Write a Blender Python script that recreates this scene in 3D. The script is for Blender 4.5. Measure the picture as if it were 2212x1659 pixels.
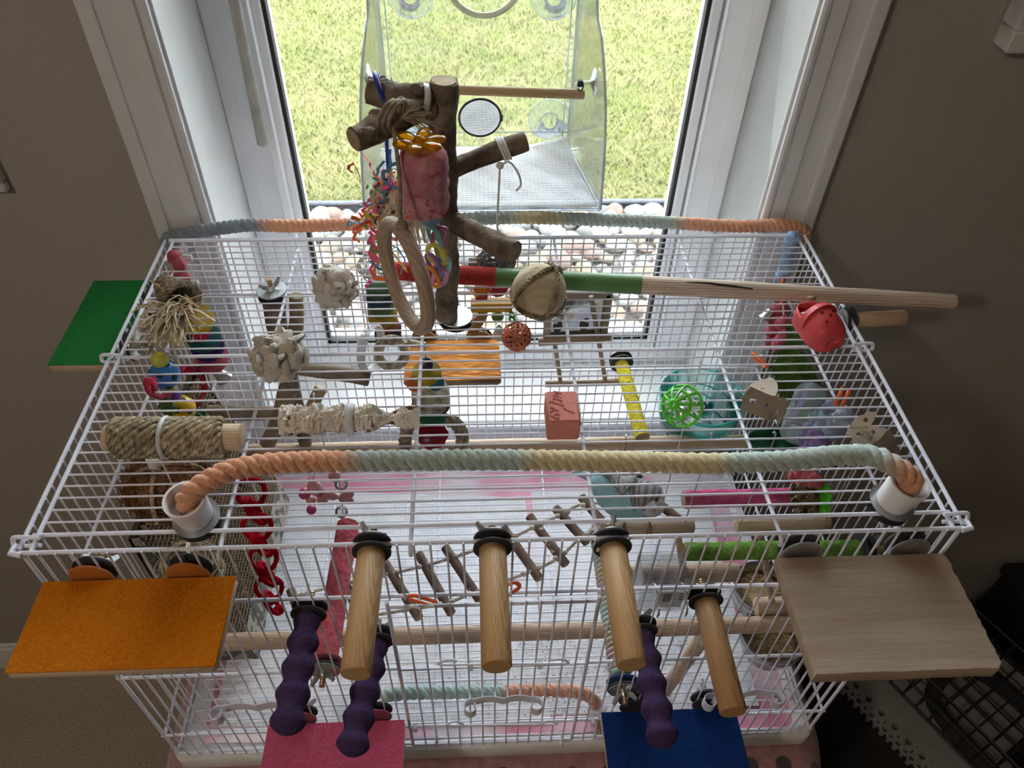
import bpy, bmesh, math, random
import numpy as np
from mathutils import Vector, Matrix, noise, Quaternion

for _o in list(bpy.data.objects):
    bpy.data.objects.remove(_o)
SC = bpy.context.scene
COL = SC.collection
R = math.radians
PI = math.pi
random.seed(7)

# ---------------------------------------------------------------- camera
F_PX, PCX, PCY = 1661.81, 1106.0, 829.5
CAM = Vector((-0.02090, -0.35016, 0.95820))
PITCH, YAW, ROLL = 0.785968, 0.065893, 0.029468
_fw = Vector((math.sin(YAW) * math.cos(PITCH), math.cos(YAW) * math.cos(PITCH), -math.sin(PITCH)))
_r0 = _fw.cross(Vector((0, 0, 1))).normalized()
_u0 = _r0.cross(_fw)
_rt = _r0 * math.cos(ROLL) + _u0 * math.sin(ROLL)
_up = -_r0 * math.sin(ROLL) + _u0 * math.cos(ROLL)
cam_data = bpy.data.cameras.new('camera')
cam = bpy.data.objects.new('camera', cam_data)
COL.objects.link(cam)
cam_data.sensor_width = 36.0
cam_data.lens = F_PX * 36.0 / 2212.0
cam_data.clip_start = 0.01
cam_data.dof.use_dof = True
cam_data.dof.focus_distance = 0.82
cam_data.dof.aperture_fstop = 14.0
cam.matrix_world = Matrix(((_rt.x, _up.x, -_fw.x, CAM.x), (_rt.y, _up.y, -_fw.y, CAM.y), (_rt.z, _up.z, -_fw.z, CAM.z), (0, 0, 0, 1)))
SC.camera = cam

# ---------------------------------------------------------------- sky, lamp, exposure
world = bpy.data.worlds.new('overcast_sky')
SC.world = world
world.use_nodes = True
_nt = world.node_tree
_bg = _nt.nodes['Background']
_bg.inputs[0].default_value = (0.86, 0.93, 1.0, 1)
_bg.inputs[1].default_value = 14.5
SC.view_settings.view_transform = 'Standard'
SC.view_settings.look = 'None'
SC.view_settings.exposure = 0.0
SC.view_settings.gamma = 1.0
SC.view_settings.use_curve_mapping = False
SC.cycles.transparent_max_bounces = 24

sun_d = bpy.data.lights.new('hazy_sun', 'SUN')
sun_d.energy = 2.4
sun_d.angle = R(14)
sun_d.color = (1.0, 0.95, 0.86)
sun = bpy.data.objects.new('hazy_sun', sun_d)
COL.objects.link(sun)
sun.rotation_euler = (R(28), R(14), 0)          # high hazy sun standing over the house roof, shining onto the garden
LAMP_POS = (-0.98, -1.12, 1.60)
lamp_d = bpy.data.lights.new('ceiling_bulb', 'POINT')
lamp_d.energy = 19.0
lamp_d.color = (1.0, 0.87, 0.72)
lamp_d.shadow_soft_size = 0.055

# ---------------------------------------------------------------- geometry helpers
def P(u, v, x=None, y=None, z=None):
    """the point of the place seen at photo pixel (u, v) on the plane x=, y= or z="""
    d = _fw + _rt * ((u - PCX) / F_PX) - _up * ((v - PCY) / F_PX)
    if z is not None: t = (z - CAM.z) / d.z
    elif y is not None: t = (y - CAM.y) / d.y
    else: t = (x - CAM.x) / d.x
    return CAM + d * t

def pix(p):
    d = Vector(p) - CAM
    k = d.dot(_fw)
    return (PCX + F_PX * d.dot(_rt) / k, PCY - F_PX * d.dot(_up) / k)

def size_at(px, p):
    """metres covered by px pixels at point p"""
    return px / F_PX * (Vector(p) - CAM).dot(_fw)

def V(*a):
    return Vector(a)

def catmull(pts, per=8, closed=False):
    pts = [Vector(p) for p in pts]
    n = len(pts)
    out = []
    segs = n if closed else n - 1
    for i in range(segs):
        if closed:
            p0, p1, p2, p3 = pts[(i - 1) % n], pts[i], pts[(i + 1) % n], pts[(i + 2) % n]
        else:
            p0 = pts[i - 1] if i > 0 else pts[0] * 2 - pts[1]
            p1, p2 = pts[i], pts[i + 1]
            p3 = pts[i + 2] if i + 2 < n else pts[-1] * 2 - pts[-2]
        for k in range(per):
            t = k / per
            out.append(0.5 * ((2 * p1) + (p2 - p0) * t + (2 * p0 - 5 * p1 + 4 * p2 - p3) * t * t + (3 * p1 - p0 - 3 * p2 + p3) * t ** 3))
    if not closed:
        out.append(pts[-1])
    return out

def frames(path, closed=False, up=None):
    n = len(path)
    T = []
    for i in range(n):
        if closed:
            t = path[(i + 1) % n] - path[i - 1]
        else:
            t = path[min(i + 1, n - 1)] - path[max(i - 1, 0)]
        T.append(t.normalized() if t.length > 1e-9 else Vector((0, 0, 1)))
    a = Vector(up) if up is not None else (Vector((0, 0, 1)) if abs(T[0].z) < 0.9 else Vector((1, 0, 0)))
    N = []
    a = (a - T[0] * a.dot(T[0])).normalized()
    N.append(a)
    for i in range(1, n):
        a = a - T[i] * a.dot(T[i])
        a = a.normalized() if a.length > 1e-9 else T[i].orthogonal().normalized()
        N.append(a)
    return T, N, [t.cross(b) for t, b in zip(T, N)]

def resample(path, step):
    path = [Vector(p) for p in path]
    out = [path[0]]
    acc = 0.0
    for a, b in zip(path, path[1:]):
        L = (b - a).length
        if L < 1e-9: continue
        d = step - acc
        while d <= L:
            out.append(a.lerp(b, d / L))
            d += step
        acc = L - (d - step)
    if (out[-1] - path[-1]).length > step * 0.3:
        out.append(path[-1])
    return out

def axis_frame(d):
    d = Vector(d).normalized()
    a = Vector((0, 0, 1)) if abs(d.z) < 0.95 else Vector((1, 0, 0))
    x = a.cross(d).normalized()
    return x, d.cross(x), d

ORG = {}     # object name -> world origin its mesh coordinates are relative to

class MB:
    """collects shapes in world coordinates; build() links them as one mesh object"""
    def __init__(self):
        self.v, self.f, self.c = [], [], []
        self.col = None

    def color(self, c):
        self.col = c
        return self

    def add(self, vs, fs, cols=None):
        b = len(self.v)
        self.v += [tuple(p) for p in vs]
        if cols is not None: self.c += cols
        else: self.c += [self.col or (1, 1, 1)] * len(vs)
        self.f += [tuple(i + b for i in q) for q in fs]
        return self

    def box(self, c, s, rot=None, bevel=0.0, seg=1):
        bm = bmesh.new()
        bmesh.ops.create_cube(bm, size=1.0)
        for q in bm.verts: q.co = Vector((q.co.x * s[0], q.co.y * s[1], q.co.z * s[2]))
        if bevel > 0:
            bmesh.ops.bevel(bm, geom=bm.edges[:], offset=bevel, segments=seg, affect='EDGES', profile=0.5)
        bm.verts.ensure_lookup_table()
        c = Vector(c)
        vs = []
        for i, q in enumerate(bm.verts):
            q.index = i
            p = Vector(q.co)
            if rot is not None: p = rot @ p
            vs.append(p + c)
        fs = [[q.index for q in f.verts] for f in bm.faces]
        bm.free()
        return self.add(vs, fs)

    def hexa(self, bot, top):
        """prism between two rings of points with the same winding"""
        n = len(bot)
        fs = [tuple(reversed(range(n))), tuple(range(n, 2 * n))]
        fs += [(i, (i + 1) % n, n + (i + 1) % n, n + i) for i in range(n)]
        return self.add(list(bot) + list(top), fs)

    def tube(self, path, r, n=8, closed=False, caps=True, up=None, flat=1.0, cols=None, disp=None):
        path = [Vector(p) for p in path]
        T, N, B = frames(path, closed, up)
        m = len(path)
        vs, cc = [], []
        for i in range(m):
            ri = r[i] if isinstance(r, (list, tuple)) else r
            for k in range(n):
                a = 2 * PI * k / n
                rr = ri
                if disp: rr = ri * (1 + disp(path[i], a, i))
                vs.append(path[i] + N[i] * (math.cos(a) * rr * flat) + B[i] * (math.sin(a) * rr))
            if cols is not None: cc += [cols[i]] * n
        fs = []
        for i in range(m if closed else m - 1):
            j = (i + 1) % m
            for k in range(n):
                l = (k + 1) % n
                fs.append((i * n + k, i * n + l, j * n + l, j * n + k))
        if caps and not closed:
            fs.append(tuple(reversed(range(n))))
            fs.append(tuple(range((m - 1) * n, m * n)))
        return self.add(vs, fs, cc if cols is not None else None)

    def cyl(self, a, b, r, r2=None, n=24, bevel=0.0):
        a, b = Vector(a), Vector(b)
        d = (b - a)
        L = d.length
        r2 = r if r2 is None else r2
        if bevel > 0:
            prof = [(r - bevel, 0), (r - bevel * 0.3, bevel * 0.3), (r, bevel), (r2, L - bevel), (r2 - bevel * 0.3, L - bevel * 0.3), (r2 - bevel, L)]
        else:
            prof = [(r, 0), (r2, L)]
        return self.lathe(prof, a, d, n)

    def lathe(self, prof, c=(0, 0, 0), axis=(0, 0, 1), n=24, caps=True, sx=1.0, disp=None):
        X, Y, Z = axis_frame(axis)
        c = Vector(c)
        vs = []
        for i, (r, h) in enumerate(prof):
            for k in range(n):
                a = 2 * PI * k / n
                rr = r * (1 + disp(a, h)) if disp else r
                vs.append(c + X * (math.cos(a) * rr * sx) + Y * (math.sin(a) * rr) + Z * h)
        fs = []
        for i in range(len(prof) - 1):
            for k in range(n):
                l = (k + 1) % n
                fs.append((i * n + k, i * n + l, (i + 1) * n + l, (i + 1) * n + k))
        if caps:
            fs.append(tuple(reversed(range(n))))
            fs.append(tuple(range((len(prof) - 1) * n, len(prof) * n)))
        return self.add(vs, fs)

    def ball(self, c, r, seg=20, rings=12, rot=None, disp=None):
        c = Vector(c)
        rx, ry, rz = r if isinstance(r, (tuple, list, Vector)) else (r, r, r)
        vs = []
        def put(d):
            k = 1 + disp(d) if disp else 1
            p = Vector((d.x * rx, d.y * ry, d.z * rz)) * k
            if rot is not None: p = rot @ p
            vs.append(c + p)
        put(Vector((0, 0, -1)))
        for i in range(1, rings):
            th = PI * i / rings - PI / 2
            for k in range(seg):
                a = 2 * PI * k / seg
                put(Vector((math.cos(a) * math.cos(th), math.sin(a) * math.cos(th), math.sin(th))))
        put(Vector((0, 0, 1)))
        fs = []
        for k in range(seg):
            fs.append((0, 1 + (k + 1) % seg, 1 + k))
        for i in range(rings - 2):
            for k in range(seg):
                a, b = 1 + i * seg + k, 1 + i * seg + (k + 1) % seg
                fs.append((a, b, b + seg, a + seg))
        t = len(vs) - 1
        o = 1 + (rings - 2) * seg
        for k in range(seg):
            fs.append((o + k, o + (k + 1) % seg, t))
        return self.add(vs, fs)

    def torus(self, c, Rr, r, axis=(0, 0, 1), n=36, m=10, flat=1.0, sx=1.0, a0=0, a1=2 * PI):
        X, Y, Z = axis_frame(axis)
        c = Vector(c)
        full = abs(a1 - a0 - 2 * PI) < 1e-6
        k = n if full else n + 1
        path = [c + X * (math.cos(a0 + (a1 - a0) * i / n) * Rr * sx) + Y * (math.sin(a0 + (a1 - a0) * i / n) * Rr) for i in range(k)]
        return self.tube(path, r, m, closed=full, up=Z, flat=flat)

    def plate(self, poly, thick, frame):
        """poly: 2-D outline, frame: (origin, X, Y); extruded by thick along X x Y"""
        o, X, Y = (Vector(q) for q in frame)
        Z = X.cross(Y).normalized() * thick
        bot = [o + X * a + Y * b for a, b in poly]
        return self.hexa(bot, [p + Z for p in bot])

    def ribbon(self, path, side, w, t):
        """flat strap swept along path; side(i) or vector gives the width direction"""
        path = [Vector(p) for p in path]
        T, _, _ = frames(path)
        vs, fs = [], []
        for i, p in enumerate(path):
            s = Vector(side(i) if callable(side) else side)
            s = (s - T[i] * s.dot(T[i])).normalized()
            nn = T[i].cross(s).normalized()
            for a, b in ((-1, -1), (1, -1), (1, 1), (-1, 1)):
                vs.append(p + s * (a * w / 2) + nn * (b * t / 2))
        m = len(path)
        for i in range(m - 1):
            for k in range(4):
                l = (k + 1) % 4
                fs.append((i * 4 + k, i * 4 + l, (i + 1) * 4 + l, (i + 1) * 4 + k))
        fs.append((3, 2, 1, 0))
        fs.append((m * 4 - 4, m * 4 - 3, m * 4 - 2, m * 4 - 1))
        return self.add(vs, fs)

    def mesh(self, name, org=(0, 0, 0), sharp=40, mat=None):
        me = bpy.data.meshes.new(name)
        o = Vector(org)
        me.from_pydata([(p[0] - o.x, p[1] - o.y, p[2] - o.z) for p in self.v], [], self.f)
        ca = me.color_attributes.new('Col', 'FLOAT_COLOR', 'POINT')
        arr = np.ones((len(self.v), 4), dtype=np.float32)
        arr[:, :3] = np.array(self.c, dtype=np.float32)
        ca.data.foreach_set('color', arr.ravel())
        if sharp:
            me.shade_smooth()
            me.set_sharp_from_angle(angle=R(sharp))
        if mat is not None: me.materials.append(mat)
        me.validate()
        return me

    def build(self, name, mat, parent=None, sharp=40):
        """a part of parent, or (parent None) a mesh in world coordinates with its origin at the base centre"""
        if parent is not None:
            org = ORG[parent.name]
        else:
            a = np.array(self.v)
            lo, hi = a.min(0), a.max(0)
            org = Vector(((lo[0] + hi[0]) / 2, (lo[1] + hi[1]) / 2, lo[2]))
        ob = bpy.data.objects.new(name, self.mesh(name, org, sharp, mat))
        COL.objects.link(ob)
        ORG[ob.name] = Vector(org)
        if parent is not None: ob.parent = parent
        else: ob.location = org
        return ob

def tag(o, label=None, cat=None, group=None, kind=None):
    if label: o['label'] = label
    if cat: o['category'] = cat
    if group: o['group'] = group
    if kind: o['kind'] = kind
    return o

def thing(name, label, cat, loc, group=None):
    o = bpy.data.objects.new(name, None)
    o.empty_display_size = 0.02
    COL.objects.link(o)
    o.location = Vector(loc)
    ORG[o.name] = Vector(loc)
    return tag(o, label, cat, group)

def struct(name, mb, mat, parent=None, sharp=40):
    o = mb.build(name, mat, parent, sharp)
    if parent is None: o['kind'] = 'structure'
    return o

def copy_part(src, parent, loc=None, rot=None, scale=None, name=None):
    c = src.copy()
    if name: c.name = name
    COL.objects.link(c)
    c.parent = parent
    if loc is not None: c.location = loc
    if rot is not None: c.rotation_euler = rot
    if scale is not None: c.scale = scale
    return c

# ---------------------------------------------------------------- materials
MATS = {}
def mat(name, col=(0.8, 0.8, 0.8), rough=0.55, metal=0.0, spec=0.5, vary=0.12, vscale=30.0, col2=None, stretch=None,
        bump=0.0, bscale=120.0, bdist=0.002, attr=False, coat=0.0, sub=0.0, speck=None, clear=None, wood=False, sheen=0.0, contrast=0.5):
    if name in MATS: return MATS[name]
    m = bpy.data.materials.new(name)
    m.use_nodes = True
    nt = m.node_tree
    N, L = nt.nodes, nt.links
    b = N['Principled BSDF']
    out = N['Material Output']
    b.inputs['Roughness'].default_value = rough
    b.inputs['Metallic'].default_value = metal
    b.inputs['Specular IOR Level'].default_value = spec
    if coat: b.inputs['Coat Weight'].default_value = coat; b.inputs['Coat Roughness'].default_value = 0.1
    if sheen: b.inputs['Sheen Weight'].default_value = sheen
    tc = N.new('ShaderNodeTexCoord')
    mp = N.new('ShaderNodeMapping')
    L.new(tc.outputs['Object'], mp.inputs['Vector'])
    if stretch: mp.inputs['Scale'].default_value = stretch
    nz = N.new('ShaderNodeTexNoise')
    nz.inputs['Scale'].default_value = vscale
    nz.inputs['Detail'].default_value = 5
    L.new(mp.outputs['Vector'], nz.inputs['Vector'])
    if col2 is None:
        col2 = tuple(max(0, c * (1 - vary * 2)) for c in col)
        col1 = tuple(min(1, c * (1 + vary)) for c in col)
    else:
        col1 = col
    rp = N.new('ShaderNodeValToRGB')
    rp.color_ramp.elements[0].position = 0.5 - 0.25 * (1.2 - contrast)
    rp.color_ramp.elements[1].position = 0.5 + 0.25 * (1.2 - contrast)
    rp.color_ramp.elements[0].color = (*col2, 1)
    rp.color_ramp.elements[1].color = (*col1, 1)
    fac = nz.outputs['Fac']
    if wood:
        wv = N.new('ShaderNodeTexWave')
        wv.inputs['Scale'].default_value = vscale
        wv.inputs['Distortion'].default_value = 5.0
        wv.inputs['Detail'].default_value = 3
        wv.inputs['Detail Scale'].default_value = 1.2
        wv.bands_direction = 'DIAGONAL'
        L.new(mp.outputs['Vector'], wv.inputs['Vector'])
        mx0 = N.new('ShaderNodeMath'); mx0.operation = 'MULTIPLY_ADD'
        L.new(wv.outputs['Fac'], mx0.inputs[0]); mx0.inputs[1].default_value = 0.45
        h = N.new('ShaderNodeMath'); h.operation = 'MULTIPLY'; h.inputs[1].default_value = 0.55
        L.new(nz.outputs['Fac'], h.inputs[0])
        L.new(h.outputs[0], mx0.inputs[2])
        fac = mx0.outputs[0]
    L.new(fac, rp.inputs['Fac'])
    c_out = rp.outputs['Color']
    if attr:
        at = N.new('ShaderNodeAttribute'); at.attribute_name = 'Col'
        mx = N.new('ShaderNodeMix'); mx.data_type = 'RGBA'; mx.blend_type = 'MULTIPLY'
        mx.inputs['Factor'].default_value = 1.0
        L.new(at.outputs['Color'], mx.inputs['A']); L.new(c_out, mx.inputs['B'])
        c_out = mx.outputs['Result']
    if speck:
        sc, thr, scol = speck
        sn = N.new('ShaderNodeTexNoise'); sn.inputs['Scale'].default_value = sc; sn.inputs['Detail'].default_value = 2
        L.new(tc.outputs['Object'], sn.inputs['Vector'])
        sr = N.new('ShaderNodeMapRange'); sr.inputs['From Min'].default_value = thr; sr.inputs['From Max'].default_value = thr + 0.03
        L.new(sn.outputs['Fac'], sr.inputs['Value'])
        mx = N.new('ShaderNodeMix'); mx.data_type = 'RGBA'
        L.new(sr.outputs['Result'], mx.inputs['Factor']); L.new(c_out, mx.inputs['A']); mx.inputs['B'].default_value = (*scol, 1)
        c_out = mx.outputs['Result']
    L.new(c_out, b.inputs['Base Color'])
    if bump > 0:
        bn = N.new('ShaderNodeTexNoise'); bn.inputs['Scale'].default_value = bscale; bn.inputs['Detail'].default_value = 4
        L.new(mp.outputs['Vector'] if stretch else tc.outputs['Object'], bn.inputs['Vector'])
        bp = N.new('ShaderNodeBump'); bp.inputs['Strength'].default_value = bump; bp.inputs['Distance'].default_value = bdist
        L.new(bn.outputs['Fac'], bp.inputs['Height']); L.new(bp.outputs['Normal'], b.inputs['Normal'])
    if sub:
        b.inputs['Subsurface Weight'].default_value = sub
        b.inputs['Subsurface Radius'].default_value = (0.004, 0.003, 0.002)
    if clear is not None:
        # see-through plastic or glass: tinted transparency with a glossy coat by Fresnel
        tr = N.new('ShaderNodeBsdfTransparent'); tr.inputs['Color'].default_value = (*clear['tint'], 1)
        gl = N.new('ShaderNodeBsdfGlossy'); gl.inputs['Roughness'].default_value = rough
        fr = N.new('ShaderNodeFresnel'); fr.inputs['IOR'].default_value = clear.get('ior', 1.45)
        m1 = N.new('ShaderNodeMixShader')
        fs = N.new('ShaderNodeMath'); fs.operation = 'MULTIPLY'; fs.inputs[1].default_value = clear.get('gloss', 1.0)
        L.new(fr.outputs[0], fs.inputs[0])
        L.new(fs.outputs[0], m1.inputs[0]); L.new(tr.outputs[0], m1.inputs[1]); L.new(gl.outputs[0], m1.inputs[2])
        m2 = N.new('ShaderNodeMixShader'); m2.inputs[0].default_value = clear.get('body', 0.1)
        L.new(m1.outputs[0], m2.inputs[1]); L.new(b.outputs[0], m2.inputs[2])
        L.new(m2.outputs[0], out.inputs['Surface'])
    MATS[name] = m
    return m

def sand(name, col, k=1.0):
    return mat(name, col, rough=0.95, spec=0.1, vary=0.08, vscale=500, bump=1.0, bscale=330, bdist=0.0022 * k, contrast=0.6)

def plastic(name, col, rough=0.35):
    return mat(name, col, rough=rough, spec=0.45, vary=0.05, vscale=40)

def grain(name, col, col2, axis='x', sc=14, rough=0.6, k=16):
    st = {'x': (1, k, k), 'y': (k, 1, k), 'z': (k, k, 1)}[axis]
    return mat(name, col, rough=rough, spec=0.3, col2=col2, vscale=sc, stretch=st, bump=0.15, bscale=sc * 3, wood=True)

WHITE_WIRE = mat('white_powder_coat', (0.80, 0.81, 0.92), rough=0.38, vary=0.03)
STEEL = mat('bright_steel', (0.62, 0.62, 0.60), rough=0.28, metal=1.0, vary=0.08)
ZINC = mat('zinc_washer', (0.50, 0.52, 0.53), rough=0.38, metal=0.9, vary=0.1, vscale=60)
BRASS = mat('dull_brass_bolt', (0.50, 0.36, 0.20), rough=0.4, metal=0.9, vary=0.15)
RUBBER = mat('black_rubber', (0.025, 0.025, 0.028), rough=0.7, vary=0.1)
BARK = mat('grey_brown_bark', (0.26, 0.205, 0.15), rough=0.95, spec=0.1, col2=(0.10, 0.078, 0.058), vscale=55, bump=1.0, bscale=130, bdist=0.004, contrast=0.4)
CUTWOOD = mat('pale_cut_wood', (0.42, 0.33, 0.22), rough=0.8, spec=0.15, col2=(0.30, 0.22, 0.14), vscale=90, bump=0.2)
PINE_Y = grain('pine_dowel', (0.54, 0.34, 0.17), (0.41, 0.23, 0.10), 'y', 22, 0.45)
PINE_X = grain('pale_dowel_x', (0.66, 0.49, 0.33), (0.47, 0.33, 0.20), 'x', 18, 0.55)
PINE_Z = grain('pale_stick_z', (0.62, 0.46, 0.31), (0.45, 0.31, 0.19), 'z', 18, 0.55)
MAPLE_X = grain('worn_perch_wood', (0.58, 0.43, 0.30), (0.36, 0.25, 0.17), 'x', 16, 0.6)
ZIP = mat('translucent_nylon', (0.80, 0.80, 0.80), rough=0.4, vary=0.03, clear={'tint': (0.95, 0.95, 0.95), 'body': 0.65, 'gloss': 0.6})
CLEAR = mat('clear_acrylic', (0.93, 0.95, 0.95), rough=0.05, vary=0.01, clear={'tint': (0.975, 0.985, 0.985), 'body': 0.02, 'ior': 1.49, 'gloss': 0.7})
CLEAR_EDGE = mat('acrylic_edge', (0.80, 0.85, 0.93), rough=0.12, vary=0.02, clear={'tint': (0.80, 0.84, 0.92), 'body': 0.35, 'ior': 1.49})
COLORED = mat('painted_colours', (1, 1, 1), rough=0.55, vary=0.08, vscale=60, attr=True)
FABRIC_COL = mat('fibre_colours', (1, 1, 1), rough=0.95, spec=0.1, vary=0.22, vscale=220, attr=True, bump=0.6, bscale=500, bdist=0.001, sheen=0.3)
# ================================================================ the room
FLOOR_Z, CEIL_Z, WALL_Y = -0.72, 1.72, 0.47
XL, XR, YF = -1.75, 1.95, -2.7
OX0, OX1, OZ0, OZ1 = -0.334, 0.336, 0.055, 1.38      # window opening
PAINT = mat('greige_wall_paint', (0.37, 0.335, 0.298), rough=0.85, spec=0.2, vary=0.03, vscale=200, bump=0.12, bscale=600, bdist=0.001)
TRIMW = mat('white_trim_paint', (0.80, 0.80, 0.79), rough=0.42, vary=0.02)
CASEW = mat('soft_white_casing_paint', (0.66, 0.655, 0.66), rough=0.42, vary=0.02)
VINYL = mat('white_vinyl', (0.90, 0.92, 0.94), rough=0.35, vary=0.015)
GASKET = mat('black_gasket', (0.02, 0.02, 0.022), rough=0.6)
CARPET = mat('beige_carpet', (0.62, 0.52, 0.42), rough=1.0, spec=0.05, vary=0.2, vscale=300, bump=1.0, bscale=500, bdist=0.004)
GLASS = mat('window_glass', (1, 1, 1), rough=0.02, vary=0, clear={'tint': (0.97, 0.985, 0.98), 'body': 0.0, 'ior': 1.45, 'gloss': 0.8})

def bx(mb, x0, x1, y0, y1, z0, z1, bevel=0.0):
    return mb.box(((x0 + x1) / 2, (y0 + y1) / 2, (z0 + z1) / 2), (abs(x1 - x0), abs(y1 - y0), abs(z1 - z0)), bevel=bevel)

wb = MB()
TH = 0.16
bx(wb, XL, OX0, WALL_Y, WALL_Y + TH, FLOOR_Z, CEIL_Z)
bx(wb, OX1, XR, WALL_Y, WALL_Y + TH, FLOOR_Z, CEIL_Z)
bx(wb, OX0, OX1, WALL_Y, WALL_Y + TH, FLOOR_Z, OZ0)
bx(wb, OX0, OX1, WALL_Y, WALL_Y + TH, OZ1, CEIL_Z)
struct('wall_back', wb, PAINT)
struct('wall_left', bx(MB(), XL - 0.1, XL, YF, WALL_Y + TH, FLOOR_Z, CEIL_Z), PAINT)
struct('wall_right', bx(MB(), XR, XR + 0.1, YF, WALL_Y + TH, FLOOR_Z, CEIL_Z), PAINT)
struct('wall_front', bx(MB(), XL - 0.1, XR + 0.1, YF - 0.1, YF, FLOOR_Z, CEIL_Z), PAINT)
struct('floor', bx(MB(), XL - 0.1, XR + 0.1, YF - 0.1, WALL_Y + TH, FLOOR_Z - 0.1, FLOOR_Z), CARPET)
struct('ceiling', bx(MB(), XL - 0.1, XR + 0.1, YF - 0.1, WALL_Y + TH, CEIL_Z, CEIL_Z + 0.1), mat('white_ceiling', (0.75, 0.74, 0.72), rough=0.9, bump=0.3, bscale=300))
struct('baseboard_back', bx(bx(MB(), XL, XR, WALL_Y - 0.012, WALL_Y, FLOOR_Z, FLOOR_Z + 0.085, 0.003), XL, XR, WALL_Y - 0.008, WALL_Y, FLOOR_Z + 0.085, FLOOR_Z + 0.10, 0.003), TRIMW)

# jamb extensions and sill board inside the recess
FY = 0.597                                      # room face of the vinyl frame
struct('trim_1', bx(MB(), OX0 - 0.012, OX0, WALL_Y - 0.002, FY + 0.05, OZ0 - 0.012, OZ1), TRIMW)
struct('trim_2', bx(MB(), OX1, OX1 + 0.012, WALL_Y - 0.002, FY + 0.05, OZ0 - 0.012, OZ1), TRIMW)
struct('trim_3', bx(MB(), OX0, OX1, WALL_Y - 0.002, FY + 0.05, OZ0 - 0.012, OZ0, 0.002), TRIMW)
struct('trim_4', bx(MB(), OX0, OX1, WALL_Y - 0.002, FY + 0.05, OZ1, OZ1 + 0.012), TRIMW)

# moulded casing, mitred at the corners: profile of (distance from the opening, thickness)
PROF = [(0.003, 0.0), (0.003, 0.010), (0.006, 0.012), (0.010, 0.012), (0.0105, 0.0085), (0.0135, 0.0085), (0.015, 0.012),
        (0.028, 0.0135), (0.0285, 0.0115), (0.040, 0.010), (0.052, 0.0135), (0.053, 0.0165), (0.056, 0.0175), (0.0575, 0.0175), (0.067, 0.0175), (0.069, 0.0165), (0.070, 0.0)]
def casing(a, b, oa, ob):
    """a, b: opening corners (x, z); oa, ob: outward diagonal of each corner"""
    mb = MB()
    n = len(PROF)
    vs = []
    for (x, z), (dx, dz) in ((a, oa), (b, ob)):
        for d, t in PROF:
            vs.append((x + dx * d, WALL_Y - t, z + dz * d))
    fs = [(i, i + 1, n + i + 1, n + i) for i in range(n - 1)] + [(n - 1, 0, n, 2 * n - 1)]
    fs += [tuple(reversed(range(n))), tuple(range(n, 2 * n))]
    return mb.add(vs, fs)
struct('trim_5', casing((OX0, OZ0), (OX0, OZ1), (-1, -1), (-1, 1)), CASEW, sharp=25)
struct('trim_6', casing((OX1, OZ1), (OX1, OZ0), (1, 1), (1, -1)), CASEW, sharp=25)
struct('trim_7', casing((OX1, OZ0), (OX0, OZ0), (1, -1), (-1, -1)), CASEW, sharp=25)
struct('trim_8', casing((OX0, OZ1), (OX1, OZ1), (-1, 1), (1, 1)), CASEW, sharp=25)

# window unit: frame, sash, gasket, pane
z_g = P(1040, 737, y=0.607).z                   # glass line
z_s = P(1040, 763, y=0.600).z
win = tag(bpy.data.objects.new('window_1', None), kind='structure')
COL.objects.link(win); win.location = (0, FY, OZ0); ORG[win.name] = Vector(win.location)
fr = MB()
SX0, SX1 = -0.279, 0.283
for x0, x1 in ((OX0, SX0), (SX1, OX1)):
    bx(fr, x0, x1, FY, FY + 0.07, OZ0, OZ1, 0.002)
bx(fr, SX0, SX1, FY + 0.001, FY + 0.07, OZ0, z_s, 0.002)
bx(fr, SX0, SX1, FY, FY + 0.07, OZ1 - 0.05, OZ1, 0.002)
for s, x0, x1 in ((1, SX0, SX0 + 0.004), (-1, SX1 - 0.004, SX1)):
    bx(fr, x0 - 0.008 * s, x1, FY - 0.004, FY + 0.01, OZ0, OZ1, 0.0015)
struct('window_frame', fr, VINYL, win)
for s, x in ((-1, OX0 + 0.018), (1, OX1 - 0.018)):
    struct('frame_bead', bx(MB(), x - 0.0012, x + 0.0012, FY - 0.0012, FY + 0.002, OZ0, OZ1), VINYL, win)
sa = MB()
GX0, GX1 = SX0 + 0.0155, SX1 - 0.0155
bx(sa, SX0 + 0.002, GX0, FY + 0.006, FY + 0.05, z_s, OZ1 - 0.05, 0.002)
bx(sa, GX1, SX1 - 0.002, FY + 0.006, FY + 0.05, z_s, OZ1 - 0.05, 0.002)
bx(sa, GX0, GX1, FY + 0.006, FY + 0.05, z_s + 0.0005, z_g, 0.002)
bx(sa, GX0, GX1, FY + 0.006, FY + 0.05, OZ1 - 0.075, OZ1 - 0.05, 0.002)
struct('sash', sa, VINYL, win)
ga = MB()
for x0, x1 in ((GX0, GX0 + 0.005), (GX1 - 0.005, GX1)):
    bx(ga, x0, x1, FY + 0.010, FY + 0.024, z_g, OZ1 - 0.075)
bx(ga, GX0, GX1, FY + 0.010, FY + 0.024, z_g, z_g + 0.005)
struct('gasket', ga, GASKET, win)
struct('pane', bx(MB(), GX0 + 0.001, GX1 - 0.001, FY + 0.016, FY + 0.020, z_g + 0.001, OZ1 - 0.075), GLASS, win)
struct('outer_frame', bx(bx(bx(MB(), GX0 - 0.004, GX0 + 0.001, FY + 0.03, FY + 0.05, z_g, OZ1 - 0.08), GX1 - 0.001, GX1 + 0.004, FY + 0.03, FY + 0.05, z_g, OZ1 - 0.08), GX0, GX1, FY + 0.03, FY + 0.05, z_g - 0.01, z_g - 0.002), VINYL, win)

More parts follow.
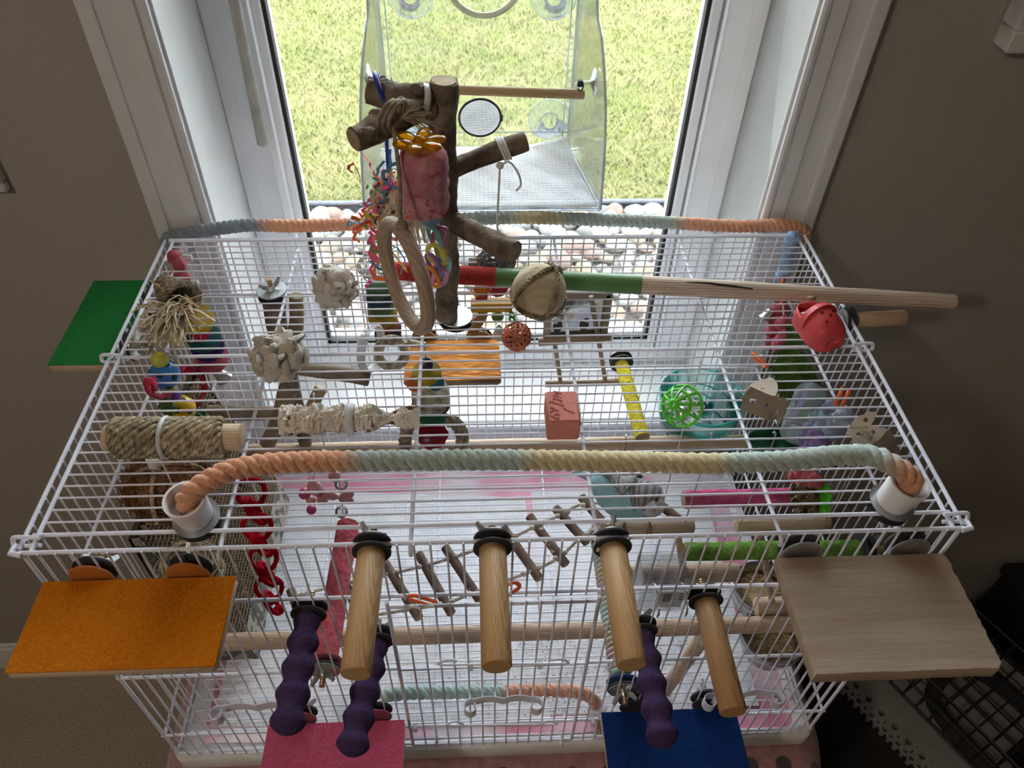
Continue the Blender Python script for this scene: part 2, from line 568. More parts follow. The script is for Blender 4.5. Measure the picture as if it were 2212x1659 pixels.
# grey tilt wand hanging in the recess
a = P(568, 312, y=0.575)
b_ = P(506, 0, y=0.575)
top = a + (b_ - a) * 2.6
wm = MB().lathe([(0.0060, 0), (0.0067, 0.001), (0.0067, (top - a).length - 0.001), (0.0060, (top - a).length)], a, top - a, 20)
tag(wm.build('blind_wand', mat('grey_wand', (0.36, 0.345, 0.31), rough=0.45)), 'grey round blind wand hanging inside the window recess', 'wand')

# picture frames on the wall, only their corners in view
def picture(name, label, corner, w, h, fwid, fm, pm, dep=0.030):
    t = thing(name, label, 'picture', (corner[0], WALL_Y, corner[1]))
    x0, z0 = corner
    x1, z1 = x0 + w, z0 + h
    lo, hi = min(x0, x1), max(x0, x1)
    for q in ((lo, hi, z0, z0 + fwid), (lo, hi, z1 - fwid, z1), (lo, lo + fwid, z0 + fwid, z1 - fwid), (hi - fwid, hi, z0 + fwid, z1 - fwid)):
        bx(MB(), q[0], q[1], WALL_Y - dep, WALL_Y - 0.0005, q[2], q[3], 0.002).build('frame_rail', fm, t)
    bx(MB(), lo + fwid, hi - fwid, WALL_Y - 0.010, WALL_Y - 0.004, z0 + fwid, z1 - fwid).build('backing', pm, t)
c = P(2160, 108, y=WALL_Y - 0.02)
picture('picture_frame', 'white picture frame with a dark centre, corner high on the shaded wall', (c.x, c.z), 0.30, 0.40, 0.022, mat('white_frame', (0.62, 0.58, 0.57), rough=0.5), mat('dark_print', (0.03, 0.028, 0.03), rough=0.5))
c = P(16, 418, y=WALL_Y - 0.012)
picture('picture_frame', 'pale picture frame corner on the warm toned wall beside the window', (c.x, c.z), -0.30, 0.26, 0.012, mat('pale_frame', (0.58, 0.55, 0.55), rough=0.5), mat('warm_print', (0.33, 0.28, 0.25), rough=0.6), 0.012)

# ceiling lamp whose light throws the cage's shadow on the wall (behind the photographer)
t = thing('ceiling_lamp', 'round ceiling lamp with an open brass ring above the room', 'lamp', (LAMP_POS[0], LAMP_POS[1], CEIL_Z))
MB().lathe([(0.06, 0), (0.065, -0.006), (0.05, -0.02), (0.012, -0.022), (0.012, -0.06)], (LAMP_POS[0], LAMP_POS[1], CEIL_Z), (0, 0, 1), 28).build('canopy', BRASS, t)
MB().torus((LAMP_POS[0], LAMP_POS[1], CEIL_Z - 0.055), 0.12, 0.006, (0, 0, 1)).build('ring', BRASS, t)
for k in range(3):
    a = 2 * PI * k / 3
    MB().cyl((LAMP_POS[0] + 0.01 * math.cos(a), LAMP_POS[1] + 0.01 * math.sin(a), CEIL_Z - 0.05), (LAMP_POS[0] + 0.12 * math.cos(a), LAMP_POS[1] + 0.12 * math.sin(a), CEIL_Z - 0.055), 0.004, n=8).build('arm', BRASS, t)
bulb = bpy.data.objects.new('ceiling_bulb', lamp_d)
COL.objects.link(bulb); bulb.location = LAMP_POS

# ================================================================ the garden outside
GZ, LZ = -0.70, -0.655
EDGE_Y = P(1040, 441, z=LZ).y
soil = mat('gravel_soil', (0.20, 0.18, 0.16), rough=1.0, vary=0.3, vscale=60, bump=0.8, bscale=150, bdist=0.006)
gb = struct('ground_gravel_bed', bx(MB(), -6, 6, WALL_Y + TH, EDGE_Y, GZ - 0.05, GZ), soil)
lawn_m = mat('spring_lawn', (0.097, 0.108, 0.027), rough=0.95, spec=0.1, col2=(0.135, 0.12, 0.052), vscale=7, bump=1.0, bscale=90, bdist=0.02, contrast=0.7)
struct('ground_lawn', bx(MB(), -14, 14, EDGE_Y + 0.02, 24, LZ - 0.05, LZ), lawn_m)
edge = MB().tube([(-6, EDGE_Y + 0.005, LZ + 0.004), (6, EDGE_Y + 0.005, LZ + 0.004)], 0.011, 10)
bx(edge, -6, 6, EDGE_Y, EDGE_Y + 0.012, GZ, LZ + 0.004)
struct('trim_9', edge, mat('grey_lawn_edging', (0.055, 0.06, 0.075), rough=0.6))

# river stones
STONE = mat('river_stone', (1, 1, 1), rough=0.75, vary=0.13, vscale=22, speck=(90, 0.63, (0.40, 0.37, 0.33)), bump=0.25, bscale=60)
_snt = STONE.node_tree
_oi = _snt.nodes.new('ShaderNodeObjectInfo')
_cr = _snt.nodes.new('ShaderNodeValToRGB')
_cr.color_ramp.interpolation = 'CONSTANT'
_pal = [(0.0, (0.142, 0.135, 0.125)), (0.16, (0.132, 0.102, 0.069)), (0.30, (0.155, 0.152, 0.145)), (0.45, (0.096, 0.099, 0.100)), (0.57, (0.155, 0.109, 0.063)), (0.68, (0.125, 0.076, 0.056)), (0.78, (0.155, 0.142, 0.115)), (0.92, (0.073, 0.069, 0.066))]
for k, (p_, c_) in enumerate(_pal):
    e = _cr.color_ramp.elements[k] if k < 2 else _cr.color_ramp.elements.new(p_)
    e.position = p_; e.color = (*c_, 1)
_snt.links.new(_oi.outputs['Random'], _cr.inputs['Fac'])
_b = _snt.nodes['Principled BSDF']
_src = _b.inputs['Base Color'].links[0].from_socket
_mx = _snt.nodes.new('ShaderNodeMix'); _mx.data_type = 'RGBA'; _mx.blend_type = 'MULTIPLY'; _mx.inputs['Factor'].default_value = 1
_snt.links.new(_cr.outputs['Color'], _mx.inputs['A']); _snt.links.new(_src, _mx.inputs['B'])
_snt.links.new(_mx.outputs['Result'], _b.inputs['Base Color'])
variants = []
for k in range(8):
    off = Vector((k * 7.3, k * 3.1, 1.7))
    m_ = MB().ball((0, 0, 0), (1.0, 0.78 + 0.03 * (k % 4), 0.55 + 0.05 * (k % 3)), 14, 8, disp=lambda d: 0.22 * noise.noise(d * 1.1 + off))
    variants.append(m_.mesh('stone', (0, 0, 0), 60, STONE))
rng = random.Random(11)
cand = []
y = WALL_Y + TH + 0.03
row = 0
while y < EDGE_Y - 0.02:
    x = -1.15 + (row % 2) * 0.03
    while x < 1.2:
        s = rng.choice([0.028, 0.033, 0.038, 0.043, 0.05])
        px = x + rng.uniform(-0.02, 0.02); py = min(y + rng.uniform(-0.018, 0.018), EDGE_Y - s)
        c = Vector((px, py, GZ + s * 0.42 + rng.uniform(0, 0.018)))
        cand.append((c, s, rng.random() * 6.28, rng.uniform(-0.25, 0.25), rng.randrange(8)))
        x += 0.060
    y += 0.052
    row += 1
def seen(c):
    u, v = pix(c)
    return 655 < u < 1445 and 430 < v < 735
vis = [q for q in cand if seen(q[0])]
vis.sort(key=lambda q: (q[0] - CAM).length / q[1])
rest = MB()
indiv = set(id(q) for q in vis[:300])
for q in cand:
    c, s, a, tlt, k = q
    if id(q) in indiv:
        o = bpy.data.objects.new('stone', variants[k])
        COL.objects.link(o); o.parent = gb
        o.location = c - ORG[gb.name]
        o.scale = (s, s, s); o.rotation_euler = (tlt, tlt * 0.7, a)
    elif -1.0 < c.x < 1.1:
        M = Matrix.Rotation(a, 3, 'Z')
        off = Vector((k * 7.3, k * 3.1, 1.7))
        cc = rng.choice(_pal)[1]
        rest.color(cc).ball(c, (s, s * 0.82, s * 0.6), 8, 5, rot=M, disp=lambda d: 0.2 * noise.noise(d * 1.1 + off))
o = rest.build('stones', mat('river_stone_spread', (1, 1, 1), rough=0.75, vary=0.13, vscale=22, attr=True, speck=(90, 0.63, (0.40, 0.37, 0.33)), bump=0.25, bscale=60), gb)
o['kind'] = 'stuff'

# grass blades: nobody could count them
rs = np.random.RandomState(5)
NB = 130000
bxs = rs.uniform(-2.6, 2.9, NB); bys = EDGE_Y + 0.02 + rs.uniform(0, 1, NB) ** 1.25 * 3.6
hgt = rs.uniform(0.012, 0.034, NB); ang = rs.uniform(0, 2 * PI, NB); lean = rs.uniform(0.3, 1.6, NB); wid = rs.uniform(0.0016, 0.0032, NB)
dx, dy = np.cos(ang), np.sin(ang)
v0 = np.stack([bxs - dy * wid, bys + dx * wid, np.full(NB, LZ)], 1)
v1 = np.stack([bxs + dy * wid, bys - dx * wid, np.full(NB, LZ)], 1)
v2 = np.stack([bxs + dx * hgt * lean, bys + dy * hgt * lean, LZ + hgt], 1)
vv = np.stack([v0, v1, v2], 1).reshape(-1, 3)
me = bpy.data.meshes.new('grass')
me.vertices.add(NB * 3); me.loops.add(NB * 3); me.polygons.add(NB)
me.vertices.foreach_set('co', vv.astype(np.float32).ravel())
me.loops.foreach_set('vertex_index', np.arange(NB * 3, dtype=np.int32))
me.polygons.foreach_set('loop_start', np.arange(0, NB * 3, 3, dtype=np.int32))
me.update()
patch = np.sin(bxs * 5.1 + np.sin(bys * 3.3) * 2) * np.cos(bys * 6.7 + bxs * 2.1) + rs.normal(0, 0.7, NB)
strawness = np.clip(patch * 0.5 + 0.35, 0, 1)[:, None]
gcol = np.array([0.093, 0.110, 0.018]) * (1 - strawness) + np.array([0.178, 0.155, 0.060]) * strawness
gcol = gcol * rs.uniform(0.7, 1.15, (NB, 1))
ca = me.color_attributes.new('Col', 'FLOAT_COLOR', 'POINT')
arr = np.ones((NB * 3, 4), np.float32); arr[:, :3] = np.repeat(gcol, 3, 0)
ca.data.foreach_set('color', arr.ravel())
me.materials.append(mat('grass_blades', (1, 1, 1), rough=0.7, vary=0.05, attr=True))
go = bpy.data.objects.new('grass', me); COL.objects.link(go)
tag(go, 'short patchy green and straw coloured lawn grass outside the window', 'grass', kind='stuff')
# ================================================================ the bird cage
CW, CD, CH = 0.38, 0.428, 0.4276            # half width, depth, height
RZ = CH + 0.0024                            # resting height on top of the roof wires
WR, RR = 0.00095, 0.0019                    # wire and rail radius
cage = thing('bird_cage', 'large white wire bird cage standing in front of the window', 'bird cage', (0, CD / 2, -0.02))
def rail(mb, a, b, r=RR, n=8):
    return mb.tube([a, b], r, n)
def wires(panel, L, pts, axis):
    """identical wires of length L along axis ('x','y','z') at the given world centres, sub-parts of a panel"""
    d = {'x': V(1, 0, 0), 'y': V(0, 1, 0), 'z': V(0, 0, 1)}[axis]
    me = MB().tube([-d * L / 2, d * L / 2], WR, 6).mesh('wire', (0, 0, 0), 60, WHITE_WIRE)
    for p in pts:
        o = bpy.data.objects.new('wire', me)
        COL.objects.link(o); o.parent = panel
        o.location = Vector(p) - ORG[panel.name]
HZ = [0.0, 0.053, 0.202, 0.345]             # horizontal rails of the side walls
# front
DX0, DX1, DZ1 = P(838, 1296, y=0).x, P(1292, 1286, y=0).x, 0.345
f = MB()
for z in HZ + [CH]:
    rail(f, (-CW - 0.003, 0, z), (CW + 0.003, 0, z))
for x in (-CW, CW):
    rail(f, (x, 0, -0.002), (x, 0, CH))
fp = f.build('front_panel', WHITE_WIRE, cage)
NX = 57
xs = [-CW + 2 * CW * i / NX for i in range(1, NX)]
wires(fp, CH + 0.004, [(x, -0.0028, CH / 2) for x in xs if not (DX0 < x < DX1)], 'z')
wires(fp, CH - DZ1 + 0.004, [(x, -0.0028, (CH + DZ1) / 2) for x in xs if DX0 < x < DX1], 'z')
# big middle door of the front, with wire pulls and a scroll
d = MB()
DB = 0.012
for x in (DX0, DX1):
    rail(d, (x, -0.006, DB), (x, -0.006, DZ1))
for z in (DB, 0.030, DZ1 - 0.008, 0.212):
    rail(d, (DX0, -0.006, z), (DX1, -0.006, z), 0.0017)
door = d.build('door', WHITE_WIRE, cage)
wires(door, DZ1 - DB, [(x, -0.0085, (DZ1 + DB) / 2) for x in xs if DX0 + 0.004 < x < DX1 - 0.004], 'z')
def pull(v, u0, u1, open_ends):
    a, b = P(u0, v, y=-0.012), P(u1, v - (u1 - u0) * 0.012, y=-0.012)
    h = 0.010
    if open_ends:
        pts = [a + V(0.016, 0, h * 0.8), a + V(0.008, 0, h), a + V(0, 0, h * 0.5), a + V(0.004, 0, 0), (a + b) / 2, b + V(-0.004, 0, 0), b + V(0, 0, h * 0.5), b + V(-0.008, 0, h), b + V(-0.016, 0, h * 0.8)]
    else:
        pts = [a + V(0.018, 0, 0.001), a + V(0.010, 0, h), a + V(0.002, 0, h * 0.5), a + V(0.005, 0, 0), (a + b) / 2, b + V(-0.005, 0, 0), b + V(-0.002, 0, h * 0.5), b + V(-0.010, 0, h), b + V(-0.018, 0, 0.001)]
    MB().tube(catmull(pts, 6), 0.0014, 8).build('wire_pull', WHITE_WIRE, door)
pull(1436, 952, 1223, True)
pull(1567, 966, 1202, False)
def scroll(parent, u, v, half, flip=1):
    """flat strip with a rolled end on both sides, clamped to the bars"""
    c = P(u, v, y=-0.012)
    pts = []
    for i in range(15):                      # outer roll
        a = PI * 0.5 + i / 14 * 1.75 * PI
        r = 0.0078 - i / 14 * 0.003
        pts.append(V(-half + r * math.cos(a), -0.004 - 0.006 + r * math.sin(a), 0))
    pts = list(reversed(pts))
    body = [V(-half + t * half, -0.004 + 0.0035 * math.sin(t * PI), -0.001 + 0.003 * t) for t in (0.15, 0.35, 0.6, 0.8, 1.0)]
    left = pts + body
    right = [V(-p.x, p.y, p.z) for p in reversed(left[:-1])]
    path = [c + p for p in left + right]
    return MB().ribbon(path, (0, 0, 1), 0.0145, 0.0008).build('scroll', WHITE_WIRE, parent)
scroll(door, 1087, 1508, 0.034)
scroll(fp, 556, 1523, 0.038)
scroll(fp, 1600, 1496, 0.036)
# small hinge clips
for u, v in ((897, 1572), (1280, 1560), (1016, 1437), (1167, 1434)):
    MB().box(P(u, v, y=-0.008), (0.005, 0.008, 0.010), bevel=0.001).build('hinge_clip', ZIP, door)
for u, v in ((943, 1600), (1213, 1596)):
    p = P(u, v, y=-0.007)
    MB().tube(catmull([p + V(0, 0.006, 0.008), p + V(0, -0.004, 0.006), p + V(0, -0.005, -0.006), p + V(0, 0.002, -0.010)], 4), 0.0014, 6).build('tray_hook', WHITE_WIRE, door)
# back
f = MB()
for z in HZ + [CH]:
    rail(f, (-CW, CD, z), (CW, CD, z))
for x in (-CW, CW):
    rail(f, (x, CD, 0), (x, CD, CH))
bp_ = f.build('back_panel', WHITE_WIRE, cage)
wires(bp_, CH, [(x, CD + 0.0028, CH / 2) for x in xs], 'z')
# sides
NY = 32
ys = [CD * i / NY for i in range(1, NY)]
for s in (-1, 1):
    f = MB()
    for z in HZ:
        rail(f, (s * CW, 0, z), (s * CW, CD, z))
    rail(f, (s * (CW + 0.0045), 0.004, CH - 0.001), (s * (CW + 0.0045), CD, CH - 0.001))
    rail(f, (s * CW, CD, 0), (s * CW, CD, CH))
    sp = f.build('side_panel', WHITE_WIRE, cage)
    wires(sp, CH, [(s * (CW + 0.0022), y, CH / 2 - 0.001) for y in ys], 'z')
# roof
IN = CW - 0.006
RY0 = 0.0165
f = MB()
for x in (-IN, IN):
    rail(f, (x, -0.001, CH), (x, CD - 0.002, CH))
for y in (RY0, (RY0 + CD) / 2 + 0.003, CD - 0.002):
    rail(f, (-IN - 0.004, y, CH), (IN + 0.004, y, CH), 0.0018)
for k in range(1, 5):
    x = -CW + 2 * CW * k / 5
    rail(f, (x, -0.004, CH - 0.003), (x, CD, CH - 0.003), 0.0018)
    f.tube(catmull([(x, 0.002, CH - 0.003), (x, -0.003, CH - 0.003), (x, -0.0058, CH - 0.006), (x, -0.0052, CH - 0.010)], 4), 0.0018, 8)
rp_ = f.build('roof_panel', WHITE_WIRE, cage)
YM = (RY0 + CD) / 2 + 0.003
ry = [RY0 + (YM - RY0) * i / 17 for i in range(1, 17)] + [YM + (CD - 0.002 - YM) * i / 17 for i in range(1, 17)]
wires(rp_, 2 * IN, [(0, y, CH - 0.0003) for y in ry], 'x')
# corner and mid clips
for s in (-1, 1):
    for y in (0.012, YM):
        x0, x1 = s * (IN - 0.004), s * (CW + 0.012)
        pth = [V(x0, y, CH + 0.003), V(x1 - s * 0.003, y + 0.001, CH + 0.003), V(x1, y, CH), V(x1 - s * 0.003, y - 0.003, CH - 0.003), V(x0, y - 0.003, CH - 0.003)]
        MB().tube(catmull(pth, 5), 0.0018, 8).build('roof_clip', WHITE_WIRE, cage)
    # knob where the corner posts end
    MB().tube([V(s * CW, -0.002, CH), V(s * (CW + 0.008), -0.001, CH + 0.0015), V(s * (CW + 0.0075), 0.006, CH + 0.001)], 0.0026, 8).build('corner_hook', WHITE_WIRE, cage)
# floor grate
GZf = 0.014
f = MB()
gx = CW - 0.014
for y in (0.018, CD - 0.016):
    rail(f, (-gx, y, GZf), (gx, y, GZf), 0.0017)
for x in (-gx, gx, -0.235, -0.079, 0.079, 0.235):
    rail(f, (x, 0.018, GZf - 0.002), (x, CD - 0.016, GZf - 0.002), 0.0015)
gp = f.build('floor_grate', WHITE_WIRE, cage)
wires(gp, 2 * gx, [(0, 0.018 + (CD - 0.034) * i / 31, GZf) for i in range(1, 31)], 'x')
# white plastic tray with a raised rim
TZ = -0.014
TRAY = mat('white_tray_plastic', (0.80, 0.78, 0.76), rough=0.45, vary=0.04)
t = MB()
def rrect(hx, y0, y1, r, n=5):
    out = []
    for cx_, cy_, a0 in ((hx - r, y1 - r, 0), (-hx + r, y1 - r, 90), (-hx + r, y0 + r, 180), (hx - r, y0 + r, 270)):
        for k in range(n + 1):
            a = R(a0 + 90 * k / n)
            out.append((cx_ + r * math.cos(a), cy_ + r * math.sin(a)))
    return out
rings = []
for hx, o, z in ((CW - 0.004, 0.004, -0.034), (CW + 0.0015, -0.0055, -0.034), (CW + 0.004, -0.009, -0.026), (CW + 0.004, -0.009, -0.005), (CW + 0.002, -0.007, -0.0025), (CW - 0.003, -0.002, -0.0025), (CW - 0.006, 0.001, -0.006), (CW - 0.014, 0.009, TZ)):
    rings.append([(x, y, z) for x, y in rrect(hx, o, CD - o, 0.012)])
n_ = len(rings[0])
vs = [p for r_ in rings for p in r_]
fs = [tuple(reversed(range(n_))), tuple(range((len(rings) - 1) * n_, len(rings) * n_))]
for i in range(len(rings) - 1):
    for k in range(n_):
        l = (k + 1) % n_
        fs.append((i * n_ + k, i * n_ + l, (i + 1) * n_ + l, (i + 1) * n_ + k))
t.add(vs, fs).build('tray', TRAY, cage)

# liners on the tray
def sheet(name, m, poly_px, z, label, cat, amp=0.0015, nx=40, ny=24, thick=0.0006, seed=0):
    """a thin wavy sheet: bilinear patch over four photo corners laid on the tray"""
    c = [P(u, v, z=z) for u, v in poly_px]
    mb = MB()
    vs = []
    for side in (0, 1):
        for j in range(ny + 1):
            for i in range(nx + 1):
                s, t_ = i / nx, j / ny
                p = c[0].lerp(c[1], s).lerp(c[3].lerp(c[2], s), t_)
                w = amp * (0.5 + noise.noise(Vector((p.x * 9, p.y * 9, seed)))) + amp * 0.4 * noise.noise(Vector((p.x * 30, p.y * 30, seed)))
                vs.append((p.x + 0.004 * noise.noise(Vector((p.y * 12, seed, 1))), p.y + 0.004 * noise.noise(Vector((p.x * 12, seed, 4))), z + max(0, w) - (thick if side else 0)))
    k = (nx + 1) * (ny + 1)
    fs = []
    for j in range(ny):
        for i in range(nx):
            a = j * (nx + 1) + i
            fs.append((a, a + 1, a + nx + 2, a + nx + 1))
            fs.append((k + a, k + a + nx + 1, k + a + nx + 2, k + a + 1))
    bd = [i for i in range(nx + 1)] + [j * (nx + 1) + nx for j in range(1, ny + 1)] + [ny * (nx + 1) + i for i in range(nx - 1, -1, -1)] + [j * (nx + 1) for j in range(ny - 1, 0, -1)]
    for a, b in zip(bd, bd[1:] + bd[:1]):
        fs.append((b, a, k + a, k + b))
    return tag(mb.add(vs, fs).build(name, m), label, cat)
PADPINK = mat('pink_pad_print', (0.90, 0.33, 0.47), rough=0.6, col2=(0.93, 0.80, 0.84), vscale=5, contrast=0.95)
sheet('tray_liner', PADPINK, [P_ for P_ in ((562, 1018), (1545, 1000), (1724, 1575), (440, 1605))], TZ + 0.0012, 'pink and white patterned liner pad lying on the cage tray', 'liner', 0.0006)
PAPER = mat('quilted_paper_towel', (0.86, 0.86, 0.88), rough=0.95, spec=0.05, vary=0.03, vscale=15, speck=(110, 0.735, (0.42, 0.33, 0.24)))
_n, _l = PAPER.node_tree.nodes, PAPER.node_tree.links
_tc = [x for x in _n if x.type == 'TEX_COORD'][0]
_vo = _n.new('ShaderNodeTexVoronoi'); _vo.inputs['Scale'].default_value = 190; _vo.inputs['Randomness'].default_value = 0.1
_w1 = _n.new('ShaderNodeTexWave'); _w1.inputs['Scale'].default_value = 14; _w1.bands_direction = 'DIAGONAL'; _w1.wave_profile = 'TRI'
_ad = _n.new('ShaderNodeMath'); _ad.operation = 'ADD'
_bp = _n.new('ShaderNodeBump'); _bp.inputs['Strength'].default_value = 0.55; _bp.inputs['Distance'].default_value = 0.0018
_l.new(_tc.outputs['Object'], _vo.inputs['Vector']); _l.new(_tc.outputs['Object'], _w1.inputs['Vector'])
_l.new(_vo.outputs['Distance'], _ad.inputs[0]); _l.new(_w1.outputs['Fac'], _ad.inputs[1])
_l.new(_ad.outputs[0], _bp.inputs['Height']); _l.new(_bp.outputs['Normal'], _n['Principled BSDF'].inputs['Normal'])
sheet('paper_towel', PAPER, [(590, 1058), (1135, 1075), (1190, 1560), (455, 1570)], TZ + 0.0040, 'white quilted paper towel on the tray below the rope ladder', 'paper towel', 0.0012, seed=3)
sheet('paper_towel', PAPER, [(1150, 1062), (1520, 1055), (1640, 1525), (1180, 1545)], TZ + 0.0042, 'white quilted paper towel strewn with seed husks below the food bowls', 'paper towel', 0.0012, seed=8)
# seed husks on the towel: nobody could count them
hk = MB()
rg = random.Random(4)
for k in range(420):
    u = rg.gauss(1330, 150); v = rg.uniform(1340, 1560)
    if not 860 < u < 1620: continue
    p = P(u, v, z=TZ + 0.0066)
    hk.color(rg.choice([(0.35, 0.24, 0.13), (0.5, 0.38, 0.22), (0.25, 0.17, 0.1)])).ball(p, (0.0012, 0.0009, 0.0006), 5, 4, rot=Matrix.Rotation(rg.random() * 6, 3, 'Z'))
tag(hk.build('seed_husks', COLORED), 'brown seed husks scattered over the paper towel', 'seed husks', kind='stuff')

# ================================================================ stand, fleece and the things on the floor
STZ = -0.037
st = thing('cage_stand', 'low dark wooden stand carrying the bird cage', 'stand', (0, 0.2, FLOOR_Z))
dk = mat('dark_stand_wood', (0.06, 0.035, 0.03), rough=0.6)
bx(MB(), -0.36, 0.36, 0.03, 0.44, STZ - 0.03, STZ - 0.006, 0.003).build('top', dk, st)
for x in (-0.33, 0.33):
    for y in (0.06, 0.41):
        bx(MB(), x - 0.02, x + 0.02, y - 0.02, y + 0.02, FLOOR_Z, STZ - 0.03, 0.002).build('leg', dk, st)
# fleece draped over the stand: top sheet with a rolling front hang
FLE = mat('pink_fleece', (0.50, 0.27, 0.28), rough=1.0, spec=0.05, vary=0.12, vscale=90, bump=0.7, bscale=350, bdist=0.003, sheen=0.5)
_n, _l = FLE.node_tree.nodes, FLE.node_tree.links
_tc = [x for x in _n if x.type == 'TEX_COORD'][0]
_vo = _n.new('ShaderNodeTexVoronoi'); _vo.inputs['Scale'].default_value = 23; _vo.inputs['Randomness'].default_value = 0.12; _vo.voronoi_dimensions = '2D'
_l.new(_tc.outputs['Object'], _vo.inputs['Vector'])
_mr = _n.new('ShaderNodeMapRange'); _mr.inputs['From Min'].default_value = 0.20; _mr.inputs['From Max'].default_value = 0.25; _mr.inputs['To Min'].default_value = 1; _mr.inputs['To Max'].default_value = 0
_l.new(_vo.outputs['Distance'], _mr.inputs['Value'])
_pb = _n['Principled BSDF']; _s = _pb.inputs['Base Color'].links[0].from_socket
_mm = _n.new('ShaderNodeMix'); _mm.data_type = 'RGBA'; _l.new(_mr.outputs['Result'], _mm.inputs['Factor']); _l.new(_s, _mm.inputs['A']); _mm.inputs['B'].default_value = (0.10, 0.09, 0.085, 1)
_l.new(_mm.outputs['Result'], _pb.inputs['Base Color'])
fl = MB()
prof = [(0.45, 0.0), (0.10, 0.0), (-0.02, 0.0005), (-0.045, -0.003), (-0.062, -0.014), (-0.070, -0.04), (-0.072, -0.09), (-0.068, -0.14), (-0.060, -0.20)]
nx = 60
vs, fs = [], []
for i in range(nx + 1):
    s = i / nx * 2 - 1
    x = s * 0.425
    shrink = max(0, abs(s) - 0.86) / 0.14
    for k, (yy, zz) in enumerate(prof):
        wob = 0.006 * math.sin(x * 21 + 1) + 0.004 * math.sin(x * 47)
        y = yy + (wob if yy < -0.03 else 0) + (shrink ** 2) * (0.06 if yy < 0.05 else 0)
        z = STZ - 0.001 + zz - (shrink ** 2.2) * 0.05
        vs.append((x, y, z))
m_ = len(prof)
for i in range(nx):
    for k in range(m_ - 1):
        fs.append((i * m_ + k, i * m_ + k + 1, (i + 1) * m_ + k + 1, (i + 1) * m_ + k))
fo = fl.add(vs, fs).build('fleece_blanket', FLE)
sm = fo.modifiers.new('thickness', 'SOLIDIFY'); sm.thickness = 0.004; sm.offset = -1
tag(fo, 'pink fleece blanket with dark polka dots under the cage tray', 'blanket')

# dark red blanket heaped beside the stand
ZB = -0.55
mb = MB()
vs, fs = [], []
nx, ny = 26, 26
for j in range(ny + 1):
    for i in range(nx + 1):
        u_, v_ = i / nx, j / ny
        y = -0.30 + 0.55 * v_
        x = 0.39 + (0.17 + max(0, 0.25 - y) * 0.45) * u_
        e = min(u_, 1 - u_, v_, 1 - v_) * 6
        z = FLOOR_Z + (ZB - FLOOR_Z) * min(1, e) ** 0.5 + 0.02 * noise.noise(V(x * 9, y * 9, 0)) * min(1, e)
        vs.append((x, y, max(z, FLOOR_Z)))
for j in range(ny):
    for i in range(nx):
        a = j * (nx + 1) + i
        fs.append((a, a + 1, a + nx + 2, a + nx + 1))
fs.append(tuple(reversed([i for i in range(nx + 1)] + [j * (nx + 1) + nx for j in range(1, ny + 1)] + [ny * (nx + 1) + i for i in range(nx - 1, -1, -1)] + [j * (nx + 1) for j in range(ny - 1, 0, -1)])))
tag(mb.add(vs, fs).build('folded_blanket', mat('maroon_fleece', (0.075, 0.016, 0.020), rough=1.0, vary=0.3, vscale=80, bump=0.6, bscale=200)), 'dark maroon blanket heaped on the floor beside the cage stand', 'blanket')

# grey plastic bin with rows of round holes along its lid, running away from the cage
def holed_strip(mb, O, X, Y, cells, w, h, rfun, n=16, depth=0.02):
    """row of cells, each a w x h rectangle around a round hole of radius rfun(i)"""
    for i in range(cells):
        c = O + X * (w * (i + 0.5)) + Y * (h * 0.5)
        r = rfun(i)
        Z = X.cross(Y).normalized()
        outer, inner = [], []
        for k in range(n):
            a = 2 * PI * (k + 0.5) / n
            ca, sa_ = math.cos(a), math.sin(a)
            m = min((w / 2) / abs(ca) if abs(ca) > 1e-6 else 9, (h / 2) / abs(sa_) if abs(sa_) > 1e-6 else 9)
            outer.append(c + X * (ca * m) + Y * (sa_ * m))
            inner.append(c + X * (ca * r) + Y * (sa_ * r))
        low = [p - Z * depth for p in inner]
        vs = outer + inner + low
        fs = []
        for k in range(n):
            l = (k + 1) % n
            fs.append((k, l, n + l, n + k))
            fs.append((n + k, n + l, 2 * n + l, 2 * n + k))
        mb.add(vs, fs)
BZ = -0.40
NC = 10
b0, b1 = P(1842, 1487, z=BZ), P(1985, 1640, z=BZ)
bX = (b1 - b0).normalized()
bY = V(-bX.y, bX.x, 0)                       # to the right, away from the cage
if bY.x < 0: bY = -bY
cell = (b1 - b0).length / 5.0
start = b0 - bX * cell * 2.5
GREY = mat('grey_bin_plastic', (0.30, 0.285, 0.27), rough=0.6, vary=0.06)
bin_ = thing('storage_bin', 'grey plastic bin with rows of round holes under the black wire crate', 'bin', (start.x, start.y, FLOOR_Z))
mb = MB()
W3 = cell * 0.62
flip = bX.cross(bY).z < 0
XX, O_ = (bX, start) if not flip else (-bX, start + bX * cell * NC)
holed_strip(mb, O_ - bY * W3 * 1.0, XX, bY, NC * 2, cell / 2, W3, lambda i: (0.0034 if i % 2 else 0.0046))
holed_strip(mb, O_ - bY * W3 * 0.0, XX, bY, NC, cell, W3, lambda i: 0.0058)
mb.build('holed_rim', GREY, bin_)
up_ = V(0, 0, 1)
L14 = cell * NC
mb = MB()
e0, e1 = start + bY * W3, start + bX * L14 + bY * W3
wd = 0.27
mb.hexa([e0 - up_ * 0.012, e1 - up_ * 0.012, e1 + bY * wd - up_ * 0.012, e0 + bY * wd - up_ * 0.012] if not flip else [e0 - up_ * 0.012, e0 + bY * wd - up_ * 0.012, e1 + bY * wd - up_ * 0.012, e1 - up_ * 0.012],
        [e0, e1, e1 + bY * wd, e0 + bY * wd] if not flip else [e0, e0 + bY * wd, e1 + bY * wd, e1])
mb.build('lid', GREY, bin_)
mb = MB()
i0, i1 = start - bY * W3 * 0.9, start + bX * L14 - bY * W3 * 0.9
dn = V(0, 0, BZ - FLOOR_Z - 0.02)
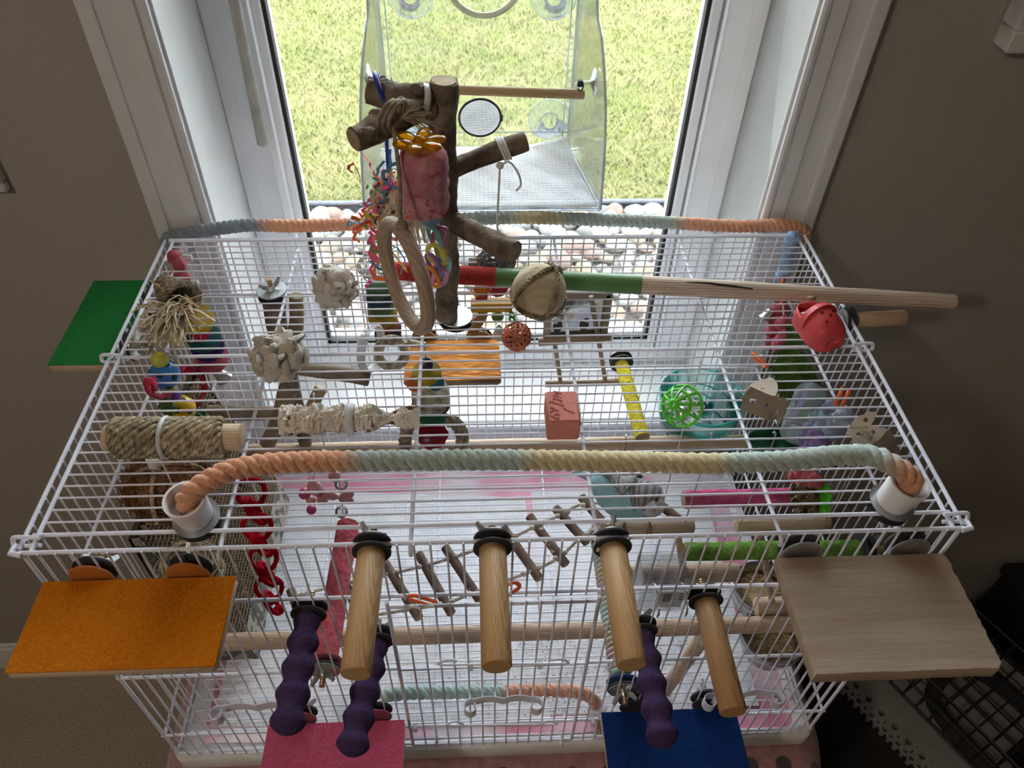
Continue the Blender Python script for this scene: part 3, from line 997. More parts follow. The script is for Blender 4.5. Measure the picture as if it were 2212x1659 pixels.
quad = [i0, i1, i1 + bY * (wd + W3 * 1.8), i0 + bY * (wd + W3 * 1.8)]
if flip: quad = [quad[0], quad[3], quad[2], quad[1]]
mb.hexa([V(p.x, p.y, FLOOR_Z) for p in quad], [p - up_ * 0.021 for p in quad]).build('body', mat('dark_bin_body', (0.02, 0.018, 0.018), rough=0.8), bin_)
# black wire crate on the bin
cr = thing('wire_crate', 'black wire crate with a cushion standing on the grey bin', 'crate', P(2060, 1560, z=BZ))
BLK = mat('black_wire', (0.012, 0.012, 0.013), rough=0.5)
c0 = P(1950, 1505, z=BZ + 0.004)
cX, cY = bX, bY
cl, cw_, ch_ = 0.27, 0.185, 0.09
def crate_pt(a, b, h): return c0 - cX * 0.03 + cX * (cl * a) + cY * (cw_ * b) + V(0, 0, ch_ * h + 0.003)
for k in range(11):
    a = k / 10
    MB().tube([crate_pt(a, 0, 1), crate_pt(a, 0, 0), crate_pt(a, 1, 0), crate_pt(a, 1, 1), crate_pt(a, 0, 1)], 0.0016, 6).build('bar', BLK, cr)
for k in range(7):
    b = k / 6
    MB().tube([crate_pt(0, b, 1), crate_pt(0, b, 0), crate_pt(1, b, 0), crate_pt(1, b, 1), crate_pt(0, b, 1)], 0.0016, 6).build('bar', BLK, cr)
rim = MB()
for h in (0, 0.5, 1):
    rim.tube([crate_pt(0, 0, h), crate_pt(1, 0, h), crate_pt(1, 1, h), crate_pt(0, 1, h)], 0.0026 if h != 0.5 else 0.0018, 6, closed=True)
rim.build('rim', BLK, cr)
DC = mat('charcoal_cushion', (0.03, 0.03, 0.033), rough=0.95)
qa, qb, qc, qd = crate_pt(0.25, 0.18, 0.04), crate_pt(0.95, 0.18, 0.04), crate_pt(0.95, 0.82, 0.04), crate_pt(0.25, 0.82, 0.04)
MB().tube(catmull([qa, qb, qc, qd], 6, True), 0.014, 8, closed=True).build('cushion', DC, cr)
# dark cabinet at the edge of the room
cb = thing('dark_cabinet', 'near black cabinet against the shaded wall beyond the bin', 'cabinet', (1.5, 0.3, FLOOR_Z))
bkm = mat('black_cabinet', (0.014, 0.015, 0.017), rough=0.6)
xc = 1.06
bx(MB(), xc, XR - 0.02, 0.08, WALL_Y - 0.02, FLOOR_Z + 0.03, -0.42, 0.004).build('body', bkm, cb)
bx(MB(), xc - 0.01, XR - 0.01, 0.06, WALL_Y - 0.015, -0.42, -0.395, 0.004).build('top', bkm, cb)
bx(MB(), xc + 0.03, XR - 0.05, 0.12, WALL_Y - 0.04, FLOOR_Z, FLOOR_Z + 0.03).build('plinth', bkm, cb)
bx(MB(), xc + 0.02, XR - 0.04, 0.068, 0.08, FLOOR_Z + 0.06, -0.44, 0.003).build('door', bkm, cb)
# ================================================================ shared fittings
def wingnut(mb, c, axis, s=1.0, roll=0.6):
    """wing nut centred at c, axis along the bolt"""
    X, Y, Z = axis_frame(axis)
    c = Vector(c)
    mb.lathe([(0.0055 * s, 0), (0.0045 * s, 0.004 * s), (0.0035 * s, 0.006 * s)], c, Z, 12)
    D = X * math.cos(roll) + Y * math.sin(roll)
    Nn = Z.cross(D)
    for k in (-1, 1):
        o = c + D * (k * 0.004 * s)
        poly = [(0, 0.001), (0.006, 0.004), (0.0105, 0.011), (0.008, 0.0135), (0.004, 0.010), (-0.001, 0.006)]
        mb.plate([(a * s, b * s) for a, b in poly] if k > 0 else [(a * s, b * s) for a, b in reversed(poly)], 0.0018 * s, (o - Nn * 0.0009 * s * (1 if k > 0 else -1), D * k, Z))

def threaded(mb, a, b, r=0.003):
    a, b = Vector(a), Vector(b)
    L = (b - a).length
    n = max(4, int(L / 0.0012))
    prof = [(r if i % 2 else r * 0.82, L * i / n) for i in range(n + 1)]
    mb.lathe(prof, a, b - a, 10)

def mount(parent, c, inward, rw=0.0155, face=None, bolt=0.016, roll=0.6):
    """washers either side of the bars at c, bolt and wing nut on the inner side (direction inward)"""
    c, n = Vector(c), Vector(inward).normalized()
    MB().lathe([(rw * 0.96, -0.0052), (rw, -0.0048), (rw, -0.0036), (rw * 0.98, -0.0032)], c, n, 28).build('outer_washer', face or RUBBER, parent)
    MB().lathe([(rw * 0.97, 0.0026), (rw, 0.003), (rw, 0.0046), (rw * 0.96, 0.005)], c, n, 28).build('rubber_washer', RUBBER, parent)
    MB().lathe([(rw * 0.92, 0.005), (rw * 0.95, 0.0053), (rw * 0.95, 0.0062), (rw * 0.92, 0.0065)], c, n, 28).build('steel_washer', ZINC, parent)
    w = MB(); wingnut(w, c + n * 0.0065, n, 1.0, roll); w.build('wing_nut', STEEL, parent)
    t_ = MB(); threaded(t_, c - n * 0.004, c + n * (0.006 + bolt)); t_.build('bolt', BRASS, parent)

def rope(pts, r, colf, pitch=None, per=10, strands=3):
    """three-strand twisted rope along a smooth path, colf(t) gives its dye"""
    path = resample(catmull(pts, per), r * 0.34)
    T, N, B = frames(path)
    mb = MB()
    pitch = pitch or r * 7.2
    n = len(path)
    for s in range(strands):
        cen, cols = [], []
        L = 0.0
        for i, p in enumerate(path):
            if i: L += (path[i] - path[i - 1]).length
            a = 2 * PI * (L / pitch + s / strands)
            cen.append(p + (N[i] * math.cos(a) + B[i] * math.sin(a)) * r * 0.57)
            cols.append(colf(i / (n - 1)))
        mb.tube(cen, r * 0.475, 10, cols=cols)
    return mb

def stops(*cs):
    """piecewise dye along 0..1 with short blends: (t, colour), ..."""
    def f(t):
        for (t0, c0), (t1, c1) in zip(cs, cs[1:]):
            if t <= t1:
                k = 0 if t < t1 - 0.03 else (t - (t1 - 0.03)) / 0.03
                return tuple(a * (1 - k) + b * k for a, b in zip(c0, c1))
        return cs[-1][1]
    return f

PEACH, MINT, CREAM, SLATE, TAN = (0.80, 0.40, 0.24), (0.46, 0.535, 0.48), (0.68, 0.57, 0.34), (0.26, 0.31, 0.37), (0.55, 0.45, 0.33)
ROPE = mat('cotton_rope', (1, 1, 1), rough=1.0, spec=0.05, vary=0.14, vscale=400, attr=True, bump=0.5, bscale=900, bdist=0.0008, sheen=0.4)
CAPW = mat('white_cap_plastic', (0.86, 0.84, 0.85), rough=0.35, vary=0.02)

# ================================================================ platforms clamped to the cage
def platform(name, label, x0, x1, y0, y1, z, thick, top_m, wood_m, discs, face, inward=(0, 1, 0), skin=0.0012, rnd=0.004):
    t = thing(name, label, 'platform', ((x0 + x1) / 2, (y0 + y1) / 2, z - thick))
    bx(MB(), x0, x1, y0, y1, z - thick, z - skin, min(rnd, thick * 0.3)).build('board', wood_m, t)
    if top_m is not None:
        bx(MB(), x0 + 0.0005, x1 - 0.0005, y0 + 0.0005, y1 - 0.0005, z - skin, z, 0.0004).build('coating', top_m, t)
    for k, p in enumerate(discs):
        mount(t, p, inward, 0.0175, face, 0.014, 0.5 + k)
    return t
BIRCH = grain('birch_edge', (0.55, 0.43, 0.31), (0.42, 0.31, 0.21), 'z', 30)
o0, o1 = P(95, 1255, z=0.4018), P(510, 1243, z=0.4018)
OR_S, PK_S, BL_S, GR_S = sand('orange_sand', (0.53, 0.155, 0.006)), sand('pink_sand', (0.60, 0.105, 0.20)), sand('blue_sand', (0.008, 0.036, 0.17)), sand('green_sand', (0.02, 0.19, 0.045))
platform('perch_platform', 'orange sanded platform on the front of the cage', -0.371, -0.2175, -0.0865, -0.0095, 0.4018, 0.011, OR_S, BIRCH, [(-0.335, -0.0015, 0.398), (-0.258, -0.0015, 0.398)], mat('orange_washer', (0.45, 0.14, 0.02), rough=0.6))
platform('perch_platform', 'pink sanded platform low on the front of the cage', -0.254, -0.105, -0.092, -0.0095, 0.0982, 0.011, PK_S, BIRCH, [(-0.219, -0.0015, 0.099), (-0.137, -0.0015, 0.099)], mat('pink_washer', (0.35, 0.07, 0.12), rough=0.6))
platform('perch_platform', 'dark blue sanded platform low on the front of the cage', 0.111, 0.2630, -0.092, -0.0095, 0.0979, 0.011, BL_S, BIRCH, [(0.150, -0.0015, 0.099), (0.232, -0.0015, 0.099)], mat('dark_washer', (0.03, 0.03, 0.04), rough=0.6))
WOODP = mat('rough_sawn_aspen', (0.40, 0.31, 0.235), rough=0.75, spec=0.2, col2=(0.27, 0.19, 0.13), vscale=6, stretch=(0.9, 9, 9), bump=0.3, bscale=40, contrast=0.45)
t = thing('perch_platform', 'bare wooden platform with rough sawn edges on the front of the cage', 'platform', (0.30, -0.06, 0.394))
nz = 26
def rough(p, k): return 0.0012 * noise.noise(V(p * 160, k, 0.3))
outl = [(0.227 + rough(i / nz, 1), -0.0095 - 0.101 * i / nz) for i in range(nz + 1)]
outl += [(0.227 + 0.146 * i / nz, -0.1105 + rough(i / nz, 2) * 0.6) for i in range(1, nz)]
outl += [(0.3725 + 1.5 * rough(i / nz, 3) - (0.004 if i in (0, nz) else 0), -0.1105 + 0.101 * i / nz) for i in range(nz + 1)]
bot = [V(a, b, 0.3935) for a, b in outl]
mid = [V(a, b, 0.405) for a, b in outl]
cx_ = sum(a for a, b in outl) / len(outl); cy_ = -0.06
topr = [V(a + (cx_ - a) * 0.012, b + (cy_ - b) * 0.015, 0.4062) for a, b in outl]
mb = MB().hexa(bot, mid)
mb.f.pop(1)
k = len(outl)
b_i = len(mb.v)
mb.add(topr, [tuple(range(k))])
mb.f += [(k + i, k + (i + 1) % k, b_i + (i + 1) % k, b_i + i) for i in range(k)]
mb.build('board', WOODP, t)
for k, p in enumerate([(0.250, -0.0015, 0.404), (0.343, -0.0015, 0.404)]):
    mount(t, p, (0, 1, 0), 0.0175, ZINC, 0.012, 0.4 + k)
# green platform on the outer side of the cage
gz = 0.40
for _ in range(30):
    gz += -0.3865 - P(338, 604, z=gz).x
g1, g2 = P(206, 608, z=gz), P(93, 790, z=gz)
gy1, gy0, gx0 = P(338, 604, z=gz).y, P(258, 787, z=gz).y, (g1.x + g2.x) / 2
platform('perch_platform', 'green sanded platform on the outer side wall of the cage', gx0, -0.3865, gy0, gy1, gz, 0.012, GR_S, BIRCH, [(-0.3832, gy0 + 0.03, gz), (-0.3832, gy1 - 0.04, gz)], ZINC, (1, 0, 0))

# ================================================================ perches bolted to the front
def front_perch(name, label, base_px, tip_px, r, style, m, group=None, y=-0.0045, washer=0.0158):
    b = P(*base_px, y=y)
    tz = b.z
    tip = P(*tip_px, z=tz)
    ax = (tip - b).normalized()
    t = thing(name, label, 'perch', b, group)
    L = (tip - b).length
    st_ = b + ax * 0.002
    if style == 'dowel':
        MB().lathe([(r - 0.0008, 0.002), (r, 0.003), (r, L - 0.0012), (r - 0.0008, L)], b, ax, 36).build('dowel', m, t)
    else:
        prof = []
        nb = 4.6
        for i in range(60):
            h = i / 59
            rr = r * (0.92 + 0.15 * math.cos(2 * PI * ((h - 0.90) * nb)) + 0.10 * h)
            if h < 0.10: rr *= 0.80 + 2.0 * h
            if h > 0.90: rr *= math.sqrt(max(0.0, 1 - ((h - 0.90) / 0.10) ** 2)) * 0.999 + 0.001
            prof.append((rr, 0.002 + h * L))
        MB().lathe(prof, b, ax, 32, disp=lambda a, h: 0.035 * noise.noise(V(math.cos(a) * 2, math.sin(a) * 2, h * 90))).build('coated_dowel', m, t)
    mount(t, (b.x, -0.0015, b.z), (0, 1, 0), washer, RUBBER, 0.012, random.uniform(0, 3))
    return t
front_perch('dowel_perch', 'smooth pine dowel perch beside the orange platform', (803, 1190), (768, 1457), 0.0112, 'dowel', PINE_Y, 'pine dowel perches on the cage front')
front_perch('dowel_perch', 'smooth pine dowel perch pointing straight out of the cage front middle', (1064, 1182), (1073, 1441), 0.0112, 'dowel', PINE_Y, 'pine dowel perches on the cage front')
front_perch('dowel_perch', 'smooth pine dowel perch above the purple perch by the blue platform', (1323, 1180), (1364, 1437), 0.0112, 'dowel', PINE_Y, 'pine dowel perches on the cage front')
front_perch('dowel_perch', 'pine dowel perch with strong grain between blue and bare wood platforms', (1524, 1297), (1584, 1539), 0.0112, 'dowel', grain('strong_pine_dowel', (0.52, 0.31, 0.14), (0.30, 0.15, 0.06), 'y', 26, 0.45), 'pine dowel perches on the cage front')
PUR = sand('purple_sand', (0.076, 0.045, 0.122))
front_perch('bumpy_perch', 'knobbly purple sanded perch below the washer beside the red chain', (667, 1325), (617, 1583), 0.0125, 'bumpy', PUR, 'knobbly purple perches')
front_perch('bumpy_perch', 'knobbly purple sanded perch reaching over the pink platform', (815, 1382), (757, 1630), 0.0125, 'bumpy', PUR, 'knobbly purple perches')
front_perch('bumpy_perch', 'knobbly purple sanded perch reaching over the blue platform', (1385, 1362), (1434, 1612), 0.0125, 'bumpy', PUR, 'knobbly purple perches')

# ================================================================ rope perches on top
def cap(parent, c, up, r=0.0165, h=0.032):
    X, Y, Z = axis_frame(up)
    MB().lathe([(r * 0.80, 0.002), (r * 0.86, 0.004), (r, h - 0.001), (r, h), (r - 0.002, h), (r - 0.003, h * 0.55), (0.002, h * 0.5)], c, up, 28, caps=False).build('end_cap', CAPW, parent)
    MB().lathe([(0.002, 0.0), (0.0185, 0.0), (0.019, 0.0008), (0.019, 0.0018), (0.002, 0.0022)], c, up, 28).build('steel_washer', ZINC, parent)
    MB().lathe([(0.002, -0.0075), (0.0185, -0.0075), (0.0185, -0.0058), (0.002, -0.0058)], c, up, 28).build('rubber_washer', RUBBER, parent)
    w = MB(); wingnut(w, Vector(c) - Z * 0.0075, -Z, 1.0, 0.4); w.build('wing_nut', STEEL, parent)
    t_ = MB(); threaded(t_, Vector(c), Vector(c) - Z * 0.024); t_.build('bolt', BRASS, parent)
lc, rc = P(425, 1118, z=RZ), P(1925, 1086, z=RZ)
t = thing('rope_perch', 'thick peach mint and cream twisted rope perch arched over the front of the cage roof', 'rope perch', (0.04, lc.y, RZ))
lup, rup = V(-0.02, -0.15, 1), V(0.10, -0.10, 1)
cap(t, lc, lup); cap(t, rc, rup)
la, ra = lc + lup.normalized() * 0.017, rc + rup.normalized() * 0.017
zr = RZ + 0.028
pts = [la, lc + lup.normalized() * 0.034 + V(0.004, 0.002, 0)] + [P(u, v, z=z) for u, v, z in ((470, 1028, RZ + 0.042), (535, 1008, RZ + 0.040), (640, 998, RZ + 0.034), (760, 996, zr), (900, 994, zr - 0.003), (1060, 993, zr - 0.004), (1220, 995, zr - 0.004), (1390, 998, zr - 0.003), (1540, 1001, zr), (1690, 996, RZ + 0.033), (1800, 985, RZ + 0.040), (1880, 984, RZ + 0.044), (1925, 1003, RZ + 0.045))] + [rc + rup.normalized() * 0.036 + V(-0.001, 0.001, 0), ra]
rope(pts, 0.0092, stops((0, PEACH), (0.25, MINT), (0.48, CREAM), (0.74, MINT), (0.955, PEACH), (1, PEACH)), 0.027).build('rope', ROPE, t, 80)
t = thing('rope_perch', 'slate peach mint and cream twisted rope perch along the back edge of the cage', 'rope perch', (0, CD, CH))
pts = [P(372, 545, y=0.428), P(357, 530, y=0.437), P(366, 512, y=0.444)] + [P(u, v, y=yy) for u, v, yy in ((400, 504, 0.446), (470, 494, 0.447), (540, 486, 0.448), (620, 488, 0.448), (720, 486, 0.447), (850, 480, 0.447), (1000, 474, 0.446), (1120, 470, 0.446), (1240, 473, 0.447), (1360, 477, 0.447), (1480, 483, 0.447), (1600, 489, 0.446), (1690, 486, 0.446))] + [P(1728, 494, y=0.444), P(1738, 512, y=0.438), P(1733, 528, y=0.428)]
rope(pts, 0.0082, stops((0, SLATE), (0.185, PEACH), (0.35, MINT), (0.44, MINT), (0.55, CREAM), (0.62, MINT), (0.80, PEACH), (1, PEACH)), 0.0215).build('rope', ROPE, t, 80)
for p in (pts[0], pts[-1]):
    MB().lathe([(0.0095, 0), (0.011, 0.002), (0.011, 0.018), (0.009, 0.020)], (p.x, CD + 0.004, p.z - 0.008), (0, 1, 0), 20).build('end_cap', CAPW, t)

# ================================================================ long stick lying on the roof
a, b = P(832, 585, z=RZ + 0.0125), P(2060, 652, z=RZ + 0.012)
ax = (b - a)
t = thing('stick_perch', 'long natural stick with red and green coated end laid across the cage roof', 'perch', (a + b) / 2 - V(0, 0, 0.012))
def seg(name, s0, s1, r0, r1, m, n=24, wob=0.03, steps=24):
    pth = [a + ax * (s0 + (s1 - s0) * i / steps) for i in range(steps + 1)]
    rr = [r0 + (r1 - r0) * i / steps for i in range(steps + 1)]
    MB().tube(pth, rr, n, disp=lambda p, an, i: wob * noise.noise(V(p.x * 25, math.cos(an), math.sin(an)))).build(name, m, t)
seg('red_coating', 0.0, 0.198, 0.0102, 0.0104, sand('red_sand', (0.42, 0.045, 0.038)), wob=0.05)
seg('green_tape', 0.197, 0.455, 0.0100, 0.0108, mat('green_tape', (0.085, 0.19, 0.05), rough=0.5, vary=0.06), wob=0.02)
STK = grain('weathered_stick', (0.62, 0.50, 0.39), (0.42, 0.32, 0.24), 'x', 10, 0.7)
seg('bare_wood', 0.453, 1.0, 0.0105, 0.0082, STK, wob=0.05, steps=60)
cr_ = MB()
cp = [P(u, v, z=RZ + 0.0215) for u, v in ((1475, 609), (1530, 612), (1590, 619), (1626, 624))]
cr_.tube(cp, [0.0004, 0.0016, 0.0014, 0.0008], 6)
cr_.build('crack', mat('dark_crack', (0.03, 0.022, 0.018), rough=1.0), t)
kn = P(1752, 645, z=RZ + 0.018)
MB().ball(kn, (0.005, 0.003, 0.003), 10, 6).build('knot', CUTWOOD, t)

# short dowel sticking out of the side wall
b = P(1838, 692, x=0.387)
tip = P(1952, 686, z=b.z - 0.004)
t = thing('dowel_perch', 'short pale dowel perch sticking out of the cage side below the long stick', 'perch', b)
MB().cyl(b, tip, 0.0085, n=28, bevel=0.001).build('dowel', PINE_X, t)
mount(t, (0.3835, b.y, b.z), (-1, 0, 0), 0.014)
# ================================================================ tree stand on the roof
def bark_limb(t, name, pts, radii, n=18, lump=0.10, ends=(False, True), mat_=None, cut=None, sc=45):
    path = resample(catmull(pts, 6), 0.006)
    m = len(path)
    rr = []
    for i in range(m):
        s = i / (m - 1) * (len(radii) - 1)
        k = min(int(s), len(radii) - 2)
        rr.append(radii[k] + (radii[k + 1] - radii[k]) * (s - k))
    dsp = lambda p, a, i: lump * noise.noise(V(p.x * sc, p.y * sc + math.cos(a) * 1.2, p.z * sc + math.sin(a) * 1.2)) + lump * 0.4 * noise.noise(V(p.x * 160, p.y * 160 + math.cos(a) * 3, p.z * 160 + math.sin(a) * 3))
    o = MB().tube(path, rr, n, disp=dsp).build(name, mat_ or BARK, t, 60)
    if ends[0]:
        d = (path[0] - path[1]).normalized()
        MB().lathe([(rr[0] * 0.90, -0.001), (rr[0] * 0.88, 0.0007)], path[0], d, 20).build('cut_end', cut or CUTWOOD, t)
    if ends[1]:
        d = (path[-1] - path[-2]).normalized()
        MB().lathe([(rr[-1] * 0.90, -0.001), (rr[-1] * 0.88, 0.0007)], path[-1], d, 20).build('cut_end', cut or CUTWOOD, t)
    return o
tb = P(964, 684, z=RZ + 0.004)
TY = tb.y
tree = thing('branch_perch', 'upright bark covered branch perch with side branches bolted to the cage roof', 'perch', tb)
tt = P(959, 172, y=TY)
bark_limb(tree, 'trunk', [tb, tb.lerp(tt, 0.3) + V(0.002, 0, 0), tb.lerp(tt, 0.65) + V(-0.001, 0, 0), tt], [0.0118, 0.0110, 0.0120, 0.0115], 28, 0.22, sc=80)
MB().lathe([(0.004, 0), (0.0175, 0), (0.018, 0.0008), (0.0175, 0.0016), (0.004, 0.0018)], tb + V(0.010, 0.004, -0.004), (0, 0, 1), 28).build('washer', ZINC, tree)
MB().lathe([(0.004, 0), (0.0175, 0), (0.0175, 0.002), (0.004, 0.002)], tb + V(0.010, 0.004, -0.011), (0, 0, 1), 28).build('rubber_washer', RUBBER, tree)
bark_limb(tree, 'branch', [P(955, 207, y=TY), P(905, 205, y=TY + 0.004), P(850, 208, y=TY + 0.008), P(795, 196, y=TY + 0.012)], [0.0095, 0.0098, 0.0105, 0.0095], 18, 0.28, sc=70)
bark_limb(tree, 'branch', [P(930, 232, y=TY - 0.004), P(880, 245, y=TY - 0.018), P(825, 272, y=TY - 0.036), P(763, 302, y=TY - 0.055)], [0.010, 0.0105, 0.0115, 0.0098], 18, 0.28, sc=70)
bark_limb(tree, 'branch', [P(965, 372, y=TY), P(1010, 350, y=TY + 0.006), P(1070, 328, y=TY + 0.012), P(1136, 306, y=TY + 0.018)], [0.0088, 0.0085, 0.0092, 0.0088], 18, 0.12)
bark_limb(tree, 'branch', [P(945, 458, y=TY), P(1000, 490, y=TY - 0.014), P(1060, 520, y=TY - 0.030), P(1112, 546, y=TY - 0.048)], [0.0100, 0.0102, 0.0108, 0.0105], 22, 0.13, sc=70)
for u, v, dy in ((830, 185, 0.02), (868, 225, -0.005), (905, 195, 0.0), (815, 250, -0.03), (800, 290, -0.05)):
    MB().ball(P(u, v, y=TY + dy - 0.004), (0.007, 0.006, 0.006), 12, 8, disp=lambda d: 0.3 * noise.noise(d * 2 + V(u, v, 0))).build('knob', BARK, tree)
for u, v, dy in ((938, 200, -0.012), ):
    MB().torus(P(u - 22, v + 18, y=TY - 0.004), 0.0125, 0.0018, (0.9, 0.2, -0.25), 28, 6, flat=1.6).build('zip_tie', ZIP, tree)

# cord and twine tied to the branches
BLUE = plastic('royal_blue_cord', (0.012, 0.035, 0.30), 0.5)
TWINE = mat('jute_twine', (0.30, 0.235, 0.17), rough=1.0, vary=0.2, vscale=200, bump=0.5, bscale=400)
COTTON = mat('white_cotton_string', (0.78, 0.78, 0.77), rough=0.9, vary=0.08)

# wooden ring hanging on twine
rc_ = P(876, 598, y=0.188)
t = thing('wooden_ring', 'smooth wooden ring swing hanging on twine from the branch perch', 'ring', rc_ - V(0, 0, 0.055))
h = V(0.44, -0.90, 0)
Rg = 0.0465
MB().tube([rc_ + V(0, 0, 1) * (Rg * math.sin(a)) + h * (Rg * math.cos(a)) for a in [2 * PI * i / 64 for i in range(64)]], 0.0064, 16, closed=True).build('ring', grain('beech_ring', (0.42, 0.32, 0.235), (0.34, 0.25, 0.18), 'z', 7), t)
top_r = rc_ + V(0, 0, Rg)
tie = P(848, 262, y=0.228)
MB().tube(catmull([tie, tie.lerp(top_r, 0.5) + V(0.002, 0, 0), top_r + V(0, 0, 0.008)], 6), 0.0017, 8).build('twine', TWINE, t)
MB().ball(top_r + V(0.001, -0.002, 0.006), (0.0055, 0.0055, 0.006), 12, 8, disp=lambda d: 0.25 * noise.noise(d * 3)).build('knot', TWINE, t)
mb = MB()
for k in range(3):
    mb.torus(tie + V(0.004 * k - 0.004, 0.004, 0.004), 0.0118, 0.0018, (0.7, -0.4, -0.3), 24, 6)
mb.build('wrap', TWINE, t)
mb = MB()
for k in range(26):
    a = random.uniform(-0.5, 0.9)
    s0 = tie + V(0.008, -0.008, 0.006)
    e_ = s0 + V(math.cos(a) * random.uniform(0.015, 0.026), -0.004 + random.uniform(-0.006, 0.006), math.sin(a) * 0.018)
    mb.tube([s0, s0.lerp(e_, 0.5) + V(0, 0, 0.002), e_], 0.0006, 4)
mb.build('frayed_end', TWINE, t)

# pink mineral block with amber flower, blue bead and plastic chain
my = TY - 0.045
m0, m1 = P(921, 456, y=my), P(914, 322, y=my)
t = thing('mineral_block_toy', 'pink scalloped mineral block with amber flower bead and plastic chain hanging on the branch', 'toy', m0)
PKM = mat('pink_mineral', (0.55, 0.27, 0.30), rough=0.9, spec=0.15, col2=(0.42, 0.16, 0.19), vscale=85, bump=0.5, bscale=200, contrast=0.8, speck=(75, 0.60, (0.40, 0.10, 0.14)))
L = (m1 - m0).length
prof = [(0.0150, 0), (0.0185, 0.003), (0.019, 0.010)] + [(0.019 + 0.0006 * math.sin(i * 1.7), 0.010 + (L - 0.02) * i / 10) for i in range(1, 10)] + [(0.019, L - 0.008), (0.0178, L - 0.003), (0.0145, L)]
MB().lathe(prof, m0, m1 - m0, 56, disp=lambda a, h: 0.055 * abs(math.cos(a * 4)) + 0.03 * noise.noise(V(math.cos(a) * 3, math.sin(a) * 3, h * 70))).build('block', PKM, t, 60)
AMB = mat('amber_acrylic', (0.75, 0.36, 0.01), rough=0.06, vary=0.03, clear={'tint': (0.98, 0.62, 0.06), 'body': 0.35, 'ior': 1.5})
fc = P(906, 312, y=my - 0.004)
for k in range(6):
    a = 2 * PI * k / 6 + 0.3
    dirv = V(math.cos(a), math.sin(a) * 0.8, 0.14).normalized()
    X_, Y_, Z_ = axis_frame(dirv)
    M = Matrix((X_, Y_, Z_)).transposed()
    MB().ball(fc + dirv * 0.0125, (0.0066, 0.0042, 0.0095), 16, 10, rot=M).build('petal', AMB, t)
MB().ball(fc + V(0, 0, 0.003), 0.005, 14, 8).build('bead', AMB, t)
MB().ball(P(929, 467, y=my), 0.0095, 20, 12).build('blue_bead', plastic('sky_blue_bead', (0.15, 0.33, 0.52)), t)
MB().torus(P(934, 486, y=my), 0.006, 0.0009, (0.3, 1, 0.2), 20, 6).build('split_ring', STEEL, t)
chain_cols = [((0.25, 0.58, 0.58), 938, 512, 0.5), ((0.45, 0.10, 0.28), 950, 512, -0.5), ((0.66, 0.60, 0.10), 940, 548, -0.3), ((0.66, 0.60, 0.10), 952, 548, 0.7), ((0.28, 0.12, 0.42), 936, 570, 0.4), ((0.25, 0.55, 0.56), 956, 576, -0.4), ((0.75, 0.25, 0.03), 934, 598, 0.3), ((0.70, 0.32, 0.50), 950, 600, -0.5)]
for k, (c_, u, v, rl) in enumerate(chain_cols):
    p = P(u, v, y=my - 0.004 + 0.004 * (k % 2))
    ax_ = V(math.sin(rl) + 0.3, math.cos(rl), 0.25)
    # stadium link standing upright
    X_, Y_, Z_ = axis_frame(ax_)
    up_l = V(0.12 * (1 if k % 2 else -1), 0, 1); up_l = (up_l - Z_ * up_l.dot(Z_)).normalized(); sd = Z_.cross(up_l)
    pth = [p + up_l * (0.0085 * math.sin(a) + (0.0035 if math.sin(a) > 0 else -0.0035)) + sd * (0.0062 * math.cos(a)) for a in [2 * PI * i / 28 for i in range(28)]]
    MB().tube(pth, 0.0021, 8, closed=True).build('chain_link', plastic('link_plastic_%d' % k, c_), t)

# shredded paper and raffia toy on a blue cord
sy = TY + 0.032
t = thing('shredder_toy', 'woven raffia toy stuffed with bright crinkle paper hanging on a blue cord', 'toy', P(848, 470, y=sy))
c1 = P(795, 190, y=TY + 0.010)
cb_ = P(840, 384, y=sy)
MB().tube(catmull([P(832, 196, y=TY + 0.02), P(835, 300, y=sy), cb_], 6), 0.0018, 8).build('blue_cord', BLUE, t)
MB().torus(c1 + V(0.010, 0, 0), 0.0118, 0.0022, (0.92, 0.15, 0.25), 28, 8).build('cord_loop', BLUE, t)
MB().ball(cb_, (0.006, 0.005, 0.008), 10, 8, disp=lambda d: 0.3 * noise.noise(d * 3)).build('knot', BLUE, t)
RAF = mat('cream_raffia', (0.62, 0.54, 0.41), rough=0.85, spec=0.2, vary=0.18, vscale=120)
dc = P(852, 424, y=sy - 0.012)
mb = MB()
for k in range(46):
    axr = Vector((random.gauss(0, 1), random.gauss(0, 1), random.gauss(0, 1)))
    mb.torus(dc, 0.0215 + random.uniform(-0.002, 0.001), 0.0010, axr, 28, 5, sx=1.0)
mb.build('raffia_ball', RAF, t)
mb = MB()
for k in range(60):
    p = P(880 + random.uniform(-18, 32), 440 + random.uniform(-20, 20), y=sy - 0.006)
    q = p + V(random.uniform(-0.004, 0.012), random.uniform(-0.006, 0.006), -random.uniform(0.018, 0.045))
    mb.tube(catmull([p, p.lerp(q, 0.5) + V(random.uniform(-0.004, 0.004), 0, 0), q], 3), 0.0006, 4)
mb.build('raffia_strands', RAF, t)
crk = [(0.85, 0.12, 0.32), (0.90, 0.22, 0.03), (0.72, 0.62, 0.06), (0.05, 0.22, 0.40), (0.18, 0.36, 0.05), (0.85, 0.10, 0.10)]
strips = [MB() for _ in crk]
rg = random.Random(21)
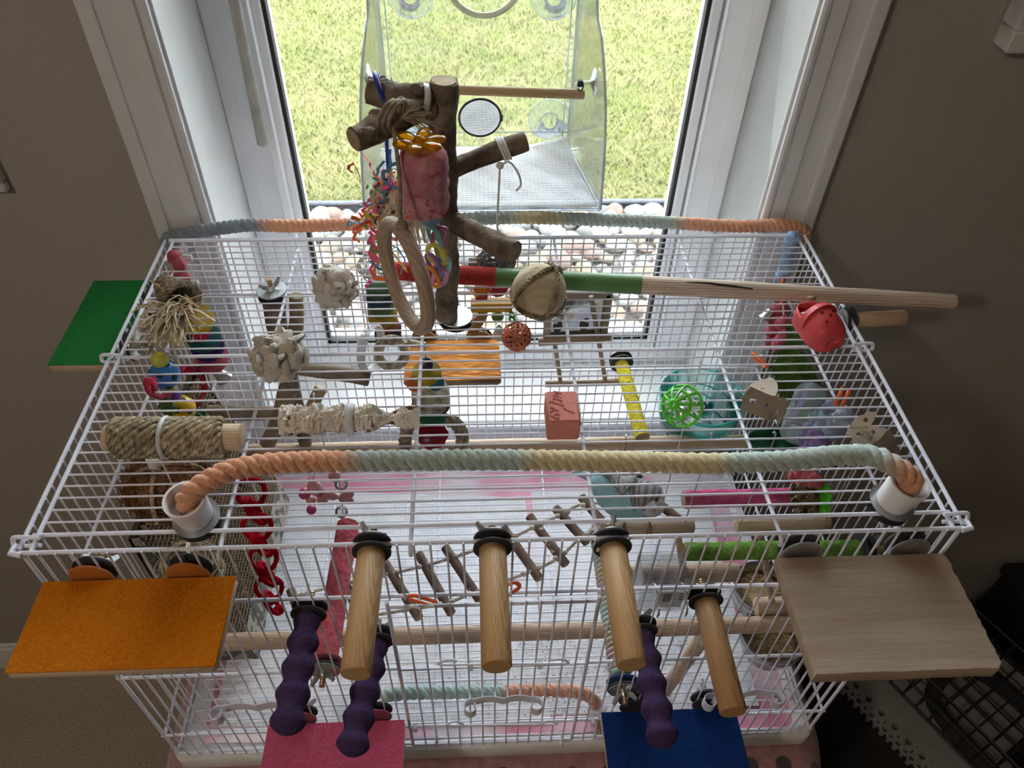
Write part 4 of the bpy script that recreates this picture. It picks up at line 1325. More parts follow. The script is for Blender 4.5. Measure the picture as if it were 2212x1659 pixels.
for k in range(84):
    ci = rg.choice([0, 0, 1, 1, 2, 3, 4, 5])
    if k < 26: u, v = rg.gauss(840, 22), rg.gauss(382, 12)
    else: u, v = rg.gauss(824, 18), rg.gauss(478, 28)
    p = P(u, v, y=sy - 0.018 + rg.uniform(-0.012, 0.012))
    d_ = V(rg.gauss(0, 1), rg.gauss(0, 0.5), rg.gauss(-0.2, 1)).normalized()
    pts = [p]
    for j in range(rg.randint(4, 7)):
        d_ = (d_ + V(rg.gauss(0, 0.7), rg.gauss(0, 0.4), rg.gauss(-0.1, 0.7))).normalized()
        pts.append(pts[-1] + d_ * 0.0062)
    strips[ci].ribbon(pts, (rg.gauss(0, 1), rg.gauss(0, 1), rg.gauss(0, 1)), 0.0033, 0.0003)
for ci, u0, v0, u1, v1 in ((0, 797, 500, 812, 560), (0, 800, 520, 806, 600), (1, 815, 520, 810, 605), (0, 806, 600, 790, 620), (1, 810, 600, 835, 605), (0, 795, 430, 785, 460), (2, 800, 445, 783, 490)):
    pts = [P(u0 + (u1 - u0) * s + 5 * math.sin(s * 14), v0 + (v1 - v0) * s, y=sy - 0.02) for s in [i / 9 for i in range(10)]]
    strips[ci].ribbon(pts, (0.8, 0.3, 0.2), 0.0034, 0.0003)
for k, s_ in enumerate(strips):
    s_.build('crinkle_paper', plastic('crinkle_%d' % k, crk[k], 0.5), t)['kind'] = 'stuff'

# white cotton string on the thin branch
t = thing('cotton_string', 'white cotton string knotted round the thin side branch', 'string', P(1075, 490, y=TY + 0.01))
wr_ = P(1087, 322, y=TY + 0.0145)
mb = MB()
for k in range(3):
    mb.torus(wr_ + V(0.0025 * k - 0.0025, 0, 0.0006 * k), 0.0105, 0.0012, (0.85, 0.2, 0.35), 26, 6)
mb.build('wrap', COTTON, t)
k0 = P(1080, 358, y=TY + 0.005)
MB().ball(k0, 0.0035, 10, 8).build('knot', COTTON, t)
MB().tube(catmull([k0, P(1077, 420, y=TY + 0.006), P(1074, 482, y=TY + 0.008), P(1076, 500, y=TY + 0.008)], 5), 0.0010, 6).build('hanging_end', COTTON, t)
MB().tube(catmull([k0, P(1100, 350, y=TY + 0.004), P(1118, 372, y=TY + 0.002), P(1125, 398, y=TY + 0.002), P(1115, 412, y=TY + 0.002)], 5), 0.0011, 6).build('loose_end', COTTON, t)

# ================================================================ foraging balls and blocks lying on the roof
SOLA = mat('cream_sola_wood', (0.66, 0.60, 0.52), rough=0.9, spec=0.1, vary=0.16, vscale=55, bump=0.5, bscale=120, sub=0.0, speck=(70, 0.66, (0.22, 0.16, 0.11)))
pet = []
for k in range(5):
    off = V(k * 3.1, 1, 2)
    pet.append(MB().ball((0, 0, 0), (1, 0.75, 0.32), 12, 8, disp=lambda d: 0.38 * noise.noise(d * 1.7 + off)).mesh('petal', (0, 0, 0), 60, SOLA))
def sola(name, label, c, r, npet, size, squash=1.0, spread=1.0):
    t = thing(name, label, 'toy ball', c - V(0, 0, r), 'sola wood balls on the roof')
    MB().ball(c, r * 0.62, 16, 10).build('core', SOLA, t)
    rg = random.Random(int(r * 1e5) + npet)
    for k in range(npet):
        z = 1 - 2 * (k + 0.5) / npet
        a = k * 2.39996
        d = V(math.cos(a) * math.sqrt(1 - z * z), math.sin(a) * math.sqrt(1 - z * z), z * squash)
        o = bpy.data.objects.new('petal', pet[rg.randrange(5)])
        COL.objects.link(o); o.parent = t
        o.location = c + d * r * 0.74 * rg.uniform(0.95, 1.05) - ORG[t.name]
        q = (d.to_track_quat('Z', 'Y') @ Quaternion((0, 0, 1), rg.uniform(0, 6.3))) if spread < 1.2 or k % 3 == 0 else (d.to_track_quat('X', 'Z') @ Quaternion((1, 0, 0), rg.uniform(0, 6.3)))
        o.rotation_mode = 'QUATERNION'; o.rotation_quaternion = q @ Quaternion((0, 1, 0), rg.uniform(-0.8, 0.8) * spread)
        o.scale = Vector((1, 1, 1)) * size * rg.uniform(0.8, 1.25)
c = P(724, 621, z=RZ + 0.025); sola('sola_ball', 'round cream ball of curled sola wood pieces beside the wooden ring', c, 0.026, 84, 0.0080)
c = P(602, 770, z=RZ + 0.022); sola('sola_ball', 'ragged cream cluster of sola wood petals above the knobbly sola stick', c, 0.028, 74, 0.0098, 0.8, 1.6)

# corn husk ball bound with braided cord
c = P(1166, 627, z=RZ + 0.029)
t = thing('corn_husk_ball', 'corn husk ball bound with braided seagrass cord on the cage roof', 'toy ball', c - V(0, 0, 0.029))
HUSK = mat('corn_husk', (0.50, 0.42, 0.28), rough=0.8, spec=0.2, col2=(0.36, 0.29, 0.18), vscale=26, stretch=(1, 9, 3), bump=0.5, bscale=60)
MB().ball(c, 0.0285, 40, 26, disp=lambda d: 0.02 * math.sin(math.atan2(d.y, d.z) * 40) * (1 - abs(d.x)) + 0.06 * noise.noise(d * 1.6)).build('husk', HUSK, t, 60)
SEAG = mat('seagrass', (0.31, 0.245, 0.155), rough=0.9, spec=0.15, vary=0.3, vscale=160, bump=0.5, bscale=300)
for k, axd in enumerate(((0.1, -0.25, 1.0), (1.0, 0.15, -0.35), (-0.55, 0.75, 0.35))):
    X_, Y_, Z_ = axis_frame(axd)
    off = Z_ * (-0.010 if k == 0 else (0.006 if k == 1 else 0.004))
    rad = math.sqrt(0.0295 ** 2 - off.length ** 2)
    pts = [c + off + X_ * (rad * math.cos(a)) + Y_ * (rad * math.sin(a)) for a in [2 * PI * i / 30 for i in range(31)]]
    rope(pts, 0.0030, lambda s: (1, 1, 1), 0.013, 4).build('braid', SEAG, t)

# rattan balls
def rattan(name, label, c, r, n, m, seed, squash=(1, 1, 1), wr=0.0011, grp=None):
    t = thing(name, label, 'toy ball', c - V(0, 0, r), grp)
    rg = random.Random(seed)
    for k in range(n):
        ax_ = V(rg.gauss(0, 1), rg.gauss(0, 1), rg.gauss(0, 1)).normalized()
        X_, Y_, Z_ = axis_frame(ax_)
        off = rg.uniform(-0.45, 0.45) * r
        rad = math.sqrt(r * r - off * off)
        pts = []
        for i in range(36):
            a = 2 * PI * i / 36
            wob = 1 + 0.05 * math.sin(3 * a + k)
            d = Z_ * off + X_ * (rad * math.cos(a) * wob) + Y_ * (rad * math.sin(a) * wob)
            pts.append(c + V(d.x * squash[0], d.y * squash[1], d.z * squash[2]))
        MB().tube(pts, wr, 6, closed=True).build('cane', m, t)
rattan('rattan_ball', 'small coral rattan ball resting on the cage roof', P(1116, 727, z=RZ + 0.0135), 0.0138, 22, mat('coral_cane', (0.55, 0.17, 0.095), rough=0.7, vary=0.2, vscale=60), 3)
rattan('rattan_ball', 'squashed grey rattan ball under the cut end of the low branch', P(1072, 563, z=RZ + 0.018), 0.020, 20, mat('grey_cane', (0.27, 0.27, 0.30), rough=0.8, vary=0.2), 9, (1.05, 0.7, 0.85), 0.0010)

# seagrass wrapped dowel
ra_, rb_ = P(230, 946, z=RZ + 0.0165), P(523, 944, z=RZ + 0.0165)
t = thing('seagrass_roll', 'wooden dowel wrapped in coiled seagrass braid lying on the roof', 'chew toy', (ra_ + rb_) / 2 - V(0, 0, 0.0165))
MB().cyl(ra_, rb_, 0.0118, n=30, bevel=0.001).build('dowel', grain('pale_core_dowel', (0.60, 0.46, 0.31), (0.48, 0.35, 0.22), 'x', 12), t)
dx_ = (rb_ - ra_)
ux = dx_.normalized(); uy = V(0, 0, 1).cross(ux).normalized(); uz = ux.cross(uy)
for s0, s1, n_t in ((0.07, 0.41, 8), (0.47, 0.87, 9)):
    pts = []
    N_ = n_t * 18
    for i in range(N_ + 1):
        a = 2 * PI * i / 18
        pts.append(ra_ + dx_ * (s0 + (s1 - s0) * i / N_) + (uy * math.cos(a) + uz * math.sin(a)) * 0.0142)
    rope(pts, 0.0044, lambda s: (1, 1, 1), 0.017, 2).build('seagrass_coil', mat('pale_seagrass', (0.38, 0.315, 0.215), rough=0.9, spec=0.15, vary=0.3, vscale=160, bump=0.5, bscale=300), t)
MB().torus(ra_ + dx_ * 0.44, 0.0172, 0.0022, dx_, 36, 8).build('zip_tie', ZIP, t)

# raffia brush with a seagrass bell
c = P(392, 640, z=RZ + 0.020)
t = thing('raffia_brush_toy', 'seagrass bell toy with shredded raffia tassel on the roof corner', 'toy', c - V(0, 0, 0.02))
bax = V(0.35, -0.80, -0.10).normalized()
X_, Y_, Z_ = axis_frame(bax)
tip_ = P(352, 614, z=RZ + 0.020)
bax = (P(412, 668, z=RZ + 0.018) - tip_).normalized(); X_, Y_, Z_ = axis_frame(bax)
SG2 = mat('grey_seagrass', (0.27, 0.225, 0.155), rough=0.9, spec=0.15, vary=0.3, vscale=160, bump=0.5, bscale=300)
for k in range(8):
    r_ = 0.007 + 0.0018 * k
    pts = [tip_ + bax * (0.0052 * k) + X_ * (r_ * math.cos(a)) + Y_ * (r_ * math.sin(a)) for a in [2 * PI * i / 24 for i in range(25)]]
    rope(pts, 0.0034, lambda s: (1, 1, 1), 0.014, 3).build('seagrass_coil', SG2, t)
mb = MB()
rg = random.Random(8)
mouth = P(380, 672, z=RZ + 0.022)
for k in range(170):
    p = mouth + V(rg.gauss(0, 0.006), rg.gauss(0.002, 0.006), rg.gauss(0, 0.005))
    a = rg.gauss(0.0, 0.75)
    Ls = rg.uniform(0.022, 0.050)
    q = p + V(math.sin(a) * Ls * 0.8, -math.cos(a) * Ls, rg.uniform(-0.012, 0.010))
    q.z = max(q.z, RZ + 0.001)
    mb.ribbon(catmull([p, p.lerp(q, 0.5) + V(rg.gauss(0, 0.004), 0, rg.uniform(0, 0.008)), q], 3), (rg.gauss(0, 1), rg.gauss(0, 1), rg.gauss(0, 1)), rg.uniform(0.0008, 0.0026), 0.0003)
o = mb.build('raffia_tassel', mat('tan_raffia', (0.58, 0.46, 0.30), rough=0.85, vary=0.25, vscale=90), t); o['kind'] = 'stuff'
MB().tube(catmull([tip_, P(372, 592, z=RZ + 0.012), P(367, 572, z=RZ + 0.006), P(357, 566, z=RZ + 0.006), P(352, 576, z=RZ - 0.002)], 6), 0.0011, 6).build('hook', STEEL, t)

# knobbly sola stick with zip tie
ca_, cb2 = P(606, 908, z=RZ + 0.0125), P(905, 903, z=RZ + 0.010)
t = thing('sola_stick', 'knobbly cream sola stick zip tied to the cage roof', 'chew toy', (ca_ + cb2) / 2 - V(0, 0, 0.012))
def stick_r(s): return 0.0128 - 0.0022 * s - 0.0055 * math.exp(-((s - 0.80) / 0.10) ** 2) + 0.001 * math.sin(s * 31)
N_ = 170
pth = [ca_.lerp(cb2, i / N_) for i in range(N_ + 1)]
MB().tube(pth, [stick_r(i / N_) for i in range(N_ + 1)], 46, disp=lambda p, a, i: (0.28 * noise.noise(V(p.x * 120, math.cos(a) * 2.5, math.sin(a) * 2.5)) + 0.34 * noise.noise(V(p.x * 420, math.cos(a) * 7, math.sin(a) * 7))) * (1 if math.cos(a) > -0.3 else 0.35)).build('stick', mat('cream_cholla', (0.70, 0.64, 0.55), rough=0.95, spec=0.1, vary=0.12, vscale=40, bump=0.6, bscale=150, speck=(42, 0.62, (0.15, 0.085, 0.045))), t, 60)
MB().torus(ca_.lerp(cb2, 0.50), 0.0132, 0.0020, cb2 - ca_, 30, 8, flat=2.0).build('zip_tie', ZIP, t)

# coral mineral block with carved strokes
bfl, bfr = P(1181, 953, z=RZ), P(1250, 953, z=RZ)
hb = P(1216, 911, y=(bfl.y + bfr.y) / 2).z
btl, btr = P(1178, 844, z=hb), P(1239, 843, z=hb)
btl2, btr2 = P(1185, 912, z=hb), P(1250, 910, z=hb)
t = thing('chew_block', 'coral mineral chew block with carved strokes lying on the roof', 'chew toy', (bfl + btr) / 2)
CORAL = mat('coral_mineral', (0.52, 0.19, 0.145), rough=0.85, spec=0.15, vary=0.06, vscale=60, bump=0.25, bscale=300, speck=(55, 0.67, (0.55, 0.33, 0.28)))
yb = (btl.y + btr.y) / 2; yf = bfl.y
xa, xb_ = bfl.x, bfr.x
bm_ = MB(); bx(bm_, xa, xb_, yf, yb, RZ + 0.0002, hb, 0.0015)
bm_.build('block', CORAL, t)
DKC = mat('carved_groove', (0.22, 0.045, 0.035), rough=0.9)
strk = [[(500, 285), (600, 300), (680, 330), (690, 350)], [(545, 335), (630, 360)], [(500, 375), (545, 390)], [(555, 400), (640, 420)], [(680, 425), (700, 440)], [(505, 440), (520, 500)], [(520, 455), (650, 490), (710, 510)], [(680, 545), (710, 560)],
        [(405, 570), (430, 530), (490, 535), (540, 575), (620, 585), (710, 625), (750, 605)], [(745, 665), (770, 705), (880, 755), (1005, 805)], [(415, 685), (510, 690)], [(430, 665), (520, 700)], [(530, 715), (630, 745)], [(425, 770), (470, 785)], [(470, 735), (530, 750)], [(560, 810), (630, 840), (630, 870)], [(525, 845), (580, 865)], [(430, 860), (510, 905), (590, 940), (640, 945)], [(590, 925), (645, 915)]]
mb = MB()
sx_, sy_ = xb_ - xa, yb - yf
for s_ in strk:
    pts = []
    for u, v in s_:
        p = P(1150 + u / 11.057, 820 + v / 11.057, z=hb)
        pts.append(V(p.x, p.y, hb + 0.0001))
    mb.ribbon(resample(pts, 0.001), (0.3, 1, 0), 0.0011, 0.0006)
mb.build('carving', DKC, t)

# green and white lattice ball with a bell inside
c = P(1474, 877, z=RZ + 0.0195)
t = thing('lattice_ball', 'bright green and white plastic lattice ball with a bell on the roof', 'toy ball', c - V(0, 0, 0.0195))
GRN, WHT = plastic('lime_green_plastic', (0.10, 0.56, 0.03), 0.3), plastic('white_plastic', (0.80, 0.80, 0.76), 0.3)
pole = V(-0.62, -0.45, 0.64).normalized()
X_, Y_, Z_ = axis_frame(pole)
rb = 0.0190
def sph(th, ph): return c + (Z_ * math.cos(th) + (X_ * math.cos(ph) + Y_ * math.sin(ph)) * math.sin(th)) * rb
for s_, m_ in ((1, GRN), (-1, WHT)):
    mb = MB()
    for k in range(10):
        ph = 2 * PI * k / 10
        th0, th1 = (0.16, PI / 2 - 0.03) if s_ > 0 else (PI / 2 + 0.03, PI - 0.16)
        mb.tube([sph(th0 + (th1 - th0) * i / 10, ph) for i in range(11)], 0.0012, 6, flat=1.2)
    for th in ((0.16, 0.80, PI / 2 - 0.03) if s_ > 0 else (PI / 2 + 0.03, PI - 0.80, PI - 0.16)):
        mb.tube([sph(th, 2 * PI * i / 40) for i in range(40)], 0.0014 if th not in (0.16, PI - 0.16) else 0.0022, 6, closed=True)
    mb.build('half_shell', m_, t)
bc = c + V(0.001, -0.002, -0.008)
MB().ball(bc, 0.0072, 18, 12).build('bell', STEEL, t)

# clog shaped toy
c = P(1768, 745, z=RZ)
RED = mat('red_foam', (0.62, 0.055, 0.058), rough=0.5, vary=0.06, vscale=40)
t = thing('toy_clog', 'small red foam clog with round vent holes standing on the roof', 'toy shoe', c)
# long axis of the clog points to the lower end of the photo (toe), heel away
toe, heel = P(1790, 752, z=RZ), P(1748, 690, z=RZ)
ay_ = V(0.28, -0.96, 0).normalized(); ax2 = V(0.96, 0.28, 0).normalized()
ctr = P(1760, 720, z=RZ)
Lc, Wc = 0.060, 0.039
def clog_pt(s, w, z): return ctr + ay_ * ((s - 0.5) * Lc) + ax2 * w + V(0, 0, z)
def half_w(s): return Wc / 2 * (0.74 + 0.30 * math.sin(min(1, s * 1.05) * PI * 0.62)) * math.sqrt(max(0.0, 1 - (2 * abs(s - 0.5)) ** 6.0))
sole = MB()
ol = []
NS = 40
for i in range(NS): ol.append((i / NS, 1))
for i in range(NS): ol.append((1 - i / NS, -1))
def ring(zv, k): return [clog_pt(0.01 + 0.98 * s, sd * half_w(0.01 + 0.98 * s) * k, zv) for s, sd in ol]
rings = [ring(0.0005, 0.94), ring(0.002, 1.0), ring(0.0075, 1.02), ring(0.010, 0.97)]
k = len(ol)
vs = [p for r_ in rings for p in r_]
fs = [tuple(range(k)), tuple(reversed(range(3 * k, 4 * k)))]
for i in range(3):
    for j in range(k):
        l = (j + 1) % k
        fs.append((i * k + j, (i + 1) * k + j, (i + 1) * k + l, i * k + l))
sole.add(vs, fs).build('sole', RED, t)
up = MB()                                      # vamp: domed shell from mid foot to toe
vs, fs = [], []
nu, nv = 20, 18
for i in range(nu + 1):
    s = 0.42 + 0.565 * i / nu
    hgt = 0.0245 * math.sqrt(max(0, 1 - ((s - 0.42) / 0.575) ** 2.4)) + 0.0015
    for j in range(nv + 1):
        a = PI * j / nv
        w = half_w(s) * 1.0
        vs.append(clog_pt(s, w * math.cos(a) * (1.0 if math.sin(a) < 0.3 else 1 - 0.06 * (math.sin(a) - 0.3)), 0.0055 + (hgt + 0.0035) * math.sin(a) ** 0.75))
for i in range(nu):
    for j in range(nv):
        a = i * (nv + 1) + j
        fs.append((a, a + 1, a + nv + 2, a + nv + 1))
o = up.add(vs, fs).build('vamp', RED, t, 60)
md = o.modifiers.new('thickness', 'SOLIDIFY'); md.thickness = 0.0022; md.offset = -1
side = MB()                                    # low wall round the heel
vs, fs = [], []
path = [(0.44, 1)] + [(0.44 - 0.42 * i / 12, 1) for i in range(1, 13)] + [(0.02 + 0.42 * i / 12, -1) for i in range(0, 13)]
for s, sd in path:
    w = half_w(max(0.012, s)) * sd
    for zz, kx in ((0.009, 1.0), (0.016, 0.99), (0.0205 - 0.004 * abs(s - 0.2), 0.96)):
        vs.append(clog_pt(max(0.012, s), w * kx, zz))
for i in range(len(path) - 1):
    for j in range(2):
        a = i * 3 + j
        fs.append((a, a + 3, a + 4, a + 1))
o = side.add(vs, fs).build('heel_wall', RED, t, 60)
md = o.modifiers.new('thickness', 'SOLIDIFY'); md.thickness = 0.002
strap = [clog_pt(0.44, half_w(0.44) * 1.03 * math.cos(a), 0.011 + 0.0250 * math.sin(a) ** 0.8) for a in [PI * i / 16 for i in range(17)]]
MB().ribbon(strap, ay_ + V(0, 0, 0.35), 0.0075, 0.0016).build('strap', RED, t)
DKH = mat('dark_hole', (0.05, 0.006, 0.008), rough=0.9)
for s, w in ((0.58, -0.25), (0.60, 0.25), (0.68, 0.0), (0.76, -0.28), (0.78, 0.25)):
    hg = 0.0245 * math.sqrt(max(0, 1 - ((s - 0.42) / 0.575) ** 2.4)) + 0.0015
    ww = half_w(s) * 1.0
    ca = w * 1.3
    p = clog_pt(s, ww * ca * 0.95, 0.009 + hg * math.sqrt(1 - ca * ca) ** 0.75)
    nrm = (V(0, 0, 1) + ay_ * 0.35 + ax2 * ca * 0.8).normalized()
    MB().lathe([(0.0024, -0.0004), (0.0024, 0.0004), (0.0017, 0.0004), (0.0015, -0.0003)], p, nrm, 14).build('vent_rim', RED, t)
    MB().lathe([(0.0016, -0.0002), (0.0015, 0.0003)], p, nrm, 14).build('vent_hole', DKH, t)
MB().ball(clog_pt(0.30, 0.006, 0.020), 0.0045, 12, 8).build('bead', mat('cream_bead', (0.75, 0.72, 0.55), rough=0.4), t)
MB().torus(clog_pt(0.32, -0.008, 0.014), 0.0075, 0.0012, (0.3, 1, 0), 20, 6).build('zip_tie', ZIP, t)
# ================================================================ clear acrylic window perch house stuck to the glass
HB = 0.604
hz = P(1100, 318, y=HB).z
hxl, hxr = P(838, 230, y=HB).x, P(1232, 230, y=HB).x
fl_, fr_ = P(787, 455, z=hz), P(1297, 452, z=hz)
HF = (fl_.y + fr_.y) / 2
t = thing('window_birdhouse', 'clear acrylic open fronted bird house stuck to the window glass', 'bird house', (0, HB, hz - 0.003))
def on_side(u, v, s):
    """point of the flared side wall seen at pixel (u, v)"""
    b = V(hxl if s < 0 else hxr, HB, 0); f = V(fl_.x if s < 0 else fr_.x, HF, 0)
    n = V(0, 0, 1).cross(f - b)
    d = (P(u, v, y=1.0) - CAM)
    return CAM + d * ((b - CAM).dot(n) / d.dot(n))
ZT = hz + 0.36
CUPM = mat('milky_suction_cup', (0.80, 0.86, 0.78), rough=0.15, vary=0.02, clear={'tint': (0.93, 0.96, 0.90), 'body': 0.16, 'ior': 1.45})
for s, pxs in ((1, [(1297, 452), (1303, 380), (1307, 300), (1308, 230), (1305, 150), (1299, 80), (1290, 20)]), (-1, [(787, 455), (783, 380), (780, 300), (779, 230), (782, 150), (789, 70), (795, 20)])):
    front = [on_side(u, v, s) for u, v in pxs]
    b0 = V(hxl if s < 0 else hxr, HB, hz)
    # carry the curve on above the picture to the back at the top
    lastp = front[-1]
    for k in range(1, 6):
        a = k / 5
        yy = lastp.y + (HB - 0.02 - lastp.y) * a
        zz = lastp.z + (ZT - lastp.z) * (math.sin(a * PI / 2))
        kx = (HB - yy) / (HB - HF)
        front.append(V(b0.x + ((fl_.x if s < 0 else fr_.x) - b0.x) * kx, yy, zz))
    curve = catmull(front, 4)
    poly = curve + [V(b0.x, HB, ZT), V(b0.x, HB, hz)]
    out = V(0.0013 * s, 0, 0)
    mb = MB()
    A, B = [p - out for p in poly], [p + out for p in poly]
    if s > 0: A, B = B, A
    mb.hexa(A, B).build('side_wall', CLEAR, t)
    MB().tube(curve, 0.0016, 6).build('front_edge', CLEAR_EDGE, t)
    MB().tube([V(b0.x, HB, hz), V(b0.x, HB, ZT)], 0.0017, 6).build('back_edge', CLEAR_EDGE, t)
    MB().tube([V(b0.x - s * 0.0075, HB, hz), V(b0.x - s * 0.0075, HB, ZT)], 0.0008, 6).build('back_rib', CLEAR_EDGE, t)
    # suction cup on the side wall holding the dowel clip
    w = on_side(1285 if s > 0 else 795, 178 if s > 0 else 168, s)
    n = V(-s, -0.15, 0).normalized()
    MB().lathe([(0.0005, 0.0145), (0.0022, 0.014), (0.0022, 0.006), (0.006, 0.004), (0.0145, 0.0012), (0.0155, 0.0003), (0.0145, 0.0)], w, n, 28).build('suction_cup', CUPM, t)
    ce = w + n * 0.0175
    cl = MB()
    cl.box(ce, (0.006, 0.006, 0.007), bevel=0.001)
    cl.tube(catmull([ce + V(0.002, 0, 0.002), ce + V(0.004, 0, -0.004), ce + V(0.001, 0, -0.009), ce + V(-0.002, 0, -0.006)], 4), 0.0008, 6)
    cl.build('black_clip', RUBBER, t)
bx(MB(), hxl, hxr, HB - 0.0012, HB + 0.0012, hz, ZT).build('back_wall', CLEAR, t)
MB().hexa([V(hxl, HB, hz - 0.003), V(fl_.x, HF, hz - 0.003), V(fr_.x, HF, hz - 0.003), V(hxr, HB, hz - 0.003)], [V(hxl, HB, hz), V(fl_.x, HF, hz), V(fr_.x, HF, hz), V(hxr, HB, hz)]).build('floor_plate', CLEAR, t)
for nm, a, b, r in (('sill_edge', V(fl_.x, HF, hz), V(fr_.x, HF, hz), 0.0018), ('sill_edge', V(hxl, HB, hz), V(hxr, HB, hz), 0.0016), ('sill_edge', V(hxl, HB - 0.001, hz + 0.022), V(hxr, HB - 0.001, hz + 0.022), 0.0011), ('sill_edge', V(hxl, HB, hz), V(fl_.x, HF, hz), 0.0015), ('sill_edge', V(hxr, HB, hz), V(fr_.x, HF, hz), 0.0015)):
    MB().tube([a, b], r, 6).build(nm, CLEAR_EDGE, t)
MB().hexa([V(fl_.x, HF, hz), V(fl_.x, HF - 0.002, hz), V(fr_.x, HF - 0.002, hz), V(fr_.x, HF, hz)], [V(fl_.x, HF, hz + 0.012), V(fl_.x, HF - 0.002, hz + 0.012), V(fr_.x, HF - 0.002, hz + 0.012), V(fr_.x, HF, hz + 0.012)]).build('front_lip', CLEAR, t)
CUPM = mat('milky_suction_cup', (0.80, 0.86, 0.78), rough=0.15, vary=0.02, clear={'tint': (0.93, 0.96, 0.90), 'body': 0.16, 'ior': 1.45})
for u, v in ((1187, 261), (1197, -6), (886, -10), (905, 262)):
    p = P(u, v, y=HB + 0.004)
    r = 0.0275
    MB().lathe([(r * 0.97, 0.006), (r, 0.0052), (r * 0.75, 0.002), (r * 0.42, -0.001), (r * 0.30, -0.005), (r * 0.10, -0.0055)], p, (0, 1, 0), 36).build('suction_cup', CUPM, t)
    MB().torus(p + V(0, -0.001, 0), r * 0.42, 0.0007, (0, 1, 0), 30, 6).build('cup_ring', CLEAR_EDGE, t)
    MB().torus(p + V(0, 0.004, 0), r * 0.99, 0.0006, (0, 1, 0), 36, 6).build('cup_rim', CLEAR_EDGE, t)
hr = P(1045, -52, y=HB - 0.004)
MB().torus(hr, 0.0435, 0.0035, (0, 1, 0), 48, 10).build('entrance_ring', mat('ivory_ring', (0.72, 0.72, 0.62), rough=0.3, clear={'tint': (0.85, 0.86, 0.75), 'body': 0.6, 'ior': 1.45}), t)
# paper towel on its floor, lifted in one corner
mb = MB(); vs, fs = [], []
nx, ny = 30, 24
for j in range(ny + 1):
    for i in range(nx + 1):
        s, v_ = i / nx, j / ny
        x0 = fl_.x + (hxl - fl_.x) * v_ + 0.004; x1 = fr_.x + (hxr - fr_.x) * v_ - 0.004
        x = x0 + (x1 - x0) * s; y = HF + 0.003 + (HB - HF - 0.008) * v_
        z = hz + 0.0012 + 0.0012 * (0.5 + noise.noise(V(x * 40, y * 40, 2))) + 0.030 * max(0, s - 0.72) / 0.28 * max(0, v_ - 0.45) + 0.018 * max(0, 0.16 - s) / 0.16 * max(0, v_ - 0.3)
        vs.append((x, y, z))
for j in range(ny):
    for i in range(nx):
        a = j * (nx + 1) + i
        fs.append((a, a + 1, a + nx + 2, a + nx + 1))
o = mb.add(vs, fs).build('paper_towel', PAPER)
md = o.modifiers.new('thickness', 'SOLIDIFY'); md.thickness = 0.0006
tag(o, 'white quilted paper towel on the floor of the clear bird house', 'paper towel')
# dowel on clips
dr, dl = on_side(1285, 178, 1), on_side(795, 168, -1)
yd = (dr.y + dl.y) / 2 - 0.002
a, b = P(842, 189, y=yd), P(1262, 204, y=yd)
t = thing('dowel_perch', 'round pale dowel hung across the clear bird house', 'perch', (a + b) / 2)
MB().cyl(a, b, 0.0056, n=24, bevel=0.0005).build('dowel', grain('honey_dowel', (0.50, 0.36, 0.20), (0.40, 0.27, 0.14), 'x', 14), t)
for p in (a.lerp(b, 0.02), a.lerp(b, 0.965)):
    MB().tube(catmull([p + V(0, 0, 0.004), p + V(-0.001, 0, 0.009), p + V(-0.003, 0, 0.013)], 4), 0.0009, 6).build('screw_eye', STEEL, t)
# round mirror
mc = P(1037, 254, y=HB - 0.006)
t = thing('round_mirror', 'small round mirror in a black rim inside the clear bird house', 'mirror', mc - V(0, 0, 0.027))
tilt = V(0.03, -1, -0.12).normalized()
rm = size_at(44, mc) * 1.02
MB().lathe([(rm * 0.96, 0.0), (rm * 0.96, 0.0012)], mc, tilt, 48).build('mirror_disc', mat('silver_mirror', (0.86, 0.88, 0.88), rough=0.02, metal=1.0, vary=0.0), t)
MB().torus(mc + tilt * 0.0008, rm, 0.0016, tilt, 56, 8).build('rim', RUBBER, t)
MB().box(mc + V(rm + 0.001, -0.001, 0), (0.0035, 0.003, 0.009), bevel=0.0006).build('clasp', RUBBER, t)
# ================================================================ inside the cage
def hang(t, p, top=CH - 0.002, m=None, r=0.0008):
    """thin wire from p up to the roof wires with a little hook"""
    p = Vector(p)
    MB().tube(catmull([p, p + V(0, 0, (top - p.z) * 0.5), V(p.x, p.y, top - 0.004), V(p.x, p.y + 0.003, top + 0.004), V(p.x, p.y + 0.006, top)], 4), r, 6).build('hanger', m or STEEL, t)
def bead(t, p, r, c, name='bead', squash=1.0, key=None):
    MB().ball(p, (r, r, r * squash), 18, 12).build(name, plastic(key or 'bead_%d_%d_%d' % tuple(int(x * 99) for x in c), c), t)
def disc(t, p, r, h, c, axis=(0, 0, 1), name='wood_disc'):
    a = Vector(axis).normalized()
    MB().cyl(Vector(p) - a * h / 2, Vector(p) + a * h / 2, r, n=28, bevel=min(0.0012, h * 0.2)).build(name, mat('stain_%d_%d_%d' % tuple(int(x * 99) for x in c), c, rough=0.7, spec=0.2, vary=0.14, vscale=60), t)

